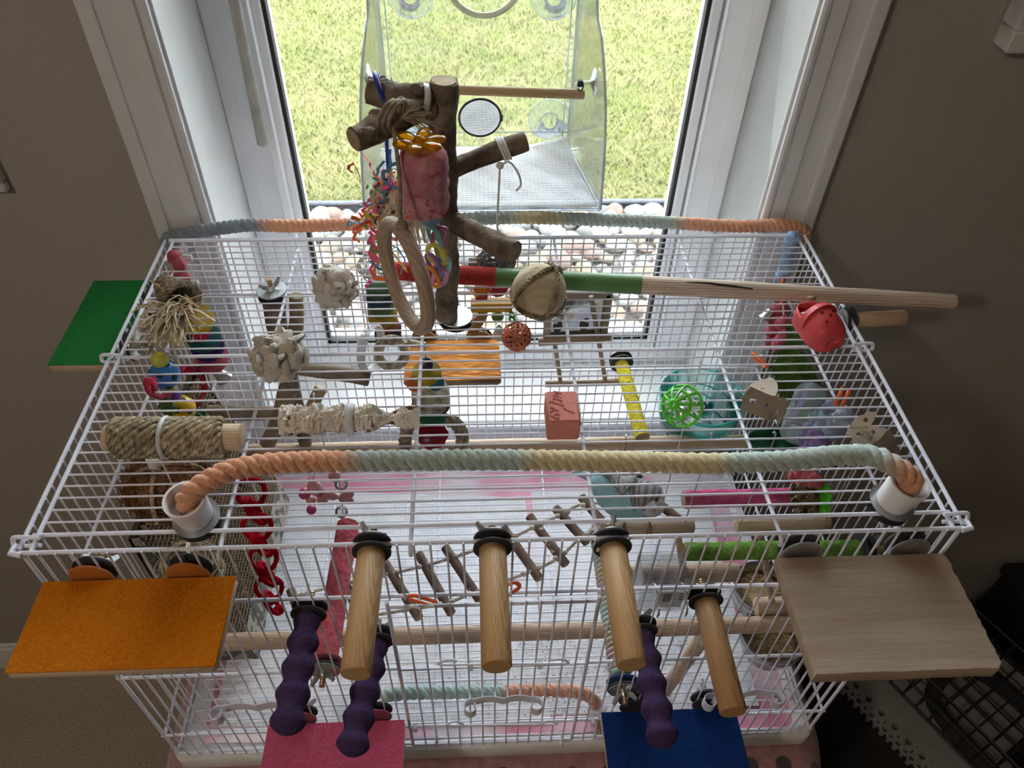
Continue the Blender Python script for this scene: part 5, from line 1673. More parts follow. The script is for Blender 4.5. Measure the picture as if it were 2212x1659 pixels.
# two long natural perches across the cage
py = 0.33; pz = P(1100, 963, y=py).z
t = thing('long_perch', 'long pale wooden perch spanning the cage behind the front rope', 'perch', (0, py, pz))
MB().tube([V(-0.375 + 0.75 * i / 40, py, pz) for i in range(41)], 0.0098, 20, disp=lambda p, a, i: 0.05 * noise.noise(V(p.x * 14, math.cos(a), math.sin(a)))).build('dowel', MAPLE_X, t)
for s in (-1, 1): MB().cyl((s * 0.3745, py, pz), (s * 0.3765, py, pz), 0.0155, n=24).build('washer', ZINC, t)
py = 0.07; pz = P(1100, 1367, y=py).z
t = thing('long_perch', 'long natural wooden perch low across the cage front', 'perch', (0, py, pz))
MB().tube([V(-0.375 + 0.75 * i / 40, py, pz) for i in range(41)], 0.0098, 20, disp=lambda p, a, i: 0.07 * noise.noise(V(p.x * 14, math.cos(a), math.sin(a)))).build('dowel', MAPLE_X, t)
for s in (-1, 1): MB().cyl((s * 0.3745, py, pz), (s * 0.3765, py, pz), 0.0155, n=24).build('washer', ZINC, t)

# perches reaching into the cage
def in_perch(name, label, base, tip, r, m, inward, end_m=None, wob=0.05, rw=0.0175, face=None, capr=True):
    base, tip = Vector(base), Vector(tip)
    t = thing(name, label, 'perch', base)
    N_ = 24
    MB().tube([base.lerp(tip, i / N_) for i in range(N_ + 1)], r, 22, disp=lambda p, a, i: wob * noise.noise(V(p.x * 40 + math.cos(a), p.y * 40 + math.sin(a), p.z * 40))).build('coated_dowel', m, t)
    d = (tip - base).normalized()
    MB().lathe([(r * 0.92, 0), (r * 0.90, 0.0012)], tip, d, 22).build('cut_end', end_m or CUTWOOD, t)
    mount(t, base - Vector(inward).normalized() * 0.006, -Vector(inward), rw, face or RUBBER)
    return t
b = P(703, 1424, y=0.010); tip = P(752, 1132, z=b.z + 0.012)
in_perch('sand_perch', 'coarse pink sanded perch running in from the cage front', b, tip, 0.0125, mat('coarse_pink_sand', (0.58, 0.12, 0.15), rough=0.95, spec=0.1, vary=0.15, vscale=90, bump=1.0, bscale=190, bdist=0.003), (0, 1, 0), wob=0.08, face=mat('rose_washer', (0.30, 0.07, 0.09), rough=0.6))
b = P(1343, 1468, y=0.010); tip = P(1294, 1134, z=b.z + 0.010)
in_perch('rope_wrapped_perch', 'pastel rope wrapped perch running in from the cage front', b, tip, 0.0095, CUTWOOD, (0, 1, 0), face=mat('blue_washer', (0.02, 0.06, 0.20), rough=0.6))
tw = [o for o in COL.objects if o.name.startswith('rope_wrapped_perch')][-1]
d_ = (tip - b); X_, Y_, Z_ = axis_frame(d_)
pts, N_ = [], 30 * 14
for i in range(N_ + 1):
    a = 2 * PI * i / 14
    pts.append(b + d_ * (0.03 + 0.94 * i / N_) + (X_ * math.cos(a) + Y_ * math.sin(a)) * 0.0112)
PAST = [(0.45, 0.62, 0.55), (0.70, 0.45, 0.50), (0.66, 0.60, 0.38), (0.50, 0.62, 0.62)]
def pf(s):
    k = s * 9; i = int(k); f = k - i
    a, c = PAST[i % 4], PAST[(i + 1) % 4]
    return tuple(x * (1 - f) + y * f for x, y in zip(a, c))
MB().tube(pts, 0.0026, 6, cols=[pf(i / N_) for i in range(N_ + 1)]).build('rope_wrap', ROPE, tw)
b = P(1343, 787, y=CD - 0.008); tip = P(1388, 946, z=b.z)
in_perch('sand_perch', 'bright yellow sanded perch on the back wall beside the teal bath', b, tip, 0.0095, mat('coarse_yellow_sand', (0.60, 0.50, 0.045), rough=0.95, spec=0.1, vary=0.15, vscale=120, bump=1.0, bscale=220, bdist=0.0025), (0, -1, 0), wob=0.06, rw=0.0165)
b = P(1762, 1072, x=0.372); tip = V(P(1478, 1076, z=b.z).x, b.y, b.z)
for _ in range(8): tip = V(tip.x + (1478 - pix(tip)[0]) / F_PX * 0.75, b.y, b.z)
PKB = mat('coarse_magenta_sand', (0.55, 0.10, 0.23), rough=0.95, spec=0.1, vary=0.18, vscale=90, bump=1.0, bscale=190, bdist=0.003)
in_perch('sand_perch', 'coarse magenta perch on the cage side above the swing bars', b, tip, 0.0105, PKB, (-1, 0, 0), wob=0.08)
b = V(0.372, 0.075, P(1700, 1190, y=0.075).z); tip = V(0.16, 0.075, b.z + 0.004)
for _ in range(8): tip = V(tip.x + (1480 - pix(tip)[0]) / F_PX * 0.75, b.y, tip.z)
in_perch('sand_perch', 'green felted perch on the cage side below the swing bars', b, tip, 0.0095, mat('coarse_green_sand', (0.17, 0.32, 0.06), rough=0.95, spec=0.1, vary=0.2, vscale=120, bump=1.0, bscale=220, bdist=0.003), (-1, 0, 0), wob=0.08)

# orange sanded platform on the back wall
oz = P(980, 736, y=CD - 0.010).z
o0, o1 = P(880, 736, z=oz), P(1076, 736, z=oz)
of = P(975, 822, z=oz)
platform('perch_platform', 'rough orange platform on the back wall inside the cage', P(871, 822, z=oz).x, P(1083, 822, z=oz).x, of.y, CD - 0.008, oz, 0.013, mat('coarse_orange_sand', (0.62, 0.24, 0.055), rough=0.95, spec=0.1, vary=0.18, vscale=60, bump=1.0, bscale=110, bdist=0.004, stretch=(0.5, 1.4, 1)), grain('grey_edge_wood', (0.36, 0.28, 0.22), (0.26, 0.19, 0.14), 'x', 12), [P(918, 732, y=CD), P(1036, 732, y=CD)], mat('orange_washer2', (0.35, 0.19, 0.07), rough=0.6), (0, 1, 0))

# branch hanging from the roof
wt = P(587, 628, z=RZ)
BY = wt.y
t = thing('hanging_branch', 'forked grey branch bolted under the cage roof by a steel washer', 'perch', wt - V(0, 0, 0.25))
MB().lathe([(0.002, 0), (0.0160, 0), (0.0165, 0.0008), (0.0160, 0.0018), (0.002, 0.002)], wt, (0, 0, 1), 30).build('steel_washer', ZINC, t)
MB().lathe([(0.002, -0.008), (0.0160, -0.008), (0.0160, -0.0058), (0.002, -0.0058)], wt, (0, 0, 1), 30).build('rubber_washer', RUBBER, t)
w = MB(); wingnut(w, wt + V(0, 0, 0.002), (0, 0, 1), 0.9, 2.4); w.build('wing_nut', STEEL, t)
w = MB(); threaded(w, wt, wt + V(0, 0, 0.016)); w.build('bolt', BRASS, t)
DRIFT = mat('grey_driftwood', (0.33, 0.265, 0.20), rough=0.95, spec=0.1, col2=(0.15, 0.115, 0.085), vscale=40, bump=0.8, bscale=110, bdist=0.003)
j0 = wt - V(0, 0, 0.008)
fork = P(628, 840, y=BY - 0.006)
bark_limb(t, 'trunk', [j0, P(598, 700, y=BY), P(612, 770, y=BY - 0.003), fork], [0.0125, 0.0115, 0.0110, 0.0115], 18, 0.12, (False, False))
bark_limb(t, 'branch', [P(625, 830, y=BY - 0.006), P(605, 900, y=BY - 0.02), P(575, 965, y=BY - 0.04)], [0.0115, 0.0105, 0.0100], 16, 0.12, (False, True), DRIFT)
bark_limb(t, 'branch', [P(628, 830, y=BY - 0.004), P(645, 890, y=BY + 0.004), P(660, 955, y=BY + 0.008)], [0.0095, 0.009, 0.009], 16, 0.14)
bark_limb(t, 'branch', [P(612, 790, y=BY - 0.002), P(680, 800, y=BY - 0.004), P(742, 808, y=BY - 0.004), P(797, 818, y=BY - 0.004)], [0.008, 0.0085, 0.0092, 0.0095], 16, 0.12, (False, True), DRIFT)
bark_limb(t, 'branch', [P(655, 910, y=BY + 0.004), P(672, 880, y=BY + 0.016), P(694, 838, y=BY + 0.030)], [0.008, 0.008, 0.0085], 14, 0.12, (False, True), CUTWOOD)
bark_limb(t, 'branch', [P(640, 640, y=BY + 0.026), P(640, 700, y=BY + 0.022), P(620, 770, y=BY + 0.008)], [0.008, 0.0085, 0.009], 14, 0.12, (True, False), CUTWOOD)
ly = BY - 0.012
bark_limb(thing('driftwood_perch', 'short grey driftwood perch on the cage wall behind the seagrass roll', 'perch', P(520, 893, y=ly)), 'limb', [P(450, 890, y=ly), P(520, 893, y=ly), P(592, 892, y=ly)], [0.0085, 0.009, 0.0085], 16, 0.12, (True, True), DRIFT)

# stack of wooden blocks at the back
bys = 0.405
t = thing('block_stack_toy', 'dark stack of stained wooden blocks hanging against the window', 'toy', P(832, 730, y=bys))
seq = [((0.05, 0.10, 0.035), 818, 622, 0.0155, 0.012), ((0.015, 0.04, 0.065), 820, 642, 0.0165, 0.013), ((0.07, 0.11, 0.05), 822, 660, 0.0165, 0.008), ((0.26, 0.18, 0.02), 826, 679, 0.0185, 0.016), ((0.36, 0.085, 0.02), 834, 697, 0.0160, 0.008), ((0.03, 0.012, 0.02), 838, 716, 0.0175, 0.019)]
for c_, u, v, r, h in seq:
    disc(t, P(u, v, y=bys), r, h, c_, (0.10, -0.12, 1), 'wood_block')
hang(t, P(815, 612, y=bys))
WOV = mat('clear_woven_ball', (0.70, 0.64, 0.55), rough=0.4, vary=0.1, clear={'tint': (0.86, 0.82, 0.76), 'body': 0.35})
bc = P(803, 578, y=bys)
mb = MB()
for k in range(14): mb.torus(bc, 0.017, 0.0007, V(random.gauss(0, 1), random.gauss(0, 1), random.gauss(0, 1)), 26, 5)
mb.build('cane_ball', WOV, t)
# clear ring and loofah ring
ry_ = 0.345
t = thing('loofah_ring_toy', 'clear plastic ring threaded with a pale loofah slice', 'toy', P(830, 790, y=ry_))
p = P(802, 752, y=ry_)
MB().torus(p, 0.028, 0.0032, (1, -0.35, 0.05), 44, 8, flat=1.8).build('plastic_ring', ZIP, t)
LOOF = mat('pale_loofah', (0.55, 0.48, 0.35), rough=0.95, vary=0.3, vscale=120, bump=1.0, bscale=200, bdist=0.003)
p2 = P(846, 762, y=ry_)
MB().torus(p2, 0.0165, 0.0062, (0.2, -0.75, 0.6), 36, 10).build('loofah', LOOF, t)
MB().tube(catmull([P(868, 748, y=ry_), P(892, 742, y=ry_ - 0.004), P(914, 745, y=ry_ - 0.008)], 5), [0.003] * 4 + [0.0045] * 4 + [0.0035] * 3, 10).build('rope_tail', LOOF, t)
hang(t, p + V(0, 0, 0.028))

# colourful bead toy with loofah and seagrass arch
cy = 0.235
t = thing('bead_stack_toy', 'stack of purple yellow blue and green wooden beads with loofah and seagrass arch', 'toy', P(932, 945, y=cy))
bead(t, P(920, 786, y=cy), 0.0080, (0.035, 0.016, 0.035), 'round_bead')
disc(t, P(922, 806, y=cy), 0.0155, 0.0085, (0.33, 0.25, 0.015))
disc(t, P(895, 828, y=cy - 0.004), 0.0085, 0.007, (0.42, 0.10, 0.02), (0, -0.8, 0.6))
disc(t, P(942, 826, y=cy - 0.008), 0.0088, 0.007, (0.015, 0.10, 0.16), (0.1, -0.8, 0.55))
lo = P(930, 855, y=cy)
MB().lathe([(0.018, -0.013), (0.0205, -0.010), (0.021, 0.0), (0.020, 0.010), (0.0175, 0.013)], lo, (0, -0.1, 1), 30, disp=lambda a, h: 0.08 * noise.noise(V(math.cos(a) * 4, math.sin(a) * 4, h * 200))).build('loofah', LOOF, t, 60)
disc(t, P(905, 876, y=cy), 0.008, 0.008, (0.50, 0.30, 0.02), (0.3, -0.5, 0.8))
disc(t, P(955, 877, y=cy - 0.004), 0.008, 0.008, (0.20, 0.015, 0.03), (-0.3, -0.5, 0.8))
disc(t, P(934, 893, y=cy), 0.0155, 0.012, (0.015, 0.13, 0.055))
rope([P(875, 968, y=cy), P(876, 940, y=cy), P(888, 915, y=cy), P(935, 906, y=cy), P(980, 912, y=cy), P(998, 938, y=cy), P(996, 966, y=cy)], 0.0078, lambda s: (1, 1, 1), 0.028).build('seagrass_arch', mat('olive_seagrass', (0.33, 0.28, 0.18), rough=0.9, vary=0.3, vscale=160, bump=0.5, bscale=300), t)
MB().lathe([(0.010, -0.008), (0.017, -0.002), (0.0175, 0.004), (0.012, 0.008)], P(935, 940, y=cy - 0.004), (0, -0.5, 0.85), 28, disp=lambda a, h: 0.06 * math.cos(a * 7)).build('red_shell', plastic('wine_red_plastic', (0.25, 0.008, 0.025), 0.2), t)
hang(t, P(920, 778, y=cy))

# wooden bar toy with bell
oy = 0.408
t = thing('bell_bar_toy', 'orange wooden bar toy with red blocks and hanging steel bell', 'toy', P(1065, 720, y=oy))
bb = mat('orange_stained_wood', (0.50, 0.27, 0.02), rough=0.6, vary=0.12, vscale=40)
a, b = P(1017, 660, y=oy), P(1106, 658, y=oy)
MB().box((a + b) / 2, ((b - a).length, 0.015, 0.0135), bevel=0.001).build('bar', bb, t)
MB().box(P(1040, 630, y=oy), (0.015, 0.014, 0.020), bevel=0.001).build('block', mat('red_stained_wood', (0.28, 0.015, 0.02), rough=0.6), t)
MB().ball(P(1075, 624, y=oy), (0.013, 0.012, 0.010), 18, 12, disp=lambda d: 0.08 * math.sin(d.z * 30)).build('woven_bead', mat('red_woven', (0.30, 0.012, 0.03), rough=0.9, bump=0.5, bscale=200), t)
a = P(1046, 572, y=oy)
MB().box(a + V(0.006, 0, 0), (0.050, 0.012, 0.013), bevel=0.001).build('bar', mat('brown_stained_wood', (0.16, 0.09, 0.03), rough=0.6), t)
MB().box(P(1031, 698, y=oy - 0.006), (0.0125, 0.010, 0.040), rot=Matrix.Rotation(0.42, 3, 'Y'), bevel=0.001).build('slat', mat('brown_stained_wood2', (0.27, 0.15, 0.05), rough=0.6), t)
bead(t, P(1075, 683, y=oy), 0.0082, (0.13, 0.19, 0.03), 'bead')
MB().torus(P(1078, 696, y=oy), 0.0045, 0.0007, (0.2, 1, 0), 18, 6).build('ring', STEEL, t)
def bell(t, top, r, h, axis=(0, 0, -1), m=None):
    MB().lathe([(0.0012, -0.001), (r * 0.38, 0), (r * 0.55, h * 0.15), (r * 0.66, h * 0.5), (r * 0.82, h * 0.8), (r, h), (r * 0.96, h), (r * 0.76, h * 0.8), (r * 0.58, h * 0.4), (0.001, h * 0.12)], top, axis, 28, caps=False).build('bell', m or STEEL, t)
bell(t, P(1078, 703, y=oy), 0.0095, 0.018)
for u, v, c_ in ((1030, 692, (0.50, 0.02, 0.03)), (1106, 680, (0.02, 0.35, 0.04)), (1106, 690, (0.02, 0.35, 0.04))):
    MB().torus(P(u, v, y=oy - 0.008), 0.0046, 0.0016, (0.3, 1, 0.2), 18, 6, sx=0.7).build('link', plastic('link_c_%d' % int(c_[0] * 99 + c_[1] * 50), c_), t)
hang(t, P(1060, 610, y=oy))
mb = MB()
for k in range(26):
    p = P(1030 + random.uniform(-8, 30), 620, y=oy - 0.008)
    q = p + V(random.uniform(-0.006, 0.006), random.uniform(-0.004, 0), random.uniform(-0.018, -0.004))
    mb.tube([p, p.lerp(q, 0.5) + V(0.002, 0, 0), q], 0.0006, 4)
mb.build('orange_fringe', mat('orange_fringe', (0.62, 0.20, 0.02), rough=0.9), t)

# mirror swing on the back wall
sy2 = 0.408
t = thing('mirror_swing', 'wooden framed mirror swing with a perch bar below', 'swing', P(1260, 828, y=0.395))
FRW = grain('swing_wood', (0.40, 0.31, 0.23), (0.28, 0.21, 0.15), 'z', 14)
a0, a1, b0_, b1_ = P(1186, 640, y=sy2), P(1312, 632, y=sy2), P(1180, 733, y=sy2), P(1306, 728, y=sy2)
MB().hexa([b0_, b1_, a1, a0], [p + V(0, 0.003, 0) for p in (b0_, b1_, a1, a0)]).build('mirror_pane', mat('dull_mirror', (0.50, 0.54, 0.58), rough=0.06, metal=1.0, vary=0.03), t)
for s, (p, q) in enumerate(((a0, b0_), (a1, b1_))):
    MB().box((p + q) / 2, (0.0095, 0.010, (p - q).length), bevel=0.001).build('upright', FRW, t)
MB().box((a0 + a1) / 2, ((a1 - a0).length + 0.010, 0.010, 0.009), bevel=0.001).build('crossbar', FRW, t)
e0, e1 = P(1163, 738, y=sy2 - 0.004), P(1320, 727, y=sy2 - 0.004)
MB().cyl(e0, e1, 0.0062, n=20, bevel=0.0006).build('crossbar', FRW, t)
s0, s1 = P(1178, 829, y=0.396), P(1344, 825, y=0.396)
MB().cyl(s0, s1, 0.0050, n=20, bevel=0.0006).build('swing_bar', FRW, t)
for p, q in ((P(1198, 740, y=sy2 - 0.006), P(1211, 826, y=0.396)), (P(1277, 640, y=sy2 - 0.010), P(1308, 826, y=0.396))):
    MB().cyl(p, q, 0.0030, n=12).build('stick', FRW, t)
# two small birds printed on the mirror
PRN = mat('grey_bird_print', (0.035, 0.035, 0.037), rough=0.5); PRW = mat('white_bird_print', (0.62, 0.62, 0.60), rough=0.5)
for u, v, s in ((1205, 707, -1), (1262, 703, 1)):
    c_ = P(u, v, y=sy2 - 0.0012)
    prn = MB(); prn.plate([(0.006 * math.cos(a) * s, 0.0085 * math.sin(a)) for a in ([2 * PI * i / 16 for i in range(16)] if s > 0 else [-2 * PI * i / 16 for i in range(16)])], 0.0004, (c_, V(1, 0, 0.2), V(0, 0, 1))); prn.build('bird_print', PRN, t)
    prn = MB(); prn.plate([(0.0028 * math.cos(a), 0.0024 * math.sin(a)) for a in [2 * PI * i / 12 for i in range(12)]], 0.0004, (c_ + V(0.003 * s, -0.0006, 0.008), V(1, 0, 0), V(0, 0, 1))); prn.build('bird_print', PRW, t)
hang(t, (a0 + a1) / 2 + V(0, -0.004, 0.004))

# teal bird bath
TEAL = mat('clear_teal_plastic', (0.10, 0.62, 0.55), rough=0.06, vary=0.02, clear={'tint': (0.86, 0.98, 0.965), 'body': 0.10, 'ior': 1.45})
TEALE = mat('teal_plastic_edge', (0.10, 0.60, 0.52), rough=0.1, vary=0.02, clear={'tint': (0.45, 0.88, 0.82), 'body': 0.45, 'ior': 1.45})
bz = 0.19
bc = P(1516, 858, z=bz)
t = thing('bird_bath', 'round clear teal plastic bird bath against the back of the cage', 'bird bath', bc - V(0, 0, 0.07))
rb_ = min(0.058, 0.362 - bc.x)
MB().lathe([(rb_ * 0.55, -0.070), (rb_ * 0.80, -0.060), (rb_ * 0.97, -0.030), (rb_, 0.0), (rb_ * 1.02, 0.002), (rb_ * 0.985, 0.003), (rb_ * 0.95, -0.030), (rb_ * 0.78, -0.057), (rb_ * 0.50, -0.066)], bc, (0, 0.05, 1), 48).build('bowl', TEAL, t)
for k, (rr, zz, rad) in enumerate(((1.02, 0.002, 0.0016), (0.97, -0.026, 0.0012), (0.78, -0.058, 0.0014), (0.55, -0.068, 0.0016))):
    MB().torus(bc + V(0, 0, zz), rb_ * rr, rad, (0, 0.05, 1), 56, 6).build('rim', TEALE, t)
dc = P(1504, 872, z=bz - 0.045)
MB().lathe([(0.020, -0.008), (0.025, 0.0), (0.024, 0.001), (0.019, -0.006)], dc, (0, 0, 1), 36).build('inner_dish', TEAL, t)
MB().torus(dc, 0.0247, 0.0013, (0, 0, 1), 40, 6).build('dish_rim', TEALE, t)
for s in (-1, 1):
    MB().tube(catmull([bc + V(s * 0.03, rb_ * 0.8, 0.002), bc + V(s * 0.03, CD - bc.y - 0.004, 0.010), bc + V(s * 0.03, CD - bc.y + 0.004, 0.004)], 4), 0.0016, 6).build('hook', TEALE, t)

# green seed hopper on the side wall
gx_ = 0.335
g = P(1712, 948, x=gx_)
t = thing('seed_hopper', 'translucent tube feeder in a dark green scoop base on the cage side', 'feeder', g - V(0, 0, 0.01))
HOP = mat('milky_tube', (0.55, 0.66, 0.62), rough=0.12, vary=0.02, clear={'tint': (0.82, 0.92, 0.89), 'body': 0.25, 'ior': 1.45})
DGR = plastic('dark_green_plastic', (0.012, 0.10, 0.045), 0.3)
MB().lathe([(0.0165, 0.0), (0.017, 0.004), (0.0165, 0.060), (0.0145, 0.066), (0.006, 0.068)], g + V(0, 0, 0.008), (0.02, 0.05, 1), 36).build('tube', HOP, t)
MB().lathe([(0.008, -0.012), (0.020, -0.009), (0.0225, 0.006), (0.0212, 0.006), (0.0185, -0.006)], g, (0, 0, 1), 36).build('collar', DGR, t)
sc = MB()
vs, fs = [], []
N_ = 14
for i in range(N_ + 1):
    s = i / N_
    cx_ = g.x - 0.012 - 0.040 * s
    wv = 0.018 * math.sqrt(max(0.05, 1 - s ** 3))
    for k in range(9):
        a = PI + PI * k / 8
        vs.append((cx_, g.y - 0.004 + wv * math.cos(a), g.z + 0.004 + (0.014 - 0.004 * s) * math.sin(a)))
for i in range(N_):
    for k in range(8):
        a = i * 9 + k
        fs.append((a, a + 1, a + 10, a + 9))
fs.append(tuple(N_ * 9 + k for k in range(9)))
o = sc.add(vs, fs).build('scoop', DGR, t, 60)
md = o.modifiers.new('thickness', 'SOLIDIFY'); md.thickness = 0.002
MB().box(g + V(0.026, 0.004, 0.020), (0.020, 0.030, 0.010), bevel=0.002).build('bracket', DGR, t)

# toys on the left wall
lx = -0.330
t = thing('block_stack_toy', 'fan of yellow teal purple and pink wooden slices with a bell on the cage side', 'toy', P(460, 780, x=lx + 0.01))
for c_, u, v, r, h in (((0.52, 0.36, 0.015), 428, 690, 0.016, 0.014), ((0.38, 0.015, 0.05), 432, 715, 0.011, 0.008), ((0.010, 0.085, 0.09), 440, 728, 0.0175, 0.012), ((0.035, 0.015, 0.12), 448, 748, 0.0175, 0.012), ((0.48, 0.10, 0.13), 457, 772, 0.018, 0.014)):
    disc(t, P(u, v, x=lx + 0.012), r, h, c_, (0.45, -0.35, 0.8), 'wood_slice')
bell(t, P(462, 796, x=lx + 0.012), 0.0095, 0.020, (0.35, 0.1, -0.9))
hang(t, P(424, 676, x=lx + 0.012))
t = thing('wiffle_ball_toy', 'blue and yellow holed balls joined by red raffia hanging on the cage side', 'toy', P(385, 915, x=lx))
def wiffle(t, c_, r, col, key):
    MB().ball(c_, r, 24, 16).build('holed_ball', plastic(key, col, 0.3), t)
    dk_ = mat(key + '_hole', tuple(x * 0.12 for x in col), rough=0.8)
    for k in range(14):
        z = 1 - 2 * (k + 0.5) / 14; a = k * 2.4
        d = V(math.cos(a) * math.sqrt(1 - z * z), math.sin(a) * math.sqrt(1 - z * z), z)
        MB().lathe([(r * 0.22, -r * 0.03), (r * 0.20, r * 0.012)], c_ + d * r * 0.985, d, 14).build('hole', dk_, t)
bl, yl = P(356, 809, x=lx), P(391, 883, x=lx)
wiffle(t, bl, 0.0150, (0.03, 0.17, 0.48), 'blue_wiffle'); wiffle(t, yl, 0.0150, (0.62, 0.40, 0.01), 'yellow_wiffle')
bead(t, P(345, 777, x=lx), 0.0085, (0.42, 0.42, 0.06)); bead(t, P(368, 840, x=lx), 0.0055, (0.38, 0.45, 0.10)); bead(t, P(378, 855, x=lx + 0.004), 0.0065, (0.22, 0.08, 0.40), 'bow')
RR_ = mat('red_raffia', (0.42, 0.012, 0.045), rough=0.85, vary=0.25, vscale=90)
mb = MB()
for k in range(5):
    jit = lambda: V(random.uniform(-0.003, 0.003), random.uniform(-0.003, 0.003), random.uniform(-0.003, 0.003))
    mb.tube(catmull([P(385, 800, x=lx) + jit(), P(410, 792, x=lx) + jit(), P(436, 808, x=lx) + jit(), P(440, 840, x=lx) + jit(), P(428, 870, x=lx) + jit(), P(415, 885, x=lx - 0.006) + jit(), P(398, 905, x=lx - 0.006) + jit()], 5), 0.0014, 5)
    mb.tube(catmull([P(330, 818, x=lx) + jit(), P(318, 840, x=lx) + jit(), P(335, 855, x=lx) + jit(), P(365, 850, x=lx) + jit()], 5), 0.0016, 5)
mb.ball(P(404, 798, x=lx), (0.009, 0.006, 0.007), 12, 8, disp=lambda d: 0.4 * noise.noise(d * 3))
mb.ball(P(325, 832, x=lx), (0.006, 0.006, 0.010), 12, 8, disp=lambda d: 0.4 * noise.noise(d * 3))
mb.build('red_raffia', RR_, t)
for u, v in ((358, 875), (365, 885), (430, 895), (440, 905), (425, 905)):
    MB().ball(P(u, v, x=lx), 0.007, 10, 8, disp=lambda d: 0.5 * noise.noise(d * 4)).build('moss_tuft', mat('moss_green_fibre', (0.06, 0.13, 0.03), rough=0.95, vary=0.3, vscale=100), t)
MB().torus(P(342, 757, x=lx), 0.0085, 0.0009, (0.4, 1, 0.3), 24, 6).build('split_ring', STEEL, t)
hang(t, P(342, 748, x=lx))
# knotted red rag outside the back corner
t = thing('knotted_rag_toy', 'row of dark pink knotted berries clipped to the back corner post', 'toy', P(400, 670, x=-0.362))
PKR = mat('dusky_pink_rag', (0.42, 0.08, 0.10), rough=0.85, vary=0.2, vscale=60)
for k in range(9):
    f = k / 8
    MB().ball(P(376 + 40 * f + 6 * (k % 2), 555 + 120 * f, x=-0.360 + 0.006 * (k % 2)), (0.0075, 0.0075, 0.009), 12, 8, disp=lambda d: 0.2 * noise.noise(d * 2 + V(k, 0, 0))).build('knot', PKR, t)
for u, v in ((405, 557), (419, 612)):
    MB().box(P(u, v, x=-0.352), (0.011, 0.005, 0.008), bevel=0.001).build('clip', WHT, t)
MB().tube([P(372, 545, x=-0.362), P(418, 682, x=-0.360)], 0.0012, 6).build('cord', RR_, t)

# soft cloth toys and links on the right wall
def cloth_bits(name, label, pts, cols, x, r, link=None, extra=None):
    t = thing(name, label, 'toy', P(*pts[-1], x=x))
    for k, (u, v) in enumerate(pts):
        c_ = cols[k % len(cols)]
        MB().ball(P(u, v, x=x), (r * 1.1, r, r * 1.2), 14, 10, disp=lambda d: 0.35 * noise.noise(d * 2.2 + V(k * 3, 0, 0))).build('cloth_lump', mat('felt_%d_%d_%d' % tuple(int(q * 99) for q in c_), c_, rough=0.95, vary=0.15, vscale=90, bump=0.5, bscale=250), t)
    if link:
        for u, v in link:
            p = P(u, v, x=x)
            MB().tube([p + V(0.004 * math.cos(a), 0.006 * math.cos(a), 0.011 * math.sin(a)) for a in [2 * PI * i / 24 for i in range(24)]], 0.0019, 8, closed=True).build('orange_link', plastic('orange_link_plastic', (0.85, 0.13, 0.015), 0.3), t)
    a, b = P(*pts[0], x=x), P(*pts[-1], x=x)
    MB().tube([a, b], 0.0012, 6).build('cord', COTTON, t)
    return t
rx = 0.366
cloth_bits('cloth_toy', 'pale blue knotted cloth toy on the far side post', [(1712, 515), (1704, 540), (1698, 565), (1692, 590), (1706, 528), (1697, 580)], [(0.30, 0.42, 0.62)], rx, 0.008, [(1690, 612)])
t = cloth_bits('cloth_toy', 'dark pink cloth doll hanging on an orange link', [(1690, 640), (1684, 668), (1680, 690), (1672, 712), (1692, 700), (1668, 738), (1684, 742), (1696, 730)], [(0.40, 0.07, 0.11)], rx, 0.0095, [(1692, 646)])
bell(t, P(1668, 668, x=rx - 0.01), 0.010, 0.016, (-0.5, -0.3, -0.7))
cloth_bits('cloth_toy', 'blue grey cloth toy on an orange link above the purple one', [(1800, 880), (1790, 900), (1808, 912), (1780, 922), (1802, 930), (1822, 900), (1772, 906)], [(0.27, 0.32, 0.42), (0.32, 0.38, 0.48)], rx - 0.012, 0.0100, [(1812, 856), (1826, 862)])
cloth_bits('cloth_toy', 'lilac cloth toy hanging behind the front rope', [(1750, 930), (1762, 945), (1738, 950), (1755, 968), (1772, 960), (1742, 972)], [(0.32, 0.20, 0.46)], rx - 0.02, 0.0095)
cloth_bits('cloth_toy', 'coral cloth toy just below the front rope', [(1735, 1020), (1750, 1030), (1720, 1026), (1762, 1038), (1740, 1045)], [(0.48, 0.11, 0.13)], rx - 0.02, 0.0085)
t = thing('plastic_link', 'single orange plastic link clipped low on the far side post', 'link', P(1640, 780, x=rx - 0.004))
p = P(1640, 778, x=rx - 0.004)
MB().tube([p + V(-0.006 * math.cos(a) , 0.013 * math.cos(a), 0.004 * math.sin(a)) for a in [2 * PI * i / 28 for i in range(28)]], 0.0021, 8, closed=True).build('loop', plastic('orange_link_plastic', (0.85, 0.13, 0.015), 0.3), t)
MB().ball(p + V(0.003, 0.004, 0.003), 0.003, 10, 8).build('bead', WHT, t)
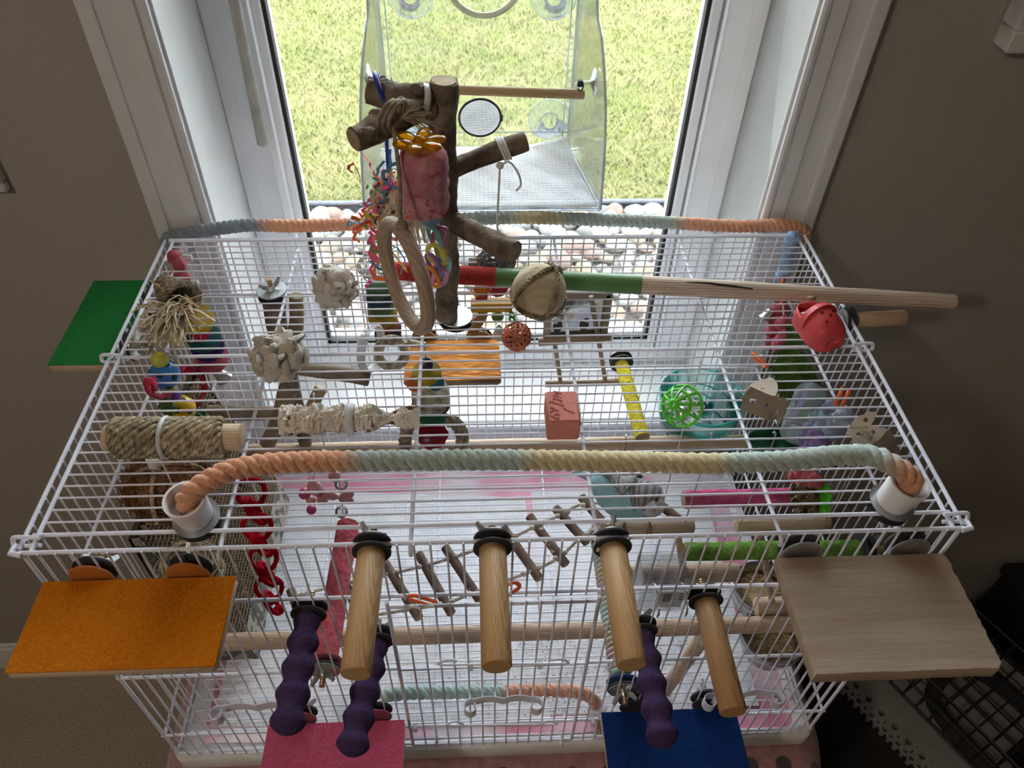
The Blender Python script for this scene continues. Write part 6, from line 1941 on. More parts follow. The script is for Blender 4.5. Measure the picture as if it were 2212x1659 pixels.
# green moss mat on the side wall
t = thing('moss_mat', 'green artificial moss mat fixed to the cage side', 'mat', P(1770, 830, x=0.373))
c0_, c1_ = P(1655, 790, x=0.373), P(1800, 1000, x=0.373)
ylo, yhi = min(c0_.y, c1_.y), max(c0_.y, c1_.y)
zlo, zhi = P(1760, 930, x=0.373).z - 0.03, P(1760, 790, x=0.373).z
bx(MB(), 0.3685, 0.3715, 0.23, 0.36, zlo, zhi, 0.001).build('backing', mat('dark_green_backing', (0.02, 0.05, 0.01), rough=0.9), t)
mb = MB()
rg = random.Random(3)
for k in range(2200):
    p = V(0.369, rg.uniform(0.23, 0.36), rg.uniform(zlo, zhi))
    mb.tube([p, p + V(-rg.uniform(0.004, 0.009), rg.gauss(0, 0.002), rg.gauss(0, 0.002))], 0.0005, 3, caps=False)
o = mb.build('moss_pile', mat('moss_pile', (0.10, 0.20, 0.025), rough=0.9, vary=0.3, vscale=60), t); o['kind'] = 'stuff'

# moss ball and green flower clip at the root of the magenta perch
mx_ = P(1742, 1085, x=0.350)
t = thing('moss_clump', 'brown moss clump at the end of the magenta perch', 'moss', mx_ - V(0, 0, 0.02))
mb = MB()
for k in range(34):
    mb.ball(P(1742 + rg.gauss(0, 16), 1085 + rg.gauss(0, 20), x=0.345 + rg.uniform(-0.008, 0.008)), rg.uniform(0.004, 0.007), 8, 6, disp=lambda d: 0.6 * noise.noise(d * 4 + V(k, 0, 0)))
mb.build('moss', mat('brown_moss', (0.16, 0.10, 0.045), rough=1.0, vary=0.4, vscale=150, bump=1.0, bscale=300, bdist=0.003), t)
t = thing('flower_clip', 'lime green plastic flower shaped clip on the cage side', 'clip', P(1790, 1100, x=0.362))
pc = P(1785, 1082, x=0.362)
for k in range(6):
    a = 2 * PI * k / 6
    d = V(-0.25, math.cos(a), math.sin(a)).normalized()
    MB().ball(pc + d * 0.014, (0.004, 0.009, 0.009), 14, 8, rot=d.to_track_quat('Y', 'Z').to_matrix()).build('petal', GRN, t)
MB().lathe([(0.010, 0), (0.009, 0.008), (0.004, 0.012)], pc, (-1, 0, 0), 20).build('hub', GRN, t)
MB().tube(catmull([pc + V(-0.004, -0.012, 0.004), pc + V(-0.020, -0.016, -0.010), pc + V(-0.034, -0.016, -0.016)], 5), 0.005, 8, flat=0.4).build('leaf', GRN, t)

# wooden play frames: bars joined by thin sticks
GYM = grain('gym_wood', (0.50, 0.38, 0.27), (0.36, 0.26, 0.18), 'x', 14)
def gym(name, label, bar, sticks, low, y, y2, r=0.0075, r2=0.0105):
    a, b = P(*bar[0], y=y), P(*bar[1], y=y)
    z = (a.z + b.z) / 2; a.z = b.z = z
    t = thing(name, label, 'swing', ((a.x + b.x) / 2, y, P(*low[0], y=y2).z))
    MB().cyl(a, b, r, n=24, bevel=0.0008).build('bar', GYM, t)
    c, d = P(*low[0], y=y2), P(*low[1], y=y2)
    MB().cyl(c, d, r2, n=24, bevel=0.001).build('perch_bar', MAPLE_X, t)
    for p, q in sticks:
        MB().cyl(P(*p, y=y), P(*q, y=y2), 0.0036, n=12).build('stick', PINE_Z, t)
    return a, b, t
BAY = 0.105
ga, gb_, gt = gym('wooden_swing', 'wooden swing frame the bird is sitting on', ((1296, 1138), (1497, 1138)), (((1310, 1138), (1360, 1236)), ((1462, 1140), (1476, 1232))), ((1362, 1242), (1593, 1236)), BAY, BAY - 0.02)
_, _, gt2 = gym('wooden_swing', 'wooden swing frame beside the steel seed bowl', ((1590, 1132), (1790, 1130)), (((1640, 1136), (1668, 1300)), ((1765, 1134), (1780, 1290))), ((1632, 1310), (1860, 1300)), BAY, BAY - 0.015)
for gg, p in ((gt, ga), (gt, gb_)):
    hang(gg, p + V(0.01 if p is ga else -0.01, 0, 0.006))
hang(gt2, P(1600, 1130, y=BAY) + V(0, 0, 0.004)); hang(gt2, P(1780, 1130, y=BAY) + V(0, 0, 0.004))

# steel seed bowls
SEED = mat('mixed_seed', (0.45, 0.33, 0.17), rough=0.9, vary=0.3, vscale=120, bump=0.5, bscale=200)
def bowl(name, label, c, r, h):
    t = thing(name, label, 'bowl', c - V(0, 0, h))
    MB().lathe([(r * 0.70, -h), (r * 0.86, -h * 0.85), (r * 0.98, -0.004), (r * 1.06, 0), (r * 1.06, 0.0015), (r * 0.95, 0.0005), (r * 0.84, -h * 0.80), (r * 0.1, -h * 0.9)], c, (0, 0, 1), 40).build('dish', mat('brushed_steel_bowl', (0.55, 0.55, 0.56), rough=0.22, metal=1.0, vary=0.05), t)
    MB().lathe([(r * 0.3, -h * 0.6), (r * 0.90, -h * 0.45), (r * 0.80, -h * 0.38), (r * 0.02, -h * 0.34)], c, (0, 0, 1), 32).build('seed_bed', SEED, t)
    rg = random.Random(9); mb = MB()
    for k in range(420):
        a = rg.uniform(0, 6.3); q = math.sqrt(rg.random()) * r * 0.82
        mb.color(rg.choice([(0.55, 0.40, 0.18), (0.40, 0.22, 0.08), (0.70, 0.62, 0.42), (0.30, 0.20, 0.10)])).ball(c + V(q * math.cos(a), q * math.sin(a), -h * 0.37), (0.0018, 0.0012, 0.001), 5, 4, rot=Matrix.Rotation(rg.random() * 6, 3, 'Z'))
    mb.build('seeds', COLORED, t)['kind'] = 'stuff'
    return t
b1c = P(1648, 1268, z=0.115)
tb1 = bowl('seed_bowl', 'steel bowl of mixed seed under the wooden swing', b1c, 0.034, 0.040)
MB().torus(b1c + V(0, 0, -0.006), 0.0365, 0.0016, (0, 0, 1), 40, 6).build('bowl_holder', STEEL, tb1)
MB().tube([b1c + V(0.036, 0, -0.006), V(0.377, b1c.y, b1c.z - 0.006)], 0.0016, 6).build('holder_arm', STEEL, tb1)
b2c = P(1668, 1372, z=0.060)
tb2 = bowl('seed_bowl', 'steel bowl partly hidden by the bare wooden platform', b2c, 0.036, 0.040)
MB().torus(b2c + V(0, 0, -0.006), 0.0385, 0.0016, (0, 0, 1), 40, 6).build('bowl_holder', STEEL, tb2)
MB().tube([b2c + V(0.038, 0, -0.006), V(0.377, b2c.y, b2c.z - 0.006)], 0.0016, 6).build('holder_arm', STEEL, tb2)

# coconut hide, scratcher pad, nest, fabric chain, bead toy
cc = P(362, 1056, z=0.345)
t = thing('coconut_hide', 'brown hairy coconut shell tied with cord hanging under the roof', 'coconut', cc - V(0, 0, 0.032))
COCO = mat('coconut_fibre', (0.34, 0.17, 0.085), rough=1.0, spec=0.05, vary=0.35, vscale=90, stretch=(6, 1, 1), bump=1.0, bscale=160, bdist=0.003)
MB().ball(cc, (0.040, 0.035, 0.035), 36, 24, disp=lambda d: 0.04 * noise.noise(d * 5)).build('shell', COCO, t)
mb = MB(); rg = random.Random(6)
for k in range(700):
    d = V(rg.gauss(0, 1), rg.gauss(0, 1), abs(rg.gauss(0, 1))).normalized()
    p = cc + V(d.x * 0.0395, d.y * 0.0345, d.z * 0.0345)
    tg = d.cross(V(rg.gauss(0, 1), rg.gauss(0, 1), rg.gauss(0, 1))).normalized()
    mb.tube([p, p + tg * 0.008 + d * 0.002, p + tg * 0.015 + d * 0.0035], 0.00035, 3, caps=False)
mb.build('fibres', COCO, t)['kind'] = 'stuff'
for a in (0.3, 1.6):
    X_ = V(math.cos(a), math.sin(a), 0)
    rope([cc + X_ * (0.0405 * math.cos(q)) + V(0, 0, 0.0365 * math.sin(q)) for q in [PI * i / 12 for i in range(13)]], 0.0022, lambda s: (0.9, 0.8, 0.65), 0.010, 3).build('cord', mat('pale_jute', (0.50, 0.42, 0.30), rough=0.95, vary=0.2, vscale=150), t)
MB().cyl(cc + V(0, 0, 0.034), cc + V(0, 0, 0.048), 0.0065, n=16, bevel=0.001).build('toggle', WHT, t)
hang(t, cc + V(0, 0, 0.047))

sy0, sy1 = 0.105, 0.352
A_s, B_s, C_s, D_s, E_s = (-0.302, GZf + 0.002), (-0.309, 0.066), (-0.3655, 0.288), (-0.3725, 0.286), (-0.3725, GZf + 0.002)
t = thing('scratcher_pad', 'corrugated honeycomb cardboard pad with leaf printed edge leaning on the cage side', 'cardboard pad', (-0.34, (sy0 + sy1) / 2, GZf + 0.002))
CARD = mat('brown_cardboard', (0.34, 0.26, 0.18), rough=0.9, spec=0.1, vary=0.08, vscale=60)
LEAF = mat('leaf_print_card', (0.36, 0.32, 0.25), rough=0.8, spec=0.2, col2=(0.11, 0.11, 0.105), vscale=60, contrast=1.12)
def prism(pts2, y0, y1):
    return MB().hexa([V(x, y0, z) for x, z in pts2], [V(x, y1, z) for x, z in pts2])
bs, cs = V(B_s[0], 0, B_s[1]), V(C_s[0], 0, C_s[1])
sl = (cs - bs); Ls = sl.length; sl.normalize(); nr = V(sl.z, 0, -sl.x)          # along the slope, out of the face
dp = 0.012
b2, c2 = bs - nr * dp, cs - nr * dp
prism([E_s, D_s, (c2.x, c2.z), (b2.x, b2.z), (b2.x, GZf + 0.002)], sy0 + 0.002, sy1 - 0.002).build('core', mat('dark_cardboard', (0.055, 0.04, 0.03), rough=0.95), t)
prism([A_s, (b2.x + 0.001, GZf + 0.002), (b2.x + 0.001, b2.z), B_s], sy0 + 0.002, sy1 - 0.002).build('lower_edge', LEAF, t)
for y in (sy0, sy1 - 0.002):
    prism([A_s, E_s, D_s, C_s, B_s], y, y + 0.002).build('end_panel', LEAF, t)
mb = MB()
gap, pit = 0.0066, 0.0088
nrow = int(Ls / gap)
ny_ = int((sy1 - sy0 - 0.006) / (pit / 2))
for j in range(nrow):
    vs, fs = [], []
    for i in range(ny_):
        y = sy0 + 0.003 + i * pit / 2
        p = bs + sl * (gap * (j + 0.5) + (gap * 0.52 if (i + j) % 2 else -gap * 0.52))
        for h, e in ((-dp, 0), (0, 0), (0, 0.0007), (-dp, 0.0007)):
            q = p + nr * h + sl * e
            vs.append((q.x, y, q.z))
    for i in range(ny_ - 1):
        a = i * 4
        fs += [(a, a + 4, a + 5, a + 1), (a + 1, a + 5, a + 6, a + 2), (a + 2, a + 6, a + 7, a + 3)]
    mb.add(vs, fs)
    p = bs + sl * (gap * j)
    mb.add([p + nr * h + sl * e + V(0, yy, 0) for yy in (sy0 + 0.003, sy1 - 0.003) for h, e in ((-dp, 0), (0, 0), (0, 0.0006), (-dp, 0.0006))], [(0, 4, 5, 1), (1, 5, 6, 2), (2, 6, 7, 3)])
o = mb.build('corrugation', CARD, t, 0); o['kind'] = 'stuff'
nc = P(415, 1226, x=-0.318)
t = thing('grass_nest', 'small loose nest of dried grass in front of the honeycomb pad', 'nest', nc - V(0, 0, 0.014))
mb = MB(); rg = random.Random(2)
for k in range(60):
    mb.torus(nc + V(rg.gauss(0, 0.002), rg.gauss(0, 0.002), rg.uniform(-0.010, 0.008)), rg.uniform(0.018, 0.029), 0.0007, V(rg.gauss(0, 0.25), rg.gauss(0, 0.25), 1), 26, 4)
for k in range(30):
    a = rg.uniform(0, 6.3)
    p = nc + V(0.025 * math.cos(a), 0.025 * math.sin(a), rg.uniform(-0.004, 0.006))
    mb.tube([p, p + V(math.cos(a + 0.6) * 0.014, math.sin(a + 0.6) * 0.014, rg.uniform(-0.004, 0.006))], 0.0006, 4)
mb.build('grass_strands', mat('dried_grass', (0.46, 0.37, 0.22), rough=0.9, vary=0.3, vscale=90), t)
hang(t, nc + V(0.02, 0, 0.004), m=COTTON)

# red fabric chain
t = thing('fabric_chain', 'red knotted fabric chain hanging from the cage roof', 'chain', P(590, 1330, y=0.075))
REDF = mat('red_fabric', (0.45, 0.006, 0.016), rough=0.9, spec=0.1, vary=0.2, vscale=120, bump=0.4, bscale=300)
top_c, low_c = P(538, 1046, y=0.085), P(590, 1318, y=0.060)
nl = 8
for k in range(nl):
    p = top_c.lerp(low_c, (k + 0.5) / nl)
    ax_ = V(0.15, -1, 0.35) if k % 2 == 0 else V(0.95, 0.15, 0.35)
    X_, Y_, Z_ = axis_frame(ax_)
    dn_ = (low_c - top_c).normalized(); dn_ = (dn_ - Z_ * dn_.dot(Z_)).normalized(); sd = Z_.cross(dn_)
    hl = (low_c - top_c).length / nl * 0.66
    wd_ = 0.0125 if k % 2 == 0 else 0.0085
    pth = [p + dn_ * (hl * math.sin(a)) + sd * (wd_ * math.cos(a) * (1 - 0.2 * math.sin(a))) for a in [2 * PI * i / 30 for i in range(30)]]
    MB().tube(pth, 0.0025, 10, closed=True, disp=lambda q, a, i: 0.22 * noise.noise(V(q.x * 220, q.y * 220, q.z * 220))).build('fabric_link', REDF, t)
    MB().ball(p + dn_ * hl * 0.9, (0.0055, 0.0055, 0.0065), 12, 8, disp=lambda d: 0.35 * noise.noise(d * 2.5 + V(k, 0, 0))).build('knot', REDF, t)
hang(t, top_c, m=COTTON)

# pink bead toy
by = 0.165
t = thing('charm_string', 'string of pink rose and clear beads hanging from the roof', 'toy', P(720, 1110, y=by))
ROSE, PALE, CRY = plastic('rose_bead', (0.42, 0.055, 0.15), 0.15), plastic('pale_rose_bead', (0.62, 0.30, 0.31), 0.2), mat('crystal_bead', (0.85, 0.85, 0.85), rough=0.05, vary=0.01, clear={'tint': (0.86, 0.86, 0.86), 'body': 0.12, 'ior': 1.5})
for u, v, r, m_ in ((658, 1066, 0.0066, ROSE), (688, 1062, 0.006, ROSE), (672, 1080, 0.0056, PALE), (697, 1078, 0.0066, PALE), (673, 1101, 0.0056, ROSE), (723, 1028, 0.0068, PALE), (737, 1046, 0.0072, CRY), (738, 1106, 0.0072, CRY), (700, 984, 0.0065, PALE), (716, 986, 0.0060, CRY), (748, 1128, 0.0070, PALE), (780, 1158, 0.0060, PALE)):
    MB().ball(P(u, v, y=by), r, 20, 14).build('bead', m_, t)
MB().lathe([(0.0025, 0.014), (0.0045, 0.011), (0.0028, 0.008), (0.0045, 0.004), (0.0075, -0.004), (0.0085, -0.010)], P(677, 1046, y=by), (0, -0.15, 1), 20).build('tassel_cap', PALE, t)
for a, s in ((0.5, 1), (2.6, 1), (-0.5, 0.8)):
    MB().ball(P(733, 1072, y=by) + V(math.cos(a) * 0.010 * s, -0.002, math.sin(a) * 0.008), (0.009, 0.004, 0.006), 14, 8, rot=Matrix.Rotation(-a, 3, 'Y')).build('bow', PALE, t)
MB().tube(catmull([P(705, 975, y=by), P(728, 1030, y=by), P(737, 1070, y=by), P(742, 1128, y=by)], 5), 0.0007, 5).build('string', COTTON, t)
MB().tube(catmull([P(700, 980, y=by), P(680, 1020, y=by), P(677, 1060, y=by), P(680, 1100, y=by)], 5), 0.0007, 5).build('string', COTTON, t)
hang(t, P(704, 974, y=by))

# rope ladder with twig rungs
LAD = mat('twig_bark', (0.20, 0.14, 0.11), rough=0.9, spec=0.15, col2=(0.12, 0.08, 0.062), vscale=60, bump=0.5, bscale=150, speck=(90, 0.68, (0.60, 0.55, 0.45)))
rungs = [((628, 1275), (655, 1352)), ((735, 1240), (790, 1350)), ((832, 1216), (905, 1335)), ((905, 1197), (975, 1325)), ((962, 1183), (1037, 1298)), ((1088, 1141), (1165, 1250)), ((1144, 1116), (1222, 1219)), ((1200, 1098), (1268, 1172)), ((1256, 1074), (1320, 1150)), ((1420, 1085), (1470, 1125))]
t = thing('rope_ladder', 'ladder of bark twigs knotted on cotton rope slung through the cage', 'ladder', P(1000, 1250, z=0.09))
A_, B_ = [], []
for k, (a, b) in enumerate(rungs):
    z = 0.075 + 0.115 * (a[0] - 628) / 800
    p, q = P(*a, z=z), P(*b, z=z)
    path = [p.lerp(q, i / 10) for i in range(11)]
    MB().tube(path, 0.0058, 14, disp=lambda w_, an, i: 0.10 * noise.noise(V(w_.x * 60 + math.cos(an), w_.y * 60 + math.sin(an), k))).build('rung', LAD, t)
    for e, d in ((p, p - q), (q, q - p)):
        MB().lathe([(0.0052, -0.0005), (0.0050, 0.0006)], e, d, 14).build('cut_end', CUTWOOD, t)
    A_.append(p.lerp(q, 0.22)); B_.append(p.lerp(q, 0.86))
for line in (A_, B_):
    rope([w_ + V(0, 0, 0.003) for w_ in line], 0.0021, lambda s: (0.95, 0.92, 0.85), 0.011, 8).build('rope', mat('natural_cotton_rope', (0.62, 0.58, 0.52), rough=0.95, vary=0.12, vscale=200), t)
    for i, (w_, w2) in enumerate(zip(line, line[1:])):
        for f in (0.18, 0.82):
            MB().ball(w_.lerp(w2, f) + V(0, 0, 0.003), (0.0042, 0.0036, 0.0036), 8, 6).build('knot', mat('natural_cotton_rope'), t)
for w_ in (A_[0], A_[-1]): hang(t, w_, m=COTTON)

# short rope perch near the floor
ly_ = 0.035
t = thing('rope_perch', 'short cream mint and peach rope perch low inside the cage door', 'rope perch', P(1050, 1515, y=ly_))
pts = [P(u, v, y=ly_ + 0.01 * math.sin((u - 800) / 490 * PI)) for u, v in ((803, 1535), (815, 1512), (850, 1500), (920, 1496), (1000, 1495), (1080, 1494), (1160, 1491), (1230, 1493), (1270, 1503), (1290, 1522))]
rope(pts, 0.0078, stops((0, (0.72, 0.66, 0.50)), (0.15, (0.45, 0.62, 0.58)), (0.60, (0.75, 0.40, 0.27)), (1, (0.75, 0.40, 0.27))), 0.027).build('rope', ROPE, t, 80)
for p, c_ in ((pts[0], pts[0]), (pts[-1], pts[-1])):
    MB().lathe([(0.0105, -0.004), (0.012, -0.002), (0.012, 0.020), (0.010, 0.022)], p + V(0.001, 0, -0.020), (0, 0, 1), 22).build('end_cap', CAPW, t)
    MB().cyl((p.x, 0.0, p.z - 0.010), (p.x, ly_, p.z - 0.010), 0.0025, n=10).build('bolt', BRASS, t)

# leaning stick, clear card box and loose links at the front
t = thing('leaning_stick', 'bare natural stick leaning low behind the knobbly purple perch', 'stick', P(1440, 1495, z=0.02))
p, q = P(1436, 1492, z=0.022), P(1512, 1385, z=0.11)
MB().tube([p.lerp(q, i / 16) for i in range(17)], 0.0085, 16, disp=lambda w_, an, i: 0.10 * noise.noise(V(w_.x * 50 + math.cos(an), w_.y * 50 + math.sin(an), 0))).build('stick', MAPLE_X, t)
for e, d in ((p, p - q), (q, q - p)): MB().lathe([(0.0078, -0.0005), (0.0075, 0.0006)], e, d, 14).build('cut_end', CUTWOOD, t)
MB().tube([P(520, 1490, z=0.022), P(625, 1440, z=0.022)], 0.0026, 8)
t = thing('clear_feeder_box', 'clear plastic feeder box with a pale paper label hooked inside the front bars', 'feeder', P(1430, 1320, y=0.03))
p0, p1 = P(1372, 1318, y=0.028), P(1492, 1254, y=0.028)
SMK = mat('clear_box_plastic', (0.5, 0.5, 0.5), rough=0.08, vary=0.02, clear={'tint': (0.93, 0.93, 0.93), 'body': 0.05, 'gloss': 0.4, 'ior': 1.45})
bx(MB(), p0.x, p1.x, 0.026, 0.029, p0.z, p1.z).build('front_wall', SMK, t)
bx(MB(), p0.x, p1.x, 0.056, 0.058, p0.z, p1.z).build('back_wall', SMK, t)
for x in (p0.x, p1.x - 0.002): bx(MB(), x, x + 0.002, 0.029, 0.056, p0.z, p1.z).build('end_wall', SMK, t)
bx(MB(), p0.x, p1.x, 0.026, 0.058, p0.z - 0.002, p0.z).build('base', SMK, t)
l0, l1 = P(1412, 1312, y=0.025), P(1480, 1278, y=0.025)
bx(MB(), l0.x, l1.x, 0.0246, 0.0256, l0.z, l1.z).build('label', mat('pale_label', (0.55, 0.54, 0.50), rough=0.7), t)
INK = mat('grey_ink', (0.07, 0.07, 0.08), rough=0.7)
for k in range(7):
    zz = l1.z - 0.004 - 0.0022 * k
    bx(MB(), l0.x + 0.006, l0.x + 0.017 - 0.002 * (k % 3), 0.0243, 0.0246, zz, zz + 0.0012).build('print_line', INK, t)
for k in range(3):
    zz = l1.z - 0.005 - 0.005 * k
    bx(MB(), l0.x + 0.022, l0.x + 0.027, 0.0243, 0.0246, zz, zz + 0.0018).build('print_line', INK, t)
for x in (p0.x + 0.010, p1.x - 0.010):
    MB().tube(catmull([V(x, 0.028, p1.z - 0.004), V(x, 0.020, p1.z + 0.006), V(x, 0.002, p1.z + 0.004), V(x, -0.004, p1.z - 0.002), V(x, -0.003, p1.z - 0.010)], 5), 0.0010, 6).build('hook', STEEL, t)
OLK = plastic('orange_link_plastic', (0.85, 0.13, 0.015), 0.3)
for lab, uv, dirv, hl in (('orange plastic link hooked on the front rail beside the pine dowel', (912, 1297), V(0.75, 0.05, -0.62), 0.0135), ('orange plastic link half hidden behind the middle pine dowel', (1098, 1274), V(0.70, 0.15, 0.55), 0.0105)):
    t = thing('plastic_link', lab, 'link', P(*uv, y=0.0))
    p = P(*uv, y=0.0)
    dirv = dirv.normalized(); sd = dirv.cross(V(0.15, 1, 0.1)).normalized()
    pth = []
    for i in range(32):
        a = 2 * PI * i / 32
        pth.append(p + dirv * ((hl - 0.005) * (1 if math.cos(a) > 0 else -1) + 0.0058 * math.cos(a)) + sd * (0.0058 * math.sin(a)))
    MB().tube(pth, 0.0017, 8, closed=True).build('loop', OLK, t)
    MB().ball(p + dirv * hl, 0.0022, 8, 6).build('catch', OLK, t)
# ================================================================ torn cardboard pieces with printed marks
KRAFT = mat('kraft_card', (0.44, 0.35, 0.27), rough=0.9, spec=0.1, vary=0.05, vscale=80)
KRAFT_D = mat('brown_kraft_card', (0.30, 0.235, 0.18), rough=0.9, spec=0.1, vary=0.05, vscale=80)
GPR = mat('green_ink', (0.12, 0.18, 0.08), rough=0.8)
def holed_card(mb, outline, holes, to3, thick):
    """flat card with round holes: outline and holes in 2-D, triangulated, then mapped by to3(a, b)"""
    bm = bmesh.new()
    def loop(pts):
        vs = [bm.verts.new((a, b, 0)) for a, b in pts]
        return [bm.edges.new((vs[i], vs[(i + 1) % len(vs)])) for i in range(len(vs))]
    es = loop(outline)
    for (cx_, cy_, r) in holes:
        es += loop([(cx_ + r * math.cos(2 * PI * k / 18), cy_ + r * math.sin(2 * PI * k / 18)) for k in range(18)])
    bmesh.ops.triangle_fill(bm, use_beauty=True, use_dissolve=False, edges=es)
    bm.verts.ensure_lookup_table()
    for i, q in enumerate(bm.verts): q.index = i
    flat = [(q.co.x, q.co.y) for q in bm.verts]
    fs = [[q.index for q in f.verts] for f in bm.faces]
    border = [(e.verts[0].index, e.verts[1].index) for e in bm.edges if len(e.link_faces) == 1]
    bm.free()
    n = len(flat)
    A = [to3(a, b, 0) for a, b in flat]
    B = [to3(a, b, thick) for a, b in flat]
    F = [tuple(f) for f in fs] + [tuple(n + i for i in reversed(f)) for f in fs]
    F += [(a, b, n + b, n + a) for a, b in border]
    mb.add(A + B, F)
    return mb
def px_card(pxs, depth_fn):
    return [depth_fn(u, v) for u, v in pxs]
def print_text(parent, txt, o, X, Y, size, m):
    cu = bpy.data.curves.new('print', 'FONT')
    cu.body = txt; cu.size = size; cu.extrude = 0.00005
    tmp = bpy.data.objects.new('print_outline', cu)
    me = bpy.data.meshes.new_from_object(tmp)
    bpy.data.objects.remove(tmp); bpy.data.curves.remove(cu)
    me.name = 'print'; me.materials.clear(); me.materials.append(m)
    ob = bpy.data.objects.new('print', me)
    COL.objects.link(ob); ob.parent = parent
    Z = X.cross(Y).normalized()
    M = Matrix(((X.x, Y.x, Z.x, o.x), (X.y, Y.y, Z.y, o.y), (X.z, Y.z, Z.z, o.z), (0, 0, 0, 1)))
    ob.matrix_local = Matrix.Translation(-ORG[parent.name]) @ M
    return ob
# card lying face up near the front corner: plane tilted towards the viewer
def card(name, label, px_outline, px_holes, anchor, normal, m, thick=0.0006):
    n = Vector(normal).normalized()
    a0 = P(*anchor[:2], z=anchor[2])
    def hit(u, v):
        d = P(u, v, y=3.0) - CAM
        return CAM + d * ((a0 - CAM).dot(n) / d.dot(n))
    X = (V(1, 0, 0) - n * n.x).normalized(); Y = n.cross(X)
    out = [((hit(u, v) - a0).dot(X), (hit(u, v) - a0).dot(Y)) for u, v in px_outline]
    hol = []
    for u, v, r in px_holes:
        h = hit(u, v) - a0
        hol.append((h.dot(X), h.dot(Y), size_at(r, hit(u, v)) * 0.92))
    to3 = lambda a, b, h: a0 + X * a + Y * b + n * h
    return a0, X, Y, n, out, hol, to3, hit
s_ = 1914 / 150
o_px = [(u / s_ + 1815, v / s_ + 870) for u, v in ((790, 230), (830, 255), (980, 255), (1018, 290), (1000, 350), (920, 430), (950, 465), (870, 560), (850, 620), (905, 650), (1050, 655), (1080, 690), (1200, 690), (1280, 735), (1280, 770), (1190, 860), (1200, 900), (1080, 960), (1000, 1055), (930, 1060), (880, 1145), (790, 1160), (780, 1240), (700, 1280), (480, 1270), (440, 1190), (370, 1180), (345, 1060), (330, 940), (270, 905), (180, 890), (150, 830), (250, 750), (225, 690), (270, 630), (320, 600), (320, 530), (370, 510), (380, 440), (490, 420), (530, 350), (630, 345), (700, 280))]
h_px = [(690 / s_ + 1815, 472 / s_ + 870, 6.2), (490 / s_ + 1815, 880 / s_ + 870, 6.0), (895 / s_ + 1815, 820 / s_ + 870, 6.0)]
base = P(1870, 968, z=RZ)
t = thing('torn_cardboard', 'pale torn cardboard star with holes and green print near the front rope', 'cardboard', base)
a0, X, Y, n, out, hol, to3, hit = card('', '', o_px, h_px, (1866, 966, RZ + 0.003), (-0.05, -0.30, 0.95), KRAFT)
holed_card(MB(), out, hol, to3, 0.0006).build('face_panel', KRAFT, t, 30)
# second panel folded down behind it
f_px = [(u / s_ + 1815, v / s_ + 870) for u, v in ((1190, 860), (1280, 760), (1380, 790), (1490, 960), (1600, 1180), (1670, 1400), (1560, 1450), (1350, 1390), (1200, 1330), (850, 1260), (800, 1170), (950, 1080), (1100, 970))]
a1, X1, Y1, n1, out1, hol1, to31, hit1 = card('', '', f_px, [(1370 / s_ + 1815, 1010 / s_ + 870, 4.0)], (1900, 962, RZ + 0.004), (0.35, -0.62, 0.70), KRAFT)
holed_card(MB(), out1, hol1, to31, 0.0006).build('folded_panel', KRAFT_D, t, 30)
Xt, Yt = -X, -Y                       # the print is upside down
for txt, u, v, sz_ in (('INITIATIVE', 750, 655, 0.0034), ('FO', 710, 765, 0.0048), ('SU', 665, 870, 0.0048)):
    o_ = hit(u / s_ + 1815, v / s_ + 870)
    print_text(t, txt, o_ + n * 0.0008, Xt, Yt, sz_, GPR)
mb = MB()
lf = [(780, 800), (730, 850), (725, 960), (760, 1045), (840, 985), (880, 920), (840, 930), (780, 980), (760, 920), (800, 860)]
mb.tube([hit(u / s_ + 1815, v / s_ + 870) + n * 0.0007 for u, v in lf], 0.0004, 5)
mb.build('leaf_mark', GPR, t)
s2 = 1438 / 130
o_px = [(u / s2 + 1590, v / s2 + 780) for u, v in ((340, 600), (520, 690), (640, 745), (740, 790), (820, 805), (930, 850), (1020, 860), (1040, 970), (1060, 900), (1110, 855), (1275, 955), (1200, 1140), (1100, 1400), (1010, 1560), (950, 1560), (975, 1450), (930, 1370), (830, 1440), (700, 1395), (560, 1325), (400, 1260), (300, 1245), (250, 1210), (130, 1180), (80, 1130), (170, 1000), (140, 920), (80, 890), (110, 840), (220, 820), (215, 770))]
t = thing('torn_cardboard', 'dark brown torn cardboard tube with holes beside the green hopper', 'cardboard', P(1650, 905, z=RZ))
a2, X2, Y2, n2, out2, hol2, to32, hit2 = card('', '', o_px, [(400 / s2 + 1590, 950 / s2 + 780, 8.0), (720 / s2 + 1590, 1040 / s2 + 780, 4.5), (1005 / s2 + 1590, 1200 / s2 + 780, 4.2)], (1655, 900, RZ + 0.012), (-0.10, -0.72, 0.62), KRAFT_D)
lowest = min(to32(a, b, 0).z for a, b in out2)
sh = V(0, 0, max(0, RZ + 0.0005 - lowest))
holed_card(MB(), out2, hol2, lambda a, b, h: to32(a, b, h) + sh, 0.0006).build('front_panel', KRAFT_D, t, 30)
b_px = [(u / s2 + 1590, v / s2 + 780) for u, v in ((200, 775), (330, 590), (420, 520), (520, 490), (620, 460), (730, 430), (830, 390), (930, 470), (990, 560), (1000, 700), (950, 840), (860, 840), (740, 790), (620, 740), (500, 690), (350, 620))]
a3, X3, Y3, n3, out3, hol3, to33, hit3 = card('', '', b_px, [(640 / s2 + 1590, 670 / s2 + 780, 5.5), (320 / s2 + 1590, 700 / s2 + 780, 2.5)], (1655, 848, RZ + 0.036), (-0.10, 0.55, 0.80), KRAFT_D)
holed_card(MB(), out3, hol3, lambda a, b, h: to33(a, b, h), 0.0006).build('back_panel', KRAFT_D, t, 30)
mb = MB()
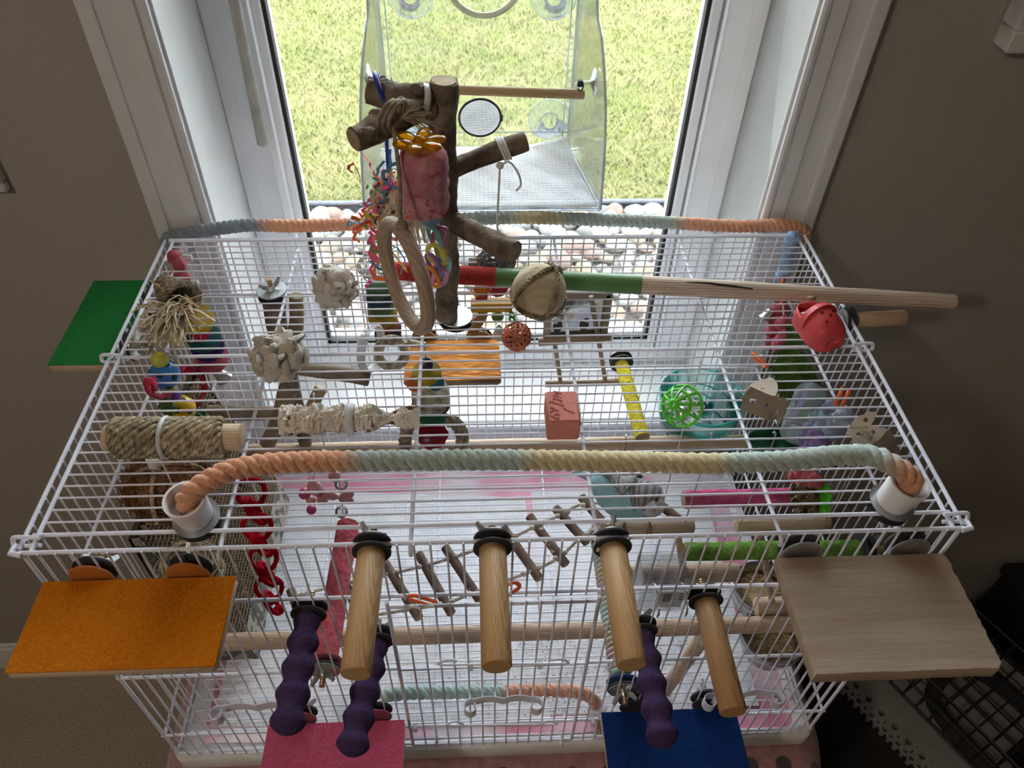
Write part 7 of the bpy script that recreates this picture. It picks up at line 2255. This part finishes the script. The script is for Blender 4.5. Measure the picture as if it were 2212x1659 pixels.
for k in range(2):
    mb.tube([hit2((870 + (95 - 30 * k) * math.cos(a)) / s2 + 1590, (1320 + (75 - 25 * k) * math.sin(a)) / s2 + 780) + n2 * 0.0008 + sh for a in [2 * PI * i / 20 for i in range(16)]], 0.00035, 5)
mb.build('leaf_mark', GPR, t)

# ================================================================ the budgerigar on the wooden swing
bar_c = (ga + gb_) / 2
fx = P(1375, 1138, y=BAY).x
perch_top = ga.z + 0.0075
bird = thing('budgerigar', 'pale blue budgerigar with grey barred wings bending forward on the swing', 'bird', (fx, BAY, perch_top))
def bp_at(u, v, y): return P(u, v, y=y)
# spine from tail root over the back to the bowed head
Hd = bp_at(1408, 1082, BAY - 0.004)
Bd = bp_at(1352, 1078, BAY + 0.004)
Tl = bp_at(1300, 1046, BAY + 0.018)
Tt = bp_at(1246, 1016, BAY + 0.052)
BM = bpy.data.materials.new('budgie_feathers')
BM.use_nodes = True
N, Lk = BM.node_tree.nodes, BM.node_tree.links
pb = N['Principled BSDF']; pb.inputs['Roughness'].default_value = 0.75
at = N.new('ShaderNodeAttribute'); at.attribute_name = 'Col'
nzz = N.new('ShaderNodeTexNoise'); nzz.inputs['Scale'].default_value = 160
mxx = N.new('ShaderNodeMix'); mxx.data_type = 'RGBA'; mxx.blend_type = 'MULTIPLY'; mxx.inputs['Factor'].default_value = 0.2
tcc = N.new('ShaderNodeTexCoord')
Lk.new(tcc.outputs['Object'], nzz.inputs['Vector'])
Lk.new(at.outputs['Color'], mxx.inputs['A']); Lk.new(nzz.outputs['Fac'], mxx.inputs['B'])
Lk.new(mxx.outputs['Result'], pb.inputs['Base Color'])
path = catmull([bp_at(1284, 1036, BAY + 0.026), Tl, bp_at(1326, 1066, BAY + 0.010), Bd, bp_at(1382, 1076, BAY + 0.001), bp_at(1398, 1076, BAY - 0.002), Hd, bp_at(1420, 1094, BAY - 0.007)], 16)
rad_k = [0.008, 0.014, 0.0195, 0.0225, 0.0205, 0.0175, 0.0155, 0.0085]
m_ = len(path)
rads = []
for i in range(m_):
    s = i / (m_ - 1) * (len(rad_k) - 1); k = min(int(s), len(rad_k) - 2)
    rads.append(rad_k[k] + (rad_k[k + 1] - rad_k[k]) * (s - k))
T_, N_f, B_f = frames(path, up=(0.15, 0.85, 0.60))
BLUEC, GREY, WHITEC = (0.30, 0.55, 0.62), (0.33, 0.33, 0.33), (0.62, 0.62, 0.60)
mb = MB(); vs, cc_, fs = [], [], []
nn = 48
for i in range(m_):
    f = i / (m_ - 1)
    for k in range(nn):
        a = 2 * PI * k / nn
        vs.append(path[i] + N_f[i] * (math.cos(a) * rads[i]) + B_f[i] * (math.sin(a) * rads[i] * 0.92))
        upness = math.cos(a)
        if f > 0.82: c_ = WHITEC
        elif f > 0.52:
            bar = 0.5 + 0.5 * math.sin(f * 165 + 1.0 * math.cos(a * 2))
            c_ = tuple(GREY[j] * (0.35 + 0.75 * bar) for j in range(3)) if upness > -0.45 else (BLUEC if f < 0.74 else WHITEC)
        else: c_ = BLUEC
        cc_.append(c_)
for i in range(m_ - 1):
    for k in range(nn):
        l = (k + 1) % nn
        fs.append((i * nn + k, i * nn + l, (i + 1) * nn + l, (i + 1) * nn + k))
fs.append(tuple(reversed(range(nn)))); fs.append(tuple(range((m_ - 1) * nn, m_ * nn)))
mb.add(vs, fs, cc_).build('body', BM, bird, 80)
# folded wings
for s in (-1, 1):
    w = MB(); vs, cc_, fs = [], [], []
    nu, nv = 22, 10
    st_i, en_i = int(m_ * 0.60), int(m_ * 0.04)
    for i in range(nu + 1):
        f = i / nu
        k = int(st_i + (en_i - st_i) * f)
        wide = 0.9 * math.sin(min(1, f * 1.6 + 0.25) * PI / 2) * (1 - f ** 3 * 0.9)
        for j in range(nv + 1):
            a = s * (0.12 + 1.35 * j / nv * wide)
            r = rads[k] * (1.06 + 0.04 * math.sin(j / nv * PI)) + 0.0008
            vs.append(path[k] + N_f[k] * (math.cos(a) * r) + B_f[k] * (math.sin(a) * r * 0.92))
            bar = 0.5 + 0.5 * math.sin(j * 1.7 + f * 40)
            base_c = GREY if f < 0.75 else (0.10, 0.10, 0.11)
            cc_.append(tuple(q * (0.45 + 0.75 * bar) for q in base_c))
    for i in range(nu):
        for j in range(nv):
            a = i * (nv + 1) + j
            fs.append((a, a + 1, a + nv + 2, a + nv + 1) if s > 0 else (a, a + nv + 1, a + nv + 2, a + 1))
    o = w.add(vs, fs, cc_).build('wing', BM, bird, 80)
    md = o.modifiers.new('thickness', 'SOLIDIFY'); md.thickness = 0.0012
# long tail feathers
for k, off in enumerate((-0.004, 0.0, 0.004)):
    a, b = path[5] + V(off * 0.4, off, 0.002), Tt + V(off, off * 0.6, -0.001 * k)
    MB().color((0.05, 0.10, 0.13) if k != 1 else (0.13, 0.28, 0.34)).ribbon(catmull([a, a.lerp(b, 0.5) + V(0, 0, 0.002), b], 6), (0.6, 0.5, 0), 0.0062, 0.0008).build('tail_feather', BM, bird)
# face: mask, eyes, cheek patches, throat spots, cere and beak
hd_dir = (path[-1] - path[-16]).normalized()
def on_ball(u, v, c, r):
    """nearest point of a ball around c that pixel (u, v) looks at"""
    d = (P(u, v, y=2.0) - CAM).normalized()
    q = CAM + d * (c - CAM).dot(d)
    h2 = r * r - (q - c).length_squared
    if h2 > 0: return q - d * math.sqrt(h2)
    return c + (q - c).normalized() * r
MB().color(WHITEC).ball(on_ball(1408, 1091, Hd, 0.0062), (0.0128, 0.0118, 0.0125), 24, 16).build('face_mask', BM, bird)
fc_ = on_ball(1408, 1096, Hd, 0.0178)
MB().color((0.55, 0.50, 0.38)).lathe([(0.0034, -0.001), (0.0032, 0.002), (0.0020, 0.005), (0.0004, 0.0075)], fc_, (hd_dir * 0.5 + V(0.1, -0.5, -0.9)).normalized(), 14).build('beak', BM, bird)
MB().color((0.46, 0.45, 0.50)).ball(fc_ + V(0.002, -0.0005, 0.0024), (0.0032, 0.0024, 0.0018), 12, 8).build('cere', BM, bird)
for u, v in ((1390, 1080), (1418, 1080)):
    MB().color((0.01, 0.01, 0.012)).ball(on_ball(u, v, Hd, 0.0174), 0.0017, 12, 8).build('eye', BM, bird)
for u, v, r in ((1383, 1090, 0.0026), (1387, 1093, 0.0021), (1377, 1098, 0.0018), (1393, 1101, 0.0015)):
    MB().color((0.06, 0.04, 0.26)).ball(on_ball(u, v, Hd, 0.0170), (r, r * 0.8, r), 10, 6).build('cheek_spot', BM, bird)
# legs and feet on the bar
for u in (1343, 1398):
    top_l = bp_at(u - 2, 1112, BAY + 0.002)
    ft = V(bp_at(u + 4, 1134, BAY).x, BAY, perch_top + 0.0010)
    MB().color((0.38, 0.50, 0.55)).ball(top_l + V(0, 0, 0.002), (0.0058, 0.0058, 0.009), 12, 8).build('thigh', BM, bird)
    MB().color((0.20, 0.14, 0.13)).tube([top_l, top_l.lerp(ft, 0.5) + V(0.001, 0.002, 0), ft], 0.0013, 8).build('leg', BM, bird)
    for dx_, sg in ((-0.003, -1), (0.001, -1), (-0.001, 1), (0.003, 1)):
        pts = [ft] + [V(ft.x + dx_ * min(1, q * 1.6), BAY + sg * math.sin(q * 1.7) * 0.0086, ga.z + math.cos(q * 1.7) * 0.0086) for q in (0.35, 0.7, 1.0)]
        MB().color((0.24, 0.18, 0.16)).tube(catmull(pts, 3), 0.0009, 6).build('toe', BM, bird)
